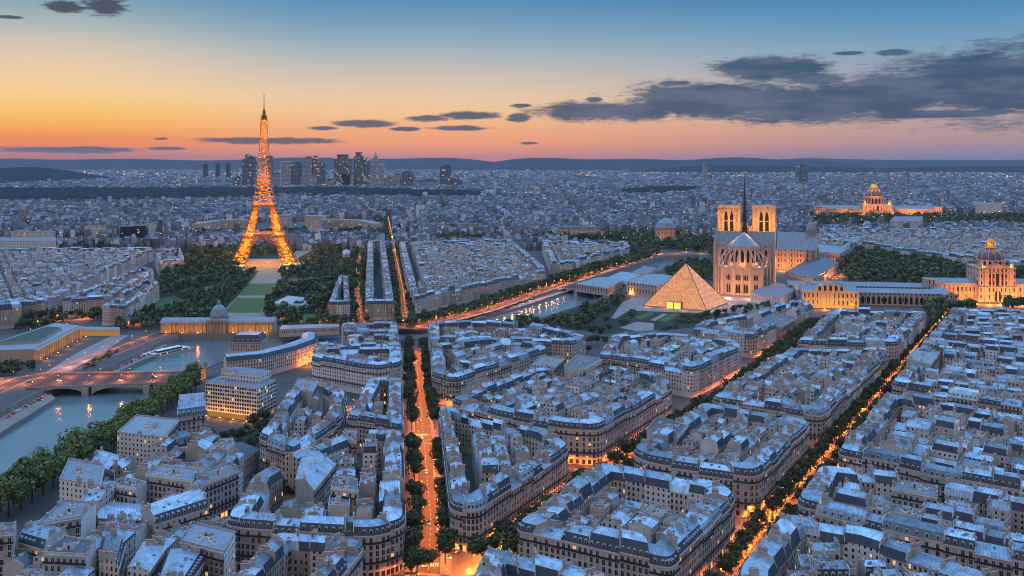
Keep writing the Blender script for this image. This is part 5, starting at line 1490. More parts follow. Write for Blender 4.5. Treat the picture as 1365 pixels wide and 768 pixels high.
def domed_museum():
    X, Y = G(289, 444); root = empty('domed_museum', (X, Y, 0), 'far-bank museum with small slate dome over a columned porch and orange-lit wings', 'museum', rz=.02)
    for s in (-1, 1):
        mb = MB(); mb.box(s*38, 10, 0, 54, 16, 12, LANDPL); mb.box(s*38, 10, 12, 55, 17, 1.0, LANDPL, top=LEAD, bottom=True)
        for i in range(11): mb.box(s*38-25+5*i, 1.2, 0, 1.1, 1.8, 11.2, LANDPL); 
        for i in range(10): mb.box(s*38-22.5+5*i, 1.96, 1.5, 2.4, .2, 7, COLLIT, bottom=True)
        mb.box(s*38, 0.6, 11.2, 54, 3, 1.4, LANDPL, bottom=True)
        w = mb.build('wing', root); mb = MB(); gable_roof(mb, s*38-27.5, s*38+27.5, 2.5, 18.5, 13.1, 3.2, LEAD, 'x', LANDPL); mb.build('wing_roof', w)
        for u in (-18, 0, 18): flood(root, (s*38+u, -5, 1), 2600)
    mb = MB(); mb.box(0, 10, 0, 21, 20, 15, LANDPL)
    mb.box(0, -2.5, 13.6, 21, 6, 2.2, LANDPL, bottom=True); mb.build('porch_block', root)
    for i in range(6):
        mb = MB(); mb.bar((-9+3.6*i, -4, 0), (-9+3.6*i, -4, 13.6), 1.5, LANDPL, 1.2, n=10); mb.build('column', root)
    mb = MB(); mb.lathe(0, 8, [(9.5, 15), (9.5, 19), (10, 19.2), (9.3, 22), (7.6, 26.5), (4.6, 30), (1.6, 31.6), (1.4, 34.5), (1.7, 34.8), (.25, 37), (.15, 42)], LEAD, 20); mb.build('dome', root)
domed_museum()
# --- palace wings on the hill beyond the tower
def palace_wing(pts, name, label, pav):
    W = [G(*p) for p in pts]; c = W[0]; root = empty(name, (*c, 0), label, 'palace')
    L_, R_ = strip(W, 11); q = [(p[0]-c[0], p[1]-c[1]) for p in R_ + L_[::-1]]
    mb = MB(); mb.prism(ccw(q), 0, 22, STONE_GREY, LEAD); mb.prism(ccw(q), 22, 23.2, STONE_BLANK, LEAD)
    for x, y, a in along(W, 9):
        for s in (-1, 1): mb.box(x-c[0]-math.sin(a)*s*11.4, y-c[1]+math.cos(a)*s*11.4, 0, 1.6, 1.2, 21, STONE_BLANK, a)
    mb.build('curved_wing', root)
    P = G(*pav); mb = MB(); mb.box(P[0]-c[0], P[1]-c[1], 0, 44, 36, 36, STONE_GREY, top=LEAD); mb.box(P[0]-c[0], P[1]-c[1], 35, 46, 38, 2.5, LANDPL, bottom=True, top=LEAD); mb.build('pavilion', root)
palace_wing([(428, 303), (455, 302.5), (482, 304), (505, 309)], 'hill_palace', 'pale curved palace with corner pavilion right of the tower', (418, 305))
palace_wing([(262, 309), (290, 304), (315, 303), (337, 303)], 'hill_palace', 'pale curved palace wing half hidden left of the tower', (377, 304))

# --- modern office in front of the old quarter and the curved riverside museum
def office():
    A, B, Cc = G(274, 511, 25), G(345, 519, 25), G(368, 508, 25); D = (A[0]+Cc[0]-B[0], A[1]+Cc[1]-B[1])
    c = lerp(A, Cc, .5); root = empty('white_office', (*c, 0), 'white modern office block with grid facade and lit yellow ground floor', 'office block')
    m = facade('office_grid', (.62, .62, .61), bay=2.3, floor=3.0, ww=.74, wh=.62, base=4.5, lit=.05, shutters=.5, band=False, lit_strength=1.2)
    q = ccw([(p[0]-c[0], p[1]-c[1]) for p in (A, B, Cc, D)]); mb = MB(); mb.prism(q, 4, 25, m, FLATROOF); mb.prism(q, 25, 26.2, PARTY, FLATROOF); mb.build('grid_facade', root)
    qi = [lerp(p, (0, 0), .06) for p in q]; mb = MB(); mb.prism(qi, 0, 4, emit('lit_lobby', (1.0, .44, .10), .38)); 
    mb.build('lit_lobby', root)
    for t in range(14):
        for a, b in ((q[0], q[1]), (q[1], q[2])):
            pass
    mb = MB(); q3 = [lerp(p, (0, 0), .28) for p in q]; q3 = [(p[0]+2, p[1]+8) for p in q3]; mb.prism(q3, 26, 32, PLASTER, FLATROOF); mb.prism([(lerp(p, q3[0], .7)) for p in q3], 32, 34.5, PARTY, FLATROOF); mb.build('roof_storey', root)
    for i in range(4):
        p = lerp(q[0], q[2], .25+.15*i); inst('roof_vent', ROOFBITS[1], root, (p[0], p[1], 26.1 if i < 1 else 32.1), .3*i)
    an = math.atan2(B[1]-A[1], B[0]-A[0]); 
    for t in (.1, .35, .6, .85):
        p = lerp(A, B, t); flood(root, (p[0]-c[0]+math.sin(an)*5, p[1]-c[1]-math.cos(an)*5, 1), 3000, GOLDL)
office()
def curved_range():
    ctr = [G(300, 480, 17), G(345, 476, 17), (G(385, 466, 17)), G(410, 457, 17), G(412, 449, 17)]
    c = ctr[1]; root = empty('curved_range', (*c, 0), 'long curved roof range with orange arches behind the white office', 'building')
    L_, R_ = strip(ctr, 9); mb, rf = MB(), MB()
    rel = lambda p, z: (p[0]-c[0], p[1]-c[1], z)
    u = 0
    for i in range(len(ctr)-1):
        l = dist(R_[i], R_[i+1])
        for E, fl in ((R_, False), (L_, True)):
            q = [rel(E[i], 0), rel(E[i+1], 0), rel(E[i+1], 17), rel(E[i], 17)]; uvq = [(u, 0), (u+l, 0), (u+l, 17), (u, 17)]
            mb.poly(q[::-1] if fl else q, STONE, uvq[::-1] if fl else uvq)
            m0, m1 = lerp(ctr[i], E[i], .7), lerp(ctr[i+1], E[i+1], .7)
            q = [rel(E[i], 17), rel(E[i+1], 17), rel(m1, 21), rel(m0, 21)]; rf.poly(q[::-1] if fl else q, SLATE, [(u, 0), (u+l, 0), (u+l, 4), (u, 4)])
            q = [rel(m0, 21), rel(m1, 21), rel(ctr[i+1], 22.5), rel(ctr[i], 22.5)]; rf.poly(q[::-1] if fl else q, ZINC, [(u, 0), (u+l, 0), (u+l, 7), (u, 7)])
        u += l
    for e in (0, -1): 
        q = [rel(L_[e], 0), rel(R_[e], 0), rel(R_[e], 17), rel(ctr[e], 22.5), rel(L_[e], 17)]; mb.poly(q if e == 0 else q[::-1], PARTY)
    mb.build('wall', root); rf.build('roof', root)
    for t in (0.3, .6, .85): p = lerp(R_[2], R_[3], t); flood(root, (p[0]-c[0]+6, p[1]-c[1]-6, 2), 7000)
curved_range()
def slate_pavilion():
    X, Y = G(332, 470); root = empty('river_pavilion', (X, Y, 0), 'square mansard pavilion with tall dormers at the river bend', 'building')
    mb = MB(); mb.box(0, 0, 0, 32, 26, 13, STONE); mb.box(0, 0, 12.4, 33.5, 27.5, 1, LANDPL, bottom=True); mb.build('wall', root)
    mb = MB(); mb.box(0, 0, 13.4, 32, 26, 6.5, SLATE, taper=.72, top=ZINC); ro = mb.build('roof', root)
    for i in range(6): inst('dormer', DORM[1], ro, (-12.5+5*i, -12.4, 14), 0)
slate_pavilion()
hall([(60, 440), (159, 441), (160, 437), (62, 436)], 6, 'lit_arcade', 'low arcade with a row of yellow lit bays closing the pale court', 'arcade', COLLIT, LEAD)
hall([(0, 322), (75, 322), (75, 317), (0, 317)], 36, 'slab_block', 'long grey slab at the edge of the view behind the first quarters', 'building', PLASTER, FLATROOF)
for i, (x0, x1, yt, yb, mm, lab) in enumerate([(78, 90, 337, 353, PARTY, 'blank pale slab end left of two dark glass slabs'), (90, 109, 337.5, 352, GLASSD, 'dark glass slab between pale slab ends'), (113, 135, 337.5, 352, GLASSD, 'second dark glass slab beside the white lit one'), (135, 158, 336, 352, PLASTER, 'white lit slab ending the row of dark slabs'),
        (112, 138, 302, 316, PLASTER, 'pale slab in the middle of the far slab row'), (160, 176, 302, 317, GLASSD, 'dark slab with white edges in the far slab row'), (178, 192, 301, 317, GLASSD, 'second dark slab with white edges, far slab row'), (198, 204, 300, 318, PARTY, 'narrow pale tower of the far slab row'), (15, 70, 309, 318, PLASTER, 'long low slab at the start of the far slab row'),
        (745, 800, 303, 318, LANDST, 'pale institutional block behind the tree belt'), (570, 640, 299, 309, LANDST, 'long pale range beyond the avenue'), (760, 805, 309, 319, STONE, 'short stone block behind the tree belt'), (206, 232, 333, 346, LANDST, 'stone block at the park corner below the slabs')]):
    Y = F*CAMH/(yb-HY); X0, X1 = (x0-CX)*Y/F, (x1-CX)*Y/F; h = CAMH-(yt-HY)*Y/F
    root = empty('slab_block', ((X0+X1)/2, Y+8, 0), lab, 'building'); mb = MB(); mb.box(0, 0, 0, X1-X0, 15, h, mm, top=FLATROOF); mb.box(0, 0, h, X1-X0+1, 16, 1, PARTY, top=FLATROOF, bottom=True); mb.build('wall', root)
    for k in range(2): inst('lift_housing', ROOFBITS[0], root, ((X1-X0)*(k-.5)*.5, 0, h+1))
hall([(256, 613), (320, 617), (347, 598), (302, 592)], 11, 'low_school', 'long low slate-roofed building behind the old quarter garden', 'building', STONE_GREY, SLATE, 4)
hall([(270, 596), (308, 594), (312, 585), (284, 586)], 4, 'glass_canopy', 'pale blue canopy over the sunken court before the white office', 'canopy', PARTY, flat('pale_blue_canopy', (.30, .42, .50), .4, var=.15))
hall([(372, 440), (452, 437), (452, 432.5), (376, 434.5)], 8, 'quay_terrace_hall', 'long low terrace building on the far quay right of the domed museum', 'building', STONE_WARM, LEAD)
hall([(456, 338), (467, 338), (467, 334), (457, 334)], 20, 'garden_villa', 'small grey house among dark trees beside the park avenue', 'building', STONE, ZINC, 3)
hall([(362, 405), (405, 408), (412, 398), (384, 395)], 8, 'glass_pavilion', 'low turquoise-roofed pavilion in the trees right of the lawns', 'pavilion', PLASTER, flat('turquoise_roof', (.22, .36, .38), .5, var=.2))
hall([(214, 351), (245, 351), (243, 343), (220, 343)], 14, 'park_pavilion', 'pale pavilion half hidden in the park trees', 'pavilion', PARTY, ZINC, 4)

# --- business towers far behind the lattice tower
TG = facade('tower_glass_blue', (.10, .14, .19), glass=(.03, .05, .08), bay=14, floor=9, ww=.8, wh=.7, base=0, lit=.05, shutters=.25, band=False, lit_strength=.8)
TP = facade('tower_glass_pale', (.30, .33, .37), glass=(.10, .13, .17), bay=12, floor=9, ww=.6, wh=.6, base=0, lit=.05, shutters=.3, band=False, lit_strength=.8)
TGR = facade('tower_glass_green', (.09, .16, .15), glass=(.04, .08, .08), bay=10, floor=8, ww=.7, wh=.7, base=0, lit=.10, shutters=.1, band=False, lit_strength=.9)
for x0, x1, yt, top, mm, lab in [(271.5, 276.5, 219, 'flat', DARK, 'first of three thin dark chimney towers, farthest from the lattice tower'), (288, 293, 218.5, 'flat', DARK, 'middle one of three thin dark chimney towers'), (302, 307, 218, 'flat', DARK, 'thin dark chimney tower nearest the lattice tower'),
        (324, 330, 213, 'flat', TG, 'slim dark tower just left of the slant-topped one'), (328.5, 342, 205, 'slant', TG, 'dark tower with a slanted top left of the lattice tower'), (355, 364, 209, 'flat', TG, 'dark slab half hidden right of the lattice tower'), (376, 389, 216, 'frame', TP, 'dark block with pale outlined edge'),
        (389, 402, 217.5, 'flat', TG, 'dark broad tower with a flat crown beside the outlined block'), (406, 417, 210, 'flat', TP, 'pale tower with vertical white edge'), (416, 424, 209, 'flat', TG, 'dark twin behind the pale white-edged tower'), (424, 434, 218, 'flat', TG, 'stubby blue tower beside the dark twin towers'), (446, 468, 211, 'step', TGR, 'wide green glass tower with a narrower crown'),
        (472.5, 484, 208, 'step', TGR, 'deep green tower with a stepped crown'), (482, 493, 212, 'round', TGR, 'round-shouldered green tower with lit strip'), (496, 512, 214, 'spike', TP, 'tallest tower of the cluster with a spike on one side'), (536, 551, 229, 'flat', TG, 'dark square block right of the main cluster'),
        (587, 602, 221.5, 'flat', TG, 'dark tall block standing apart from the cluster'), (601, 617, 236, 'slant', TG, 'dark wedge-topped block beside the lone tall block'), (552, 585, 243, 'flat', TP, 'low pale slab between the two dark blocks'), (512, 534, 237, 'flat', TP, 'low grey block right of the spiked tower'), (434, 446, 240, 'flat', TP, 'low pale block under the green towers'),
        (342, 356, 236, 'flat', TP, 'low block seen behind the lattice tower'), (364, 376, 232, 'flat', TP, 'grey block left of the outlined one'), (457, 475, 232, 'flat', TP, 'grey lit block at the foot of the green towers'), (402, 424, 236, 'flat', TP, 'pale low block under the twin towers'),
        (937, 943, 222, 'spike', TP, 'slender pale tower on the far plain near the spire'), (1062, 1075, 221.5, 'flat', TG, 'dark twin-shaft housing tower on the far plain'), (1163, 1168, 230, 'flat', TP, 'thin pale mast-like tower beyond the golden dome'), (1182, 1186, 231, 'flat', TP, 'thin white tower right of the golden dome'), (1205, 1212, 232, 'flat', TP, 'small pale tower on the right plain'), (1140, 1152, 233, 'flat', TP, 'pale block beyond the golden dome')] + [(312+21*i+3*math.sin(i*7.0), 312+21*i+3*math.sin(i*7.0)+9+5*math.sin(i*3.1)**2, 237+5*math.sin(i*2.3), 'flat', TP if i % 3 else TG, '*') for i in range(15)]:
    yb = 239.0 if x0 < 308 else 250.0 if x0 < 700 else 246.0
    Y = F*CAMH/(yb-HY); X0, X1 = (x0-CX)*Y/F, (x1-CX)*Y/F; h = CAMH-(yt-HY)*Y/F; w = X1-X0; d = min(w, 60)
    if lab == '*': lab = 'low grey office block, %s of the low blocks counted from the lattice tower side' % ORD[int((x0-312)//21) % 24]
    root = empty('office_tower', ((X0+X1)/2, Y, 0), lab, 'tower', 'office towers on the skyline'); mb = MB()
    if top == 'slant':
        a, b = w/2, d/2
        lo = [(-a,-b), (a,-b), (a,b), (-a,b)]; hz = [h, h-26, h-26, h]
        for i in range(4):
            j = (i+1) % 4; l = dist(lo[i], lo[j]); mb.poly([(*lo[i],0), (*lo[j],0), (*lo[j],hz[j]), (*lo[i],hz[i])], mm, [(0,0),(l,0),(l,hz[j]),(0,hz[i])], R.uniform(.9, 1.1))
        mb.poly([(*lo[i], hz[i]) for i in range(4)], mm)
    else:
        mb.box(0, 0, 0, w, d, h, mm, top=FLATROOF, tint=R.uniform(.85, 1.15))
    mb.build('shaft', root); mb = MB()
    if top == 'flat' and mm is not DARK: mb.box(w*.05, 0, h, w*.6, d*.6, 7, DARK)
    elif top == 'step': mb.box(0, 0, h, w*.6, d*.7, 18, mm); mb.box(0, 0, h+18, w*.66, d*.75, 8, DARK)
    elif top == 'spike': mb.box(-w*.2, 0, h, w*.45, d*.6, 40, mm, taper=.45); mb.bar((-w*.2, 0, h+40), (-w*.2, 0, h+68), 6, DARK, 2)
    elif top == 'round': mb.box(0, 0, h, w*.85, d*.9, 10, mm, taper=.7)
    elif top == 'frame': mb.box(-w*.5-1, -d*.5, 0, 3, 3, h+4, WHITE); mb.box(0, -d*.5, h, w+2, 3, 5, WHITE, bottom=True)
    else: mb.box(0, 0, h if top != 'slant' else h-26, w*.4, d*.4, 6, DARK)
    mb.build('crown', root)
# ------------------------------------------------------------------ bridges
def bridge(px_near, px_far, zdeck, zw, arches, name, label, par=.9):
    A, B = G(*px_near[0]), G(*px_near[1]); A2, B2 = G(*px_far[0]), G(*px_far[1])
    c = lerp(A, B2, .5); root = empty(name, (*c, 0), label, 'bridge')
    rel = lambda p, z: (p[0]-c[0], p[1]-c[1], z)
    mb = MB(); mb.prism(ccw([rel(p, 0)[:2] for p in (A, B, B2, A2)]), zdeck-.9, zdeck, BRIDGE, ASPHALT, bottom=True); mb.build('deck', root)
    for P, Q, s in ((A, B, 1), (A2, B2, -1)):
        L = dist(P, Q); d = ((Q[0]-P[0])/L, (Q[1]-P[1])/L); n = (d[1]*s, -d[0]*s)
        mb = MB(); mb.box(*rel(lerp(P, Q, .5), zdeck)[:3], L, .6, par+.25, BRIDGE, math.atan2(d[1], d[0]), bottom=True); mb.build('parapet', root)
        mb = MB(); segs = []
        for t0, t1 in arches:
            for i in range(14):
                u0, u1 = t0+(t1-t0)*i/14, t0+(t1-t0)*(i+1)/14
                z = lambda k: zw + (zdeck-1.4-zw)*math.sin(PI*min(1, max(0, k)))**.55
                segs.append((u0, u1, z(i/14), z((i+1)/14)))
        for u0, u1, z0, z1 in segs:
            a, b = lerp(P, Q, u0), lerp(P, Q, u1); o = (n[0]*.05, n[1]*.05)
            q = [rel((a[0]+o[0], a[1]+o[1]), z0), rel((b[0]+o[0], b[1]+o[1]), z1), rel((b[0]+o[0], b[1]+o[1]), zdeck-.9), rel((a[0]+o[0], a[1]+o[1]), zdeck-.9)]
            mb.poly(q if s > 0 else q[::-1], BRIDGE)
            if s > 0:
                a2, b2 = lerp(A2, B2, u0), lerp(A2, B2, u1)
                mb.poly([rel(a, z0), rel(a2, z0), rel(b2, z1), rel(b, z1)], BRIDGE)
        mb.build('spandrel', root)
    ts = [arches[0][0]/2] + [(arches[i][1]+arches[i+1][0])/2 for i in range(len(arches)-1)] + [(1+arches[-1][1])/2]
    ws = [arches[0][0]] + [arches[i+1][0]-arches[i][1] for i in range(len(arches)-1)] + [1-arches[-1][1]]
    for t, w in zip(ts, ws):
        if w < .004: continue
        a, b = lerp(A, B, t), lerp(A2, B2, t); m = lerp(a, b, .5); L = dist(A, B)*w
        mb = MB(); mb.box(*rel(m, zw-2)[:2], zw-2, L, dist(a, b)+7, zdeck-1.4-zw+2, BRIDGE, math.atan2(B[1]-A[1], B[0]-A[0])); mb.build('pier', root)
    return root, c
bridge([(34, 519.5), (264, 511)], [(58, 500), (264, 497)], 1.2, -7, [(.06, .34), (.375, .70), (.735, .985)], 'stone_bridge', 'wide stone bridge with low arches crossing the river by the tree row')
for p in ((80, 503), (130, 502), (180, 501), (230, 500)):
    pass
bridge([(752, 385.5), (826, 392)], [(757, 380), (832, 386.5)], 1.5, -7, [(.04, .30), (.36, .64), (.70, .96)], 'river_bridge', 'pale three-arched bridge over the upper river reach', .7)
road_b = P_([(-160, 530), (36, 508), (150, 507), (264, 504)])

def kiosk():
    X, Y = G(268, 503); root = empty('bridge_pavilion', (X, Y, 0), 'small pink stone pavilion with twin turrets at the bridge end', 'pavilion')
    mb = MB(); mb.box(0, 0, 0, 12, 9, 9, LANDPL); mb.box(0, 0, 9, 13, 10, .8, LANDPL, top=LEAD, bottom=True); arch_win(mb, 0, -4.5, .5, 3, 5.5, 0); mb.build('body', root)
    for s in (-1, 1):
        mb = MB(); mb.lathe(s*4, 0, [(2, 9.8), (2, 13), (2.3, 13.2), (1.6, 15), (.2, 17)], LANDPL, 10); mb.build('turret', root)
    flood(root, (0, -9, 1), 2500)
kiosk()

# ------------------------------------------------------------------ trees
def crown_mb(r, n, rad, h0, h1, size, mat, lobes=9):
    mb = MB(); ls = []
    for _ in range(lobes):
        a = r.uniform(0, 2*PI); d = rad*r.uniform(.15, .62); z = r.uniform(h0+.25*(h1-h0), h1-.22*(h1-h0))
        ls.append((d*math.cos(a), d*math.sin(a), z, rad*r.uniform(.28, .58), r.uniform(.55, 1.6)))
    for _ in range(n):
        lx, ly, lz, lr, lt = r.choice(ls)
        v = Vector((r.gauss(0, 1), r.gauss(0, 1), r.gauss(0, 1))).normalized()
        k = lr*r.uniform(.7, 1.06)
        p = Vector((lx, ly, lz)) + Vector((v.x*k, v.y*k, v.z*k*.85))
        nrm = (v + Vector((r.uniform(-.7, .7), r.uniform(-.7, .7), r.uniform(-.3, .9)))).normalized()
        a = nrm.cross(Vector((r.uniform(-1, 1), r.uniform(-1, 1), r.uniform(-1, 1)))).normalized(); b = nrm.cross(a)
        s = size*r.uniform(.6, 1.3); t = lt*r.uniform(.7, 1.35)
        mb.poly([tuple(p-a*s*.5-b*s*.3), tuple(p+a*s*.1-b*s*.5), tuple(p+a*s*.5+b*s*.2), tuple(p-a*s*.1+b*s*.5)], mat, None, t)
    return mb
def trunk_mb(r, h, w, rad):
    mb = MB(); mb.bar((0, 0, 0), (0, 0, h*.55), w, BARK, w*.75, n=6)
    for i in range(5):
        a = 2*PI*i/5 + r.uniform(-.3, .3); mb.bar((0, 0, h*.5), (rad*.5*math.cos(a), rad*.5*math.sin(a), h*.8), w*.5, BARK, w*.2, n=5)
    return mb
TREE = []
for i in range(5):
    r = random.Random(50+i)
    TREE.append((crown_mb(r, 620, 5.2, 4.4, 12.4, 1.05, LEAF, 10).data('crown'), trunk_mb(r, 9, .6, 4.5).data('trunk')))
POP = []
for i in range(4):
    r = random.Random(80+i)
    POP.append((crown_mb(r, 900, 6.6, 2.6, 17.0, 1.15, LEAFB, 13).data('crown'), trunk_mb(r, 12, .8, 5.5).data('trunk')))
NT = [0]
def tree(x, y, label, group, rows=TREE, s=None, name='street_tree'):
    i = NT[0]; NT[0] += 1
    r = random.Random(900+i); k = (s or r.uniform(.85, 1.15))*(1.2 if rows is TREE else 1.0)
    root = empty(name, (x, y, 0), label, 'tree', group, rz=r.uniform(0, 6.28))
    cr, tr = rows[i % len(rows)]
    inst('trunk', tr, root, scale=(k, k, k)); inst('crown', cr, root, scale=(k, k, k*r.uniform(.9, 1.1)))
    return root
def ordinal(i): return ORD[i] if i < len(ORD) else 'farther'
# boulevard: two broken rows
GAPS = [(560, 575), (640, 690)]
for side, off, nm in ((1, 8.2, 'left row'), (-1, -8.6, 'right row')):
    for i, (x, y, a) in enumerate([p for p in along(BOUL[1:] if False else [(-41.5, 462)] + BOUL[1:], 14.5, off) if not any(g0 < p[1] < g1 for g0, g1 in GAPS)]):
        tree(x, y, 'round dark street tree, %s from the near crossing, %s of the boulevard' % (ordinal(i), nm), 'trees along the main boulevard')
for path, nm, offs in ((S2, 'middle avenue', (6.4, -6.4)), (S3, 'orange avenue', (6.6, -6.2))):
    for off in offs:
        pts = along(path, 10.0, off, start=10 if off > 0 else 16)
        for i, (x, y, a) in enumerate(pts):
            if (i*7 + (3 if off > 0 else 5)) % 9 == 0: continue
            tree(x, y, 'street tree with dark crown, %s up the %s of the %s' % (ordinal(i), 'left row' if off > 0 else 'right row', nm), 'trees along the ' + nm, s=R.uniform(.72, .98)*(1.16 if path is S2 else 1.0))
# river planes: a thick double row with one gap
for row, off in ((0, -11), (1, -20)):
    for i, (x, y, a) in enumerate(along(near_bank[0:5], 11, off, start=4 if row else 0)):
        px = CX + F*x/y
        if 116 < px < 128 or px > 262 or px < -40: continue
        tree(x, y, 'tall green plane tree, %s from the picture edge in the %s of the quay' % (ordinal(i), ('water row', 'inner row')[row]), 'plane trees on the river quay', POP, R.uniform(1.0, 1.3)*(1.22 if px < 135 else 1.0), 'plane_tree')
for i, (px, py, s) in enumerate([(345, 660, .9), (358, 672, 1.0), (372, 668, .9), (380, 655, .8), (352, 648, .8), (366, 652, .9), (388, 668, .8), (492, 758, .9), (505, 752, .9), (518, 756, .8), (556, 768, 1.0), (572, 764, .9), (548, 776, 1.0), (340, 575, 1.0), (352, 572, 1.0), (360, 580, .9), (346, 584, .9), (300, 592, .7), (318, 590, .8), (1340, 655, 1.0), (1352, 650, 1.0), (1362, 658, 1.0), (1366, 645, .9), (1350, 662, .9),
        (1195, 560, .9), (1285, 572, .8), (680, 466, .8), (688, 464, .7), (790, 448, .9), (800, 452, .9), (812, 444, .8), (808, 432, .8), (1001, 598, .7), (470, 640, .6), (768, 470, .8), (778, 464, .9), (788, 460, .8), (796, 462, .9), (806, 460, .7), (784, 472, .7), (772, 459, .8), (336, 605, .8), (344, 612, .7), (398, 588, .7), (262, 622, .6)]):
    x, y = G(px, py)
    tree(x, y, ['bushy dark tree filling a yard between the roofs, %s in the courtyard gardens', 'rounded tree among the houses, %s in the courtyard gardens'][i % 2] % ordinal(i % 25), 'trees in yards and corners', s=s, name='garden_tree')
# park trees: nobody could count them
def scatter(poly_px, spacing, mb, size, r, skip=(), mat=None, n=64, hgt=11):
    W = P_(poly_px); S = [P_(s) for s in skip]
    x0, x1 = min(p[0] for p in W), max(p[0] for p in W); y0, y1 = min(p[1] for p in W), max(p[1] for p in W); k = 0
    y = y0
    while y < y1:
        x = x0
        while x < x1:
            p = (x + r.uniform(-.45, .45)*spacing, y + r.uniform(-.45, .45)*spacing)
            if in_poly(p, W) and not any(in_poly(p, s) for s in S) and r.random() < .93:
                park_tree(p, mb, size*r.uniform(.7, 1.35), r, mat or LEAFD, n, hgt); k += 1
            x += spacing
        y += spacing
    return k
PT = []
for i in range(6):
    r = random.Random(300+i); PT.append(crown_mb(r, 110, 1.0, .25, 2.0, .42, LEAFD, 7))
PTA = [(np.array(m.v, dtype=np.float32), np.array(m.t)) for m in PT]
PARK_V, PARK_T = [], []
def park_tree(p, mb, size, r, mat, n, hgt):
    v, t = PTA[r.randrange(6)]; a = r.uniform(0, 6.28); c, s = math.cos(a), math.sin(a)
    q = np.empty_like(v); rad = size; zz = hgt*r.uniform(.38, .62)*size/5.5
    q[:, 0] = p[0] + (v[:, 0]*c - v[:, 1]*s)*rad; q[:, 1] = p[1] + (v[:, 0]*s + v[:, 1]*c)*rad; q[:, 2] = v[:, 2]*zz
    PARK_V.append(q); PARK_T.append(t*r.uniform(.6, 1.5))
rp = random.Random(77)
WALK = [(262, 440), (292, 420), (318, 394), (340, 368), (312, 362), (330, 345), (392, 338), (412, 305), (436, 305), (420, 332), (408, 352), (405, 362), (376, 362), (374, 380), (352, 418), (366, 440)]
PAV = [(360, 407), (408, 410), (414, 397), (384, 393)]
scatter([(140, 442), (172, 414), (215, 380), (215, 354), (245, 340), (245, 318), (262, 312), (330, 312), (410, 308), (505, 310), (522, 318), (515, 322), (490, 322), (486, 405), (470, 438), (340, 441)], 14.5, None, 6.4, rp, skip=PATCHES + [WALK, PAV, [(448, 376), (466, 376), (470, 410), (434, 410)], [(476, 322), (482, 322), (485, 434), (474, 434)], [(454, 342), (469, 342), (469, 333), (454, 333)], [(214, 352), (245, 352), (245, 342), (214, 342)]])
scatter([(500, 292), (530, 292), (530, 312), (505, 312)], 14, None, 7, rp, skip=[[(508, 290), (524, 290), (526, 320), (512, 320)]])
for off in (-9, 9): 
    for x, y, a in along(AV1, 9, off): park_tree((x, y), None, 5.4*rp.uniform(.8, 1.2), rp, LEAFD, 0, 11)
for off in (-8, 8):
    for x, y, a in along(AV2, 11, off): park_tree((x, y), None, 4.6*rp.uniform(.8, 1.2), rp, LEAFD, 0, 10)
for off in (12, 19, 26):
    for x, y, a in along(QF, 9, off): park_tree((x, y), None, 5.2*rp.uniform(.8, 1.2), rp, LEAFD, 0, 12)
scatter([(600, 459), (640, 451), (690, 441), (724, 433), (792, 411), (838, 395), (836, 398), (806, 420), (780, 440), (735, 436), (700, 428)], 12, None, 5.6, rp, skip=[[(742, 428), (772, 418), (792, 420), (757, 432)]])
scatter([(560, 325), (600, 318), (720, 321), (730, 318), (860, 313), (950, 320), (948, 337), (890, 334), (842, 332), (838, 322), (722, 322), (680, 320), (570, 327)], 15, None, 7.5, rp)
scatter([(836, 336), (862, 330), (880, 333), (870, 345), (800, 364), (745, 381), (742, 376), (800, 356)], 11, None, 5.6, rp)
scatter([(1116, 352), (1140, 340), (1178, 332), (1197, 342), (1292, 352), (1400, 366), (1400, 384), (1352, 378), (1300, 374), (1235, 380), (1130, 376)], 13, None, 7.6, rp)
scatter([(1088, 292), (1110, 288), (1240, 292), (1400, 290), (1400, 303), (1235, 303), (1225, 299), (1185, 300), (1080, 306)], 20, None, 9, rp)
scatter([(1080, 287), (1108, 286), (1108, 289), (1080, 290)], 20, None, 9, rp)
scatter([(1238, 412), (1270, 408), (1300, 410), (1302, 415), (1266, 415), (1240, 440), (1232, 430)], 12, None, 6.0, rp)
scatter([(1345, 408), (1400, 408), (1400, 416), (1340, 414)], 12, None, 6.0, rp)
scatter([(884, 362), (915, 352), (949, 350), (949, 376), (925, 372), (905, 380)], 11, None, 5.2, rp)
scatter([(945, 338), (960, 330), (1000, 326), (1020, 335), (950, 345)], 16, None, 7, rp)
scatter([(28, 430), (80, 418), (150, 420), (175, 418), (170, 428), (100, 430), (60, 436), (20, 445)], 12, None, 5.5, rp)
scatter([(0, 336), (60, 334), (206, 326), (212, 330), (150, 336), (60, 338)], 20, None, 8, rp)
scatter([(108, 492), (140, 472), (160, 462), (163, 466), (120, 494)], 7, None, 2.6, rp, hgt=6)
scatter([(-30, 496), (20, 488), (45, 492), (40, 500), (-30, 506)], 11, None, 5, rp)
scatter([(822, 432), (842, 414), (850, 414), (835, 434)], 8, None, 3.4, rp, hgt=7)
scatter([(908, 420), (960, 419), (952, 428), (900, 433)], 9, None, 3.2, rp, hgt=6)
scatter([(876, 438), (905, 433), (912, 436), (885, 442)], 8, None, 3.0, rp, hgt=6)
scatter([(985, 412), (1040, 402), (1052, 406), (1000, 420), (940, 428), (932, 424)], 13, None, 4.2, rp)
scatter([(268, 583), (340, 576), (352, 590), (300, 596)], 10, None, 4.0, rp)
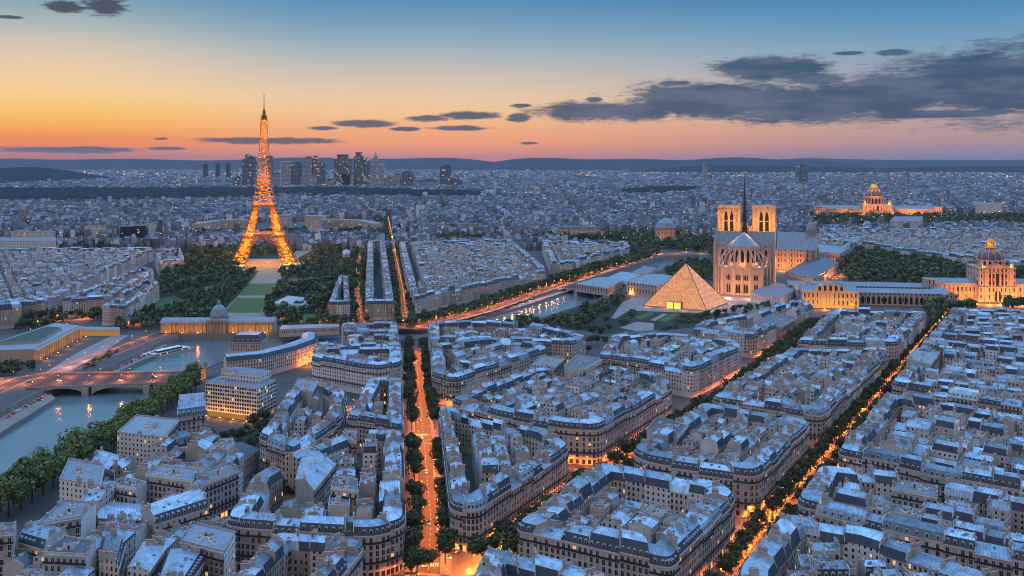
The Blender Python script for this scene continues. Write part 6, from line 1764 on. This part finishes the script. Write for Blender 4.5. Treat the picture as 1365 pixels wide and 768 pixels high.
def flush_leaves(name, label):
    V = np.concatenate(PARK_V); T = np.concatenate(PARK_T); n = len(V)//4
    me = bpy.data.meshes.new(name); me.vertices.add(len(V)); me.loops.add(len(V)); me.polygons.add(n)
    me.vertices.foreach_set('co', V.astype(np.float32).ravel()); me.loops.foreach_set('vertex_index', np.arange(len(V), dtype=np.int32))
    me.polygons.foreach_set('loop_start', np.arange(0, len(V), 4, dtype=np.int32))
    at = me.attributes.new('tint', 'FLOAT', 'FACE'); at.data.foreach_set('value', T.astype(np.float32))
    me.materials.append(LEAFD); me.update(calc_edges=True)
    o = bpy.data.objects.new(name, me); C.objects.link(o); return tag(o, label, 'trees', kind='stuff')
flush_leaves('park_woodland', 'dense dark park trees round the tower, along the quays and avenues')

# ------------------------------------------------------------------ street lamps
STREET_P = 15000.0
def lamp_parts():
    mb = MB(); mb.bar((0, 0, 0), (0, 0, 1.0), .34, DARK, .22, n=6); mb.bar((0, 0, 1.0), (0, 0, 7.2), .16, DARK, .11, n=6); mb.bar((0, 0, 7.1), (1.1, 0, 7.6), .1, DARK, n=5)
    pole = mb.data('pole')
    mb = MB(); mb.lathe(1.1, 0, [(.01, 7.1), (.26, 7.15), (.36, 7.4), (.3, 7.65), (.02, 7.8)], emit('sodium_lantern', (1.0, .36, .06), 4.5, False), 8)
    return pole, mb.data('lantern')
POLE, LANT = lamp_parts()
NL = [0]
LAMPS = []
def street_lamp(*a, **k): LAMPS.append((a, k))
def lamp_thing(x, y, a, label, group, p=STREET_P, col=(1.0, .20, .012)):
    root = empty('street_lamp', (x, y, .14), label, 'street lamp', group, rz=a)
    inst('pole', POLE, root); inst('lantern', LANT, root)
    l = lamp_spot('lantern_glow', (1.5, 0, 6.4), p, col); l.parent = root; NL[0] += 1
for path, nm, st, off, p in ((BOUL, 'tree-lined main boulevard', 21, 5.2, 1.0), (S2, 'middle avenue between the curved blocks', 17, 9.2, 4.2), (S3, 'wide orange avenue on the eastern side', 30, 2.5, 1.0), (S3, 'wide orange avenue on the eastern side', 24, 9.4, 1.7), (X2, 'narrow cross street behind the wedge block', 24, 3.6, .7), (XL, 'street before the arcade block', 26, 5.0, .45)):
    for sgn in (1, -1):
        for x, y, a in along(path, st, sgn*off, start=5 if sgn > 0 else 5+st/2):
            street_lamp(x, y, a - sgn*PI/2, 'sodium street lamp glowing orange on the %s' % nm, 'street lamps on the ' + nm.split(' between')[0].split(' on the')[0].split(' behind')[0], STREET_P*p)
for path, nm, st, off, p in ((QF, 'far quay avenue along the moored barges', 26, -7.5, 1.5), (QF, 'far quay avenue along the moored barges', 34, 8, 1.3), (QL, 'quay road in front of the domed museum', 30, 7, .8), (road_b, 'wide stone bridge and its approach', 27, 14, .9), (road_b, 'wide stone bridge and its approach', 27, -14, .9), (AV1, 'park avenue running away to the north', 26, 0, .8), (AV2, 'park edge street beside the grey villa', 34, 0, .9)):
    for x, y, a in along(path, st, off, start=8):
        street_lamp(x, y, a + (PI/2 if off < 0 else -PI/2), 'sodium street lamp glowing orange on the %s' % nm, 'street lamps on the ' + nm.split(' along')[0].split(' in front')[0].split(' and')[0].split(' running')[0].split(' beside')[0], STREET_P*p, (1.0, .22, .03))
for i, (px, py) in enumerate([(470, 752), (500, 765), (610, 752), (640, 742), (660, 726), (345, 742), (325, 735), (1060, 700), (1100, 712), (455, 575), (462, 555), (470, 545), (682, 717), (668, 707), (653, 717), (676, 728), (640, 726), (796, 617), (812, 612), (783, 612), (1004, 690), (1020, 681), (990, 706), (1010, 702), (945, 752), (598, 700), (592, 545), (600, 552)]):
    x, y = G(px, py); street_lamp(x, y, .5*i, 'sodium street lamp glowing orange in a side street gap between roofs', 'street lamps in the side streets', STREET_P*(.45 if y < 540 and x < 0 else 1.2))
for i, (px, py) in enumerate([(88, 440), (75, 428), (62, 444), (40, 448), (50, 436), (108, 426), (120, 424), (145, 421), (70, 412), (74, 404), (172, 425), (185, 432), (250, 350), (270, 345), (285, 348), (232, 430), (370, 425), (440, 408), (455, 424), (425, 432), (400, 434), (480, 300), (1130, 366), (1155, 360), (1180, 358), (1195, 362), (1235, 364), (1100, 375), (1140, 352), (1265, 362), (1250, 422), (1244, 432), (950, 335), (935, 338), (915, 336), (900, 338), (1010, 340), (1290, 300), (1110, 292)]):
    x, y = G(px, py); street_lamp(x, y, .5*i, 'orange lamp glowing among the dark trees or along the quay edge', 'lamps among the park trees', STREET_P*1.6)

LAMPS.sort(key=lambda l: (l[0][1]**2 + l[0][0]**2) if -30 < CX + F*l[0][0]/l[0][1] < 1395 and l[0][1] > 420 else 9e9)
rest = MB()
for i, (a, k) in enumerate(LAMPS):
    if i < 290: lamp_thing(*a, **k); continue
    x, y, an = a[:3]; rest.bar((x, y, 0), (x, y, 7.2), .2, DARK, n=5)
    if y > 60:
        rest.lathe(x+1.1*math.cos(an), y+1.1*math.sin(an), [(.01, 7.1), (.36, 7.3), (.36, 7.8), (.02, 8.0)], MATS['sodium_lantern'], 6)
        if y < 6000: lamp_spot('lantern_glow', (x+1.5*math.cos(an), y+1.5*math.sin(an), 7.0), a[5] if len(a) > 5 else STREET_P, a[6] if len(a) > 6 else (1.0, .20, .012))
tag(rest.build('street_lamps'), 'the smaller farther street lamps glowing along quays, bridge and park avenues', 'street lamps', kind='stuff')

# ------------------------------------------------------------------ cars, boats
def car_proto(col, name, label, van=False):
    m = flat('car_paint_' + name, col, .3, var=.05, spec=.5)
    root = empty('parked_car', (0, 0, 0), label, 'car', 'cars on the boulevard')
    mb = MB(); sec = [(-2.1, .35), (-2.1, .85), (-1.9, .95), (-1.1, 1.0), (1.0, .98), (2.0, .8), (2.15, .6), (2.1, .35)]
    w = .86
    for (x0, z0), (x1, z1) in zip(sec, sec[1:] + sec[:1]): mb.poly([(x0, -w, z0), (x1, -w, z1), (x1, w, z1), (x0, w, z0)], m)
    mb.poly([(x, -w, z) for x, z in sec][::-1], m); mb.poly([(x, w, z) for x, z in sec], m); mb.build('body', root)
    mb = MB(); lo = [(-1.75, .97), (1.0, .99)]; hi = [(-1.3, 1.48), (.35, 1.46)]
    mb.poly([(-1.75,-.8,.97),(1.0,-.8,.99),(.35,-.66,1.46),(-1.3,-.66,1.48)], GLASSD); mb.poly([(1.0,.8,.99),(-1.75,.8,.97),(-1.3,.66,1.48),(.35,.66,1.46)], GLASSD)
    mb.poly([(1.0,-.8,.99),(1.0,.8,.99),(.35,.66,1.46),(.35,-.66,1.46)], GLASSD); mb.poly([(-1.75,.8,.97),(-1.75,-.8,.97),(-1.3,-.66,1.48),(-1.3,.66,1.48)], GLASSD)
    mb.poly([(-1.3,-.66,1.48),(.35,-.66,1.46),(.35,.66,1.46),(-1.3,.66,1.48)], m); mb.build('cabin', root)
    for x in (-1.3, 1.35):
        for y in (-.8, .8):
            mb = MB(); 
            mb.bar((x, y-.11, .33), (x, y+.11, .33), .66, RAIL, n=10); mb.build('wheel', root)
    for y in (-.6, .6):
        mb = MB(); mb.box(2.1, y, .6, .12, .34, .16, CARW, bottom=True); mb.build('headlight', root)
        mb = MB(); mb.box(-2.11, y, .7, .08, .34, .15, CARR, bottom=True); mb.build('tail_light', root)
    return root
CARW = emit('headlight_glass', (1.0, .82, .55), 12, False); CARR = emit('tail_light_glass', (1.0, .06, .03), 6, False)
cars = [car_proto(c, n, 'x') for c, n in (((.55, .55, .56), 'silver'), ((.03, .03, .035), 'black'), ((.7, .7, .7), 'white'), ((.10, .14, .22), 'blue'), ((.30, .04, .03), 'red'))]
cn = ['silver', 'black', 'white', 'dark blue', 'red']; used = [False]*5
def car(x, y, a, place, group, k=None):
    k = R.randrange(5) if k is None else k
    lab = '%s car %s' % (cn[k], place)
    o = cars[k] if not used[k] else dup(cars[k], (0, 0, 0))
    used[k] = True; o.location = (x, y, .012); o.rotation_euler = (0, 0, a); o['label'] = lab; o['group'] = group
    return o
i = 0
for x, y, a in along([(-42, 480), (-58, 640)], 5.6, -4.6):
    if R.random() < .86: car(x, y, a, 'parked %s in line on the right kerb of the boulevard' % ordinal(i), 'cars parked on the boulevard'); i += 1
for i, (x, y, a) in enumerate(along([(-41, 470), (-45, 520), (-62, 662), (-96, 940)], 41, 2.0)): car(x + R.uniform(-1, 1), y + R.uniform(-9, 9), a+PI, 'driving towards the crossing, %s along the boulevard' % ordinal(i), 'cars driving on the boulevard')
for i, (x, y, a) in enumerate(along(S3, 38, -1.8)): car(x, y + R.uniform(-9, 9), a, 'driving away, %s along the orange avenue' % ordinal(i), 'cars on the orange avenue')
for i, (x, y, a) in enumerate(along(S2, 46, 1.8)): car(x, y + R.uniform(-9, 9), a+PI, 'driving down, %s along the middle avenue' % ordinal(i), 'cars on the middle avenue')
for i, (px, py, a) in enumerate([(603, 737, -.3), (596, 745, -.2), (570, 752, 1.7), (40, 512, .1), (78, 510, 0), (120, 508, 3.1), (160, 510, .1), (205, 505, 0), (20, 548, .5), (35, 542, .5), (52, 534, .5), (175, 480, .6), (185, 475, .6), (196, 470, .6)]):
    x, y = G(px, py, -3.8 if i in (8, 9, 10, 11, 12, 13) else 0); o = car(x, y, a, ('turning at the junction below the wedge block' if i < 3 else 'crossing the wide stone bridge' if i < 8 else 'parked on the low stone quay by the water'), 'cars at the junction' if i < 3 else 'cars on the bridge' if i < 8 else 'cars on the low quay', [4, 2, 0, 1, 2, 3, 0, 1, 2, 0, 1, 2, 3, 0][i])
    o.location.z = 1.22 if 3 <= i < 8 else (-3.78 if i >= 8 else .012)
for i, (x, y, a) in enumerate(along(P_([(8, 556), (64, 524)], -3.8), 7.0, -2.0) + along(P_([(158, 491), (226, 461)], -3.8), 9.0, 1.0)):
    o = car(x, y, a, 'parked along the low stone quay, %s of the waterside line' % ordinal(i), 'cars on the low quay'); o.location.z = -3.78
for k in range(5):
    if not used[k]: cars[k].location = (-44, 500+8*k, .012)

def boat(px, py, a, L, w, label, white=True, tiers=1):
    x, y = G(px, py, -7); root = empty('river_boat', (x, y, -7), label, 'boat', 'boats moored on the river', rz=a)
    hm = WHITE if white else DARK
    mb = MB(); pts = [(-L/2, -w/2), (L*.34, -w/2), (L*.46, -w*.3), (L/2, 0), (L*.46, w*.3), (L*.34, w/2), (-L/2, w/2)]
    lo = [(p[0]*.95, p[1]*.85) for p in pts]
    for i in range(7):
        j = (i+1) % 7; mb.poly([(*lo[i], -.4), (*lo[j], -.4), (*pts[j], 1.7), (*pts[i], 1.7)], DARK if not white else hm)
    mb.poly([(*p, 1.7) for p in pts], FLATROOF); mb.build('hull', root)
    mb = MB(); mb.box(-L*.04, 0, 1.7, L*.74, w*.8, 2.1, facade('boat_windows_%d' % len(MATS), (.6, .6, .6), bay=2.2, floor=2.4, ww=.8, wh=.6, base=1.5, lit=.25, shutters=0, band=False), top=WHITE); mb.box(-L*.04, 0, 3.8, L*.76, w*.84, .25, WHITE, bottom=True); mb.build('cabin', root)
    if tiers > 1:
        mb = MB(); mb.box(-L*.06, 0, 4.05, L*.5, w*.6, 1.9, GLASSD, top=WHITE); mb.box(-L*.06, 0, 5.95, L*.52, w*.64, .2, WHITE, bottom=True); mb.build('upper_deck', root)
    else:
        mb = MB(); mb.box(L*.28, 0, 4.05, 3, w*.5, 1.8, GLASSD, top=WHITE); mb.build('wheelhouse', root)
a0 = math.atan2(near_bank[3][1]-near_bank[2][1], near_bank[3][0]-near_bank[2][0])
bx = G(230, 471, -7); by = G(240, 463, -7)
boat(228, 471, 1.05, 62, 12, 'long white glass-roofed cruise boat moored below the domed museum', True, 2)
boat(205, 474, 1.05, 38, 8, 'slim dark tour boat beside the long white cruise boat', True)
aq = math.atan2(G(757, 386)[1]-G(620, 428)[1], G(757, 386)[0]-G(620, 428)[0])
for i, (px, py, L, wh, lab) in enumerate([(640, 425.5, 34, True, 'pale barge nearest the boulevard end of the far quay'), (655, 420.5, 30, True, 'white barge second along the far quay'), (668, 416, 34, True, 'long white barge in the middle of the quay row'), (684, 411.5, 30, False, 'dark-hulled barge before the red-lit one'), (694, 408.5, 26, True, 'white barge with lit cabin in the quay row'), (707, 404.5, 22, True, 'short barge farthest along the far quay')]):
    boat(px, py, aq, L, 7.5, lab, wh)
# ------------------------------------------------------------------ distant city out to the horizon
def far_city():
    r = np.random.RandomState(9)
    V, FM, T = [], [], []
    AV = [P_(p) for p in ([(-60, 274), (0, 273), (150, 272), (300, 268), (400, 263), (430, 265), (640, 266), (640, 258), (540, 254), (430, 252), (200, 254), (-60, 254)], [(826, 261), (880, 262), (932, 257), (926, 250), (870, 252), (830, 255)],
        [(1080, 306), (1078, 286), (1240, 285), (1460, 289), (1460, 304)], [(250, 318), (250, 300), (520, 292), (520, 318)], [(0, 332), (206, 328), (245, 322), (250, 300), (215, 316), (0, 318)],
        [(555, 328), (600, 316), (720, 318), (860, 311), (1000, 318), (1030, 350), (880, 350), (836, 338), (722, 324)], [(508, 330), (526, 330), (522, 288), (512, 288)], [(262, 250), (640, 250), (640, 243), (262, 243)])]
    boxes = [(min(p[0] for p in a), max(p[0] for p in a), min(p[1] for p in a), max(p[1] for p in a), a) for a in AV]
    Y = 2050.0; cells = []
    while Y < 15500:
        st = 13.0*(Y/2050)**.80
        xs = np.arange(-.60*Y, .60*Y, st*1.15); xs = xs + r.uniform(-.4, .4, len(xs))*st
        ys = Y + r.uniform(-.4, .4, len(xs))*st
        # streets: a wandering grid keeps gaps open
        for x, y in zip(xs, ys):
            w1 = math.sin(x*.006 + 1.7*math.sin(y*.0021)); w2 = math.sin(y*.0075 + 1.5*math.sin(x*.0017 + y*.0009))
            if abs(w1) < .10 or abs(w2) < .13: continue
            if r.rand() < .10: continue
            if any(b[0] < x < b[1] and b[2] < y < b[3] and in_poly((x, y), b[4]) for b in boxes): continue
            cells.append((x, y, st, math.atan2(w1, 2.2)*.7 + (.5 if math.sin(x*.0011+y*.0007) > 0 else -.4)))
        Y += st*1.25
    n = len(cells); c = np.array(cells)
    w = c[:, 2]*r.uniform(.45, 1.0, n); d = c[:, 2]*r.uniform(.4, .85, n); h = np.clip(r.normal(17, 4.5, n), 7, 34)
    tall = r.rand(n) < .012; h[tall] *= r.uniform(1.4, 2.3, tall.sum())
    a = c[:, 3] + r.choice([0, PI/2], n); co, si = np.cos(a), np.sin(a)
    def pt(u, v, z): return np.stack([c[:, 0] + (u*w*co - v*d*si)*.5, c[:, 1] + (u*w*si + v*d*co)*.5, z*np.ones(n)], 1)
    P = [pt(-1, -1, 0), pt(1, -1, 0), pt(1, 1, 0), pt(-1, 1, 0), pt(-1, -1, h), pt(1, -1, h), pt(1, 1, h), pt(-1, 1, h), pt(-1, 0, h+3.2), pt(1, 0, h+3.2)]
    V = np.stack(P, 1).reshape(-1, 3)                      # 10 verts each
    quads = [(0, 1, 5, 4), (2, 3, 7, 6), (4, 5, 9, 8), (6, 7, 8, 9)]; pent = [(1, 2, 6, 9, 5), (3, 0, 4, 8, 7)]
    base = np.arange(n)[:, None]*10
    Q = np.concatenate([(base + np.array(q)[None, :]) for q in quads], 0); K = np.concatenate([(base + np.array(q)[None, :]) for q in pent], 0)
    wt = np.where(r.rand(n) < .26, r.uniform(1.2, 2.0, n), r.uniform(.3, .9, n)); rt = np.where(r.rand(n) < .24, r.uniform(1.2, 2.1, n), r.uniform(.3, .95, n))
    mat = np.concatenate([np.zeros(2*n), np.ones(2*n), np.zeros(2*n)]).astype(np.int32)
    tint = np.concatenate([wt, wt, rt, rt*1.05, wt*.95, wt*.95]).astype(np.float32)
    me = bpy.data.meshes.new('distant_city'); me.vertices.add(len(V)); me.loops.add(Q.size + K.size); me.polygons.add(len(Q) + len(K))
    me.vertices.foreach_set('co', V.astype(np.float32).ravel()); me.loops.foreach_set('vertex_index', np.concatenate([Q.ravel(), K.ravel()]).astype(np.int32))
    ls = np.concatenate([np.arange(len(Q))*4, Q.size + np.arange(len(K))*5]).astype(np.int32); me.polygons.foreach_set('loop_start', ls)
    me.polygons.foreach_set('material_index', mat); at = me.attributes.new('tint', 'FLOAT', 'FACE'); at.data.foreach_set('value', tint)
    me.materials.append(FARW); me.materials.append(FARR); me.update(calc_edges=True)
    o = bpy.data.objects.new('distant_city', me); C.objects.link(o); tag(o, 'sea of small pale houses stretching to the horizon', 'city', kind='stuff')
    print('far houses', n)
    # its lights
    k = 5200; rr = r.rand(k); Yl = 2100*(1/(1-rr*(1-2100/16500.0)))
    Xl = r.uniform(-.58, .58, k)*Yl
    band = r.rand(k)
    # a line of bright lights at the foot of the far hills and ribbons along big roads
    sel = band < .30; Yl[sel] = r.uniform(9000, 13500, sel.sum()); Xl[sel] = r.uniform(-.56, .56, sel.sum())*Yl[sel]
    sel2 = band > .86; t = r.rand(sel2.sum()); 
    roads = [(G(60, 233), G(520, 236)), (G(640, 236), G(1365, 226)), (G(700, 232), G(900, 215.5)), (G(1150, 232), G(1365, 222)), (G(480, 262), G(720, 262)), (G(760, 238), G(1000, 225))]
    idx = r.randint(0, len(roads), sel2.sum()); A = np.array([roads[i][0] for i in idx]); B = np.array([roads[i][1] for i in idx]); 
    Xl[sel2] = A[:, 0] + (B[:, 0]-A[:, 0])*t; Yl[sel2] = A[:, 1] + (B[:, 1]-A[:, 1])*t
    zl = r.uniform(6, 24, k); s = Yl*.00044*r.uniform(.6, 1.7, k)
    kind = r.choice(3, k, p=[.56, .30, .14]); 
    mb = [MB(), MB(), MB()]; allm = MB(); M3 = (emit('far_lamp_amber', (1.0, .46, .16), 2.4, False), emit('far_lamp_pale', (1.0, .70, .40), 1.8, False), emit('far_lamp_white', (.86, .92, 1.0), 1.2, False))
    for i in range(k):
        if any(b[0] < Xl[i] < b[1] and b[2] < Yl[i] < b[3] and in_poly((Xl[i], Yl[i]), b[4]) for b in boxes[:2]): continue
        allm.box(Xl[i], Yl[i], zl[i], s[i], s[i], s[i]*.9, M3[kind[i]], bottom=True)
    tag(allm.build('city_lights'), 'countless tiny street lights twinkling across the far city', 'city lights', kind='stuff')
FARW = flat('far_plaster', (.26, .265, .29), .9, var=.2, scale=.02, tint=True); FARR = flat('far_zinc', (.10, .145, .205), .6, var=.2, scale=.02, tint=True)
far_city()
for L_, lab, z in (([(-160, 272), (0, 272), (150, 271.5), (300, 268), (400, 264), (425, 266), (425, 253), (200, 254), (-160, 254)], 'long dark band of forest beyond the sunset-side quarters', 20), ([(425, 266), (520, 264), (640, 265), (640, 259.5), (540, 256), (425, 253)], 'tapering dark forest edge below the business towers', 18), ([(828, 260), (880, 261.5), (932, 257), (926, 252), (870, 253), (832, 256)], 'lone dark oval wood in the far city', 18)):
    W = ccw(P_(L_)); rr = random.Random(len(lab)); mb = MB()
    pts = [Vector((p[0], p[1], 0)) for p in W]; c = (sum(p[0] for p in W)/len(W), sum(p[1] for p in W)/len(W))
    mb.prism(W, 0, z*.7, FOREST)
    ring = [lerp(p, c, .05) for p in W]
    for i in range(len(W)):
        j = (i+1) % len(W); mb.poly([(*W[i], z*.7), (*W[j], z*.7), (*ring[j], z), (*ring[i], z)], FOREST)
    for t in tessellate_polygon([[Vector((p[0], p[1], 0)) for p in ring]]):
        q = [(*ring[i], z) for i in t]; mb.poly(q if area2(q) > 0 else q[::-1], FOREST)
    x0, x1 = min(p[0] for p in W), max(p[0] for p in W); y0, y1 = min(p[1] for p in W), max(p[1] for p in W)
    for _ in range(900):
        p = (rr.uniform(x0, x1), rr.uniform(y0, y1))
        if in_poly(p, W): mb.lathe(p[0], p[1], [(rr.uniform(14, 34), z*.8), (rr.uniform(8, 16), z+rr.uniform(1, 6)), (.1, z+rr.uniform(4, 9))], FOREST, 6)
    tag(mb.build('far_forest'), lab, 'forest', kind='stuff')

# ------------------------------------------------------------------ haze of the far distance
HAZE_DENSITY = 0.000019
def haze():
    mb = MB(); mb.box(0, 13000, -12, 52000, 27600, 412, WHITE, bottom=True)
    m = bpy.data.materials.new('haze'); m.use_nodes = True; nt = m.node_tree; nt.nodes.clear()
    o = node(nt, 'ShaderNodeOutputMaterial'); v = node(nt, 'ShaderNodeVolumePrincipled')
    v.inputs['Color'].default_value = (.62, .74, .92, 1); v.inputs['Density'].default_value = HAZE_DENSITY; v.inputs['Anisotropy'].default_value = .1
    nt.links.new(v.outputs[0], o.inputs['Volume'])
    ob = mb.build('haze'); ob.data.materials.clear(); ob.data.materials.append(m)
    tag(ob, 'thin blue evening haze over the whole city', 'haze', kind='stuff')
haze()
print('lamps', NL[0], 'trees', NT[0])
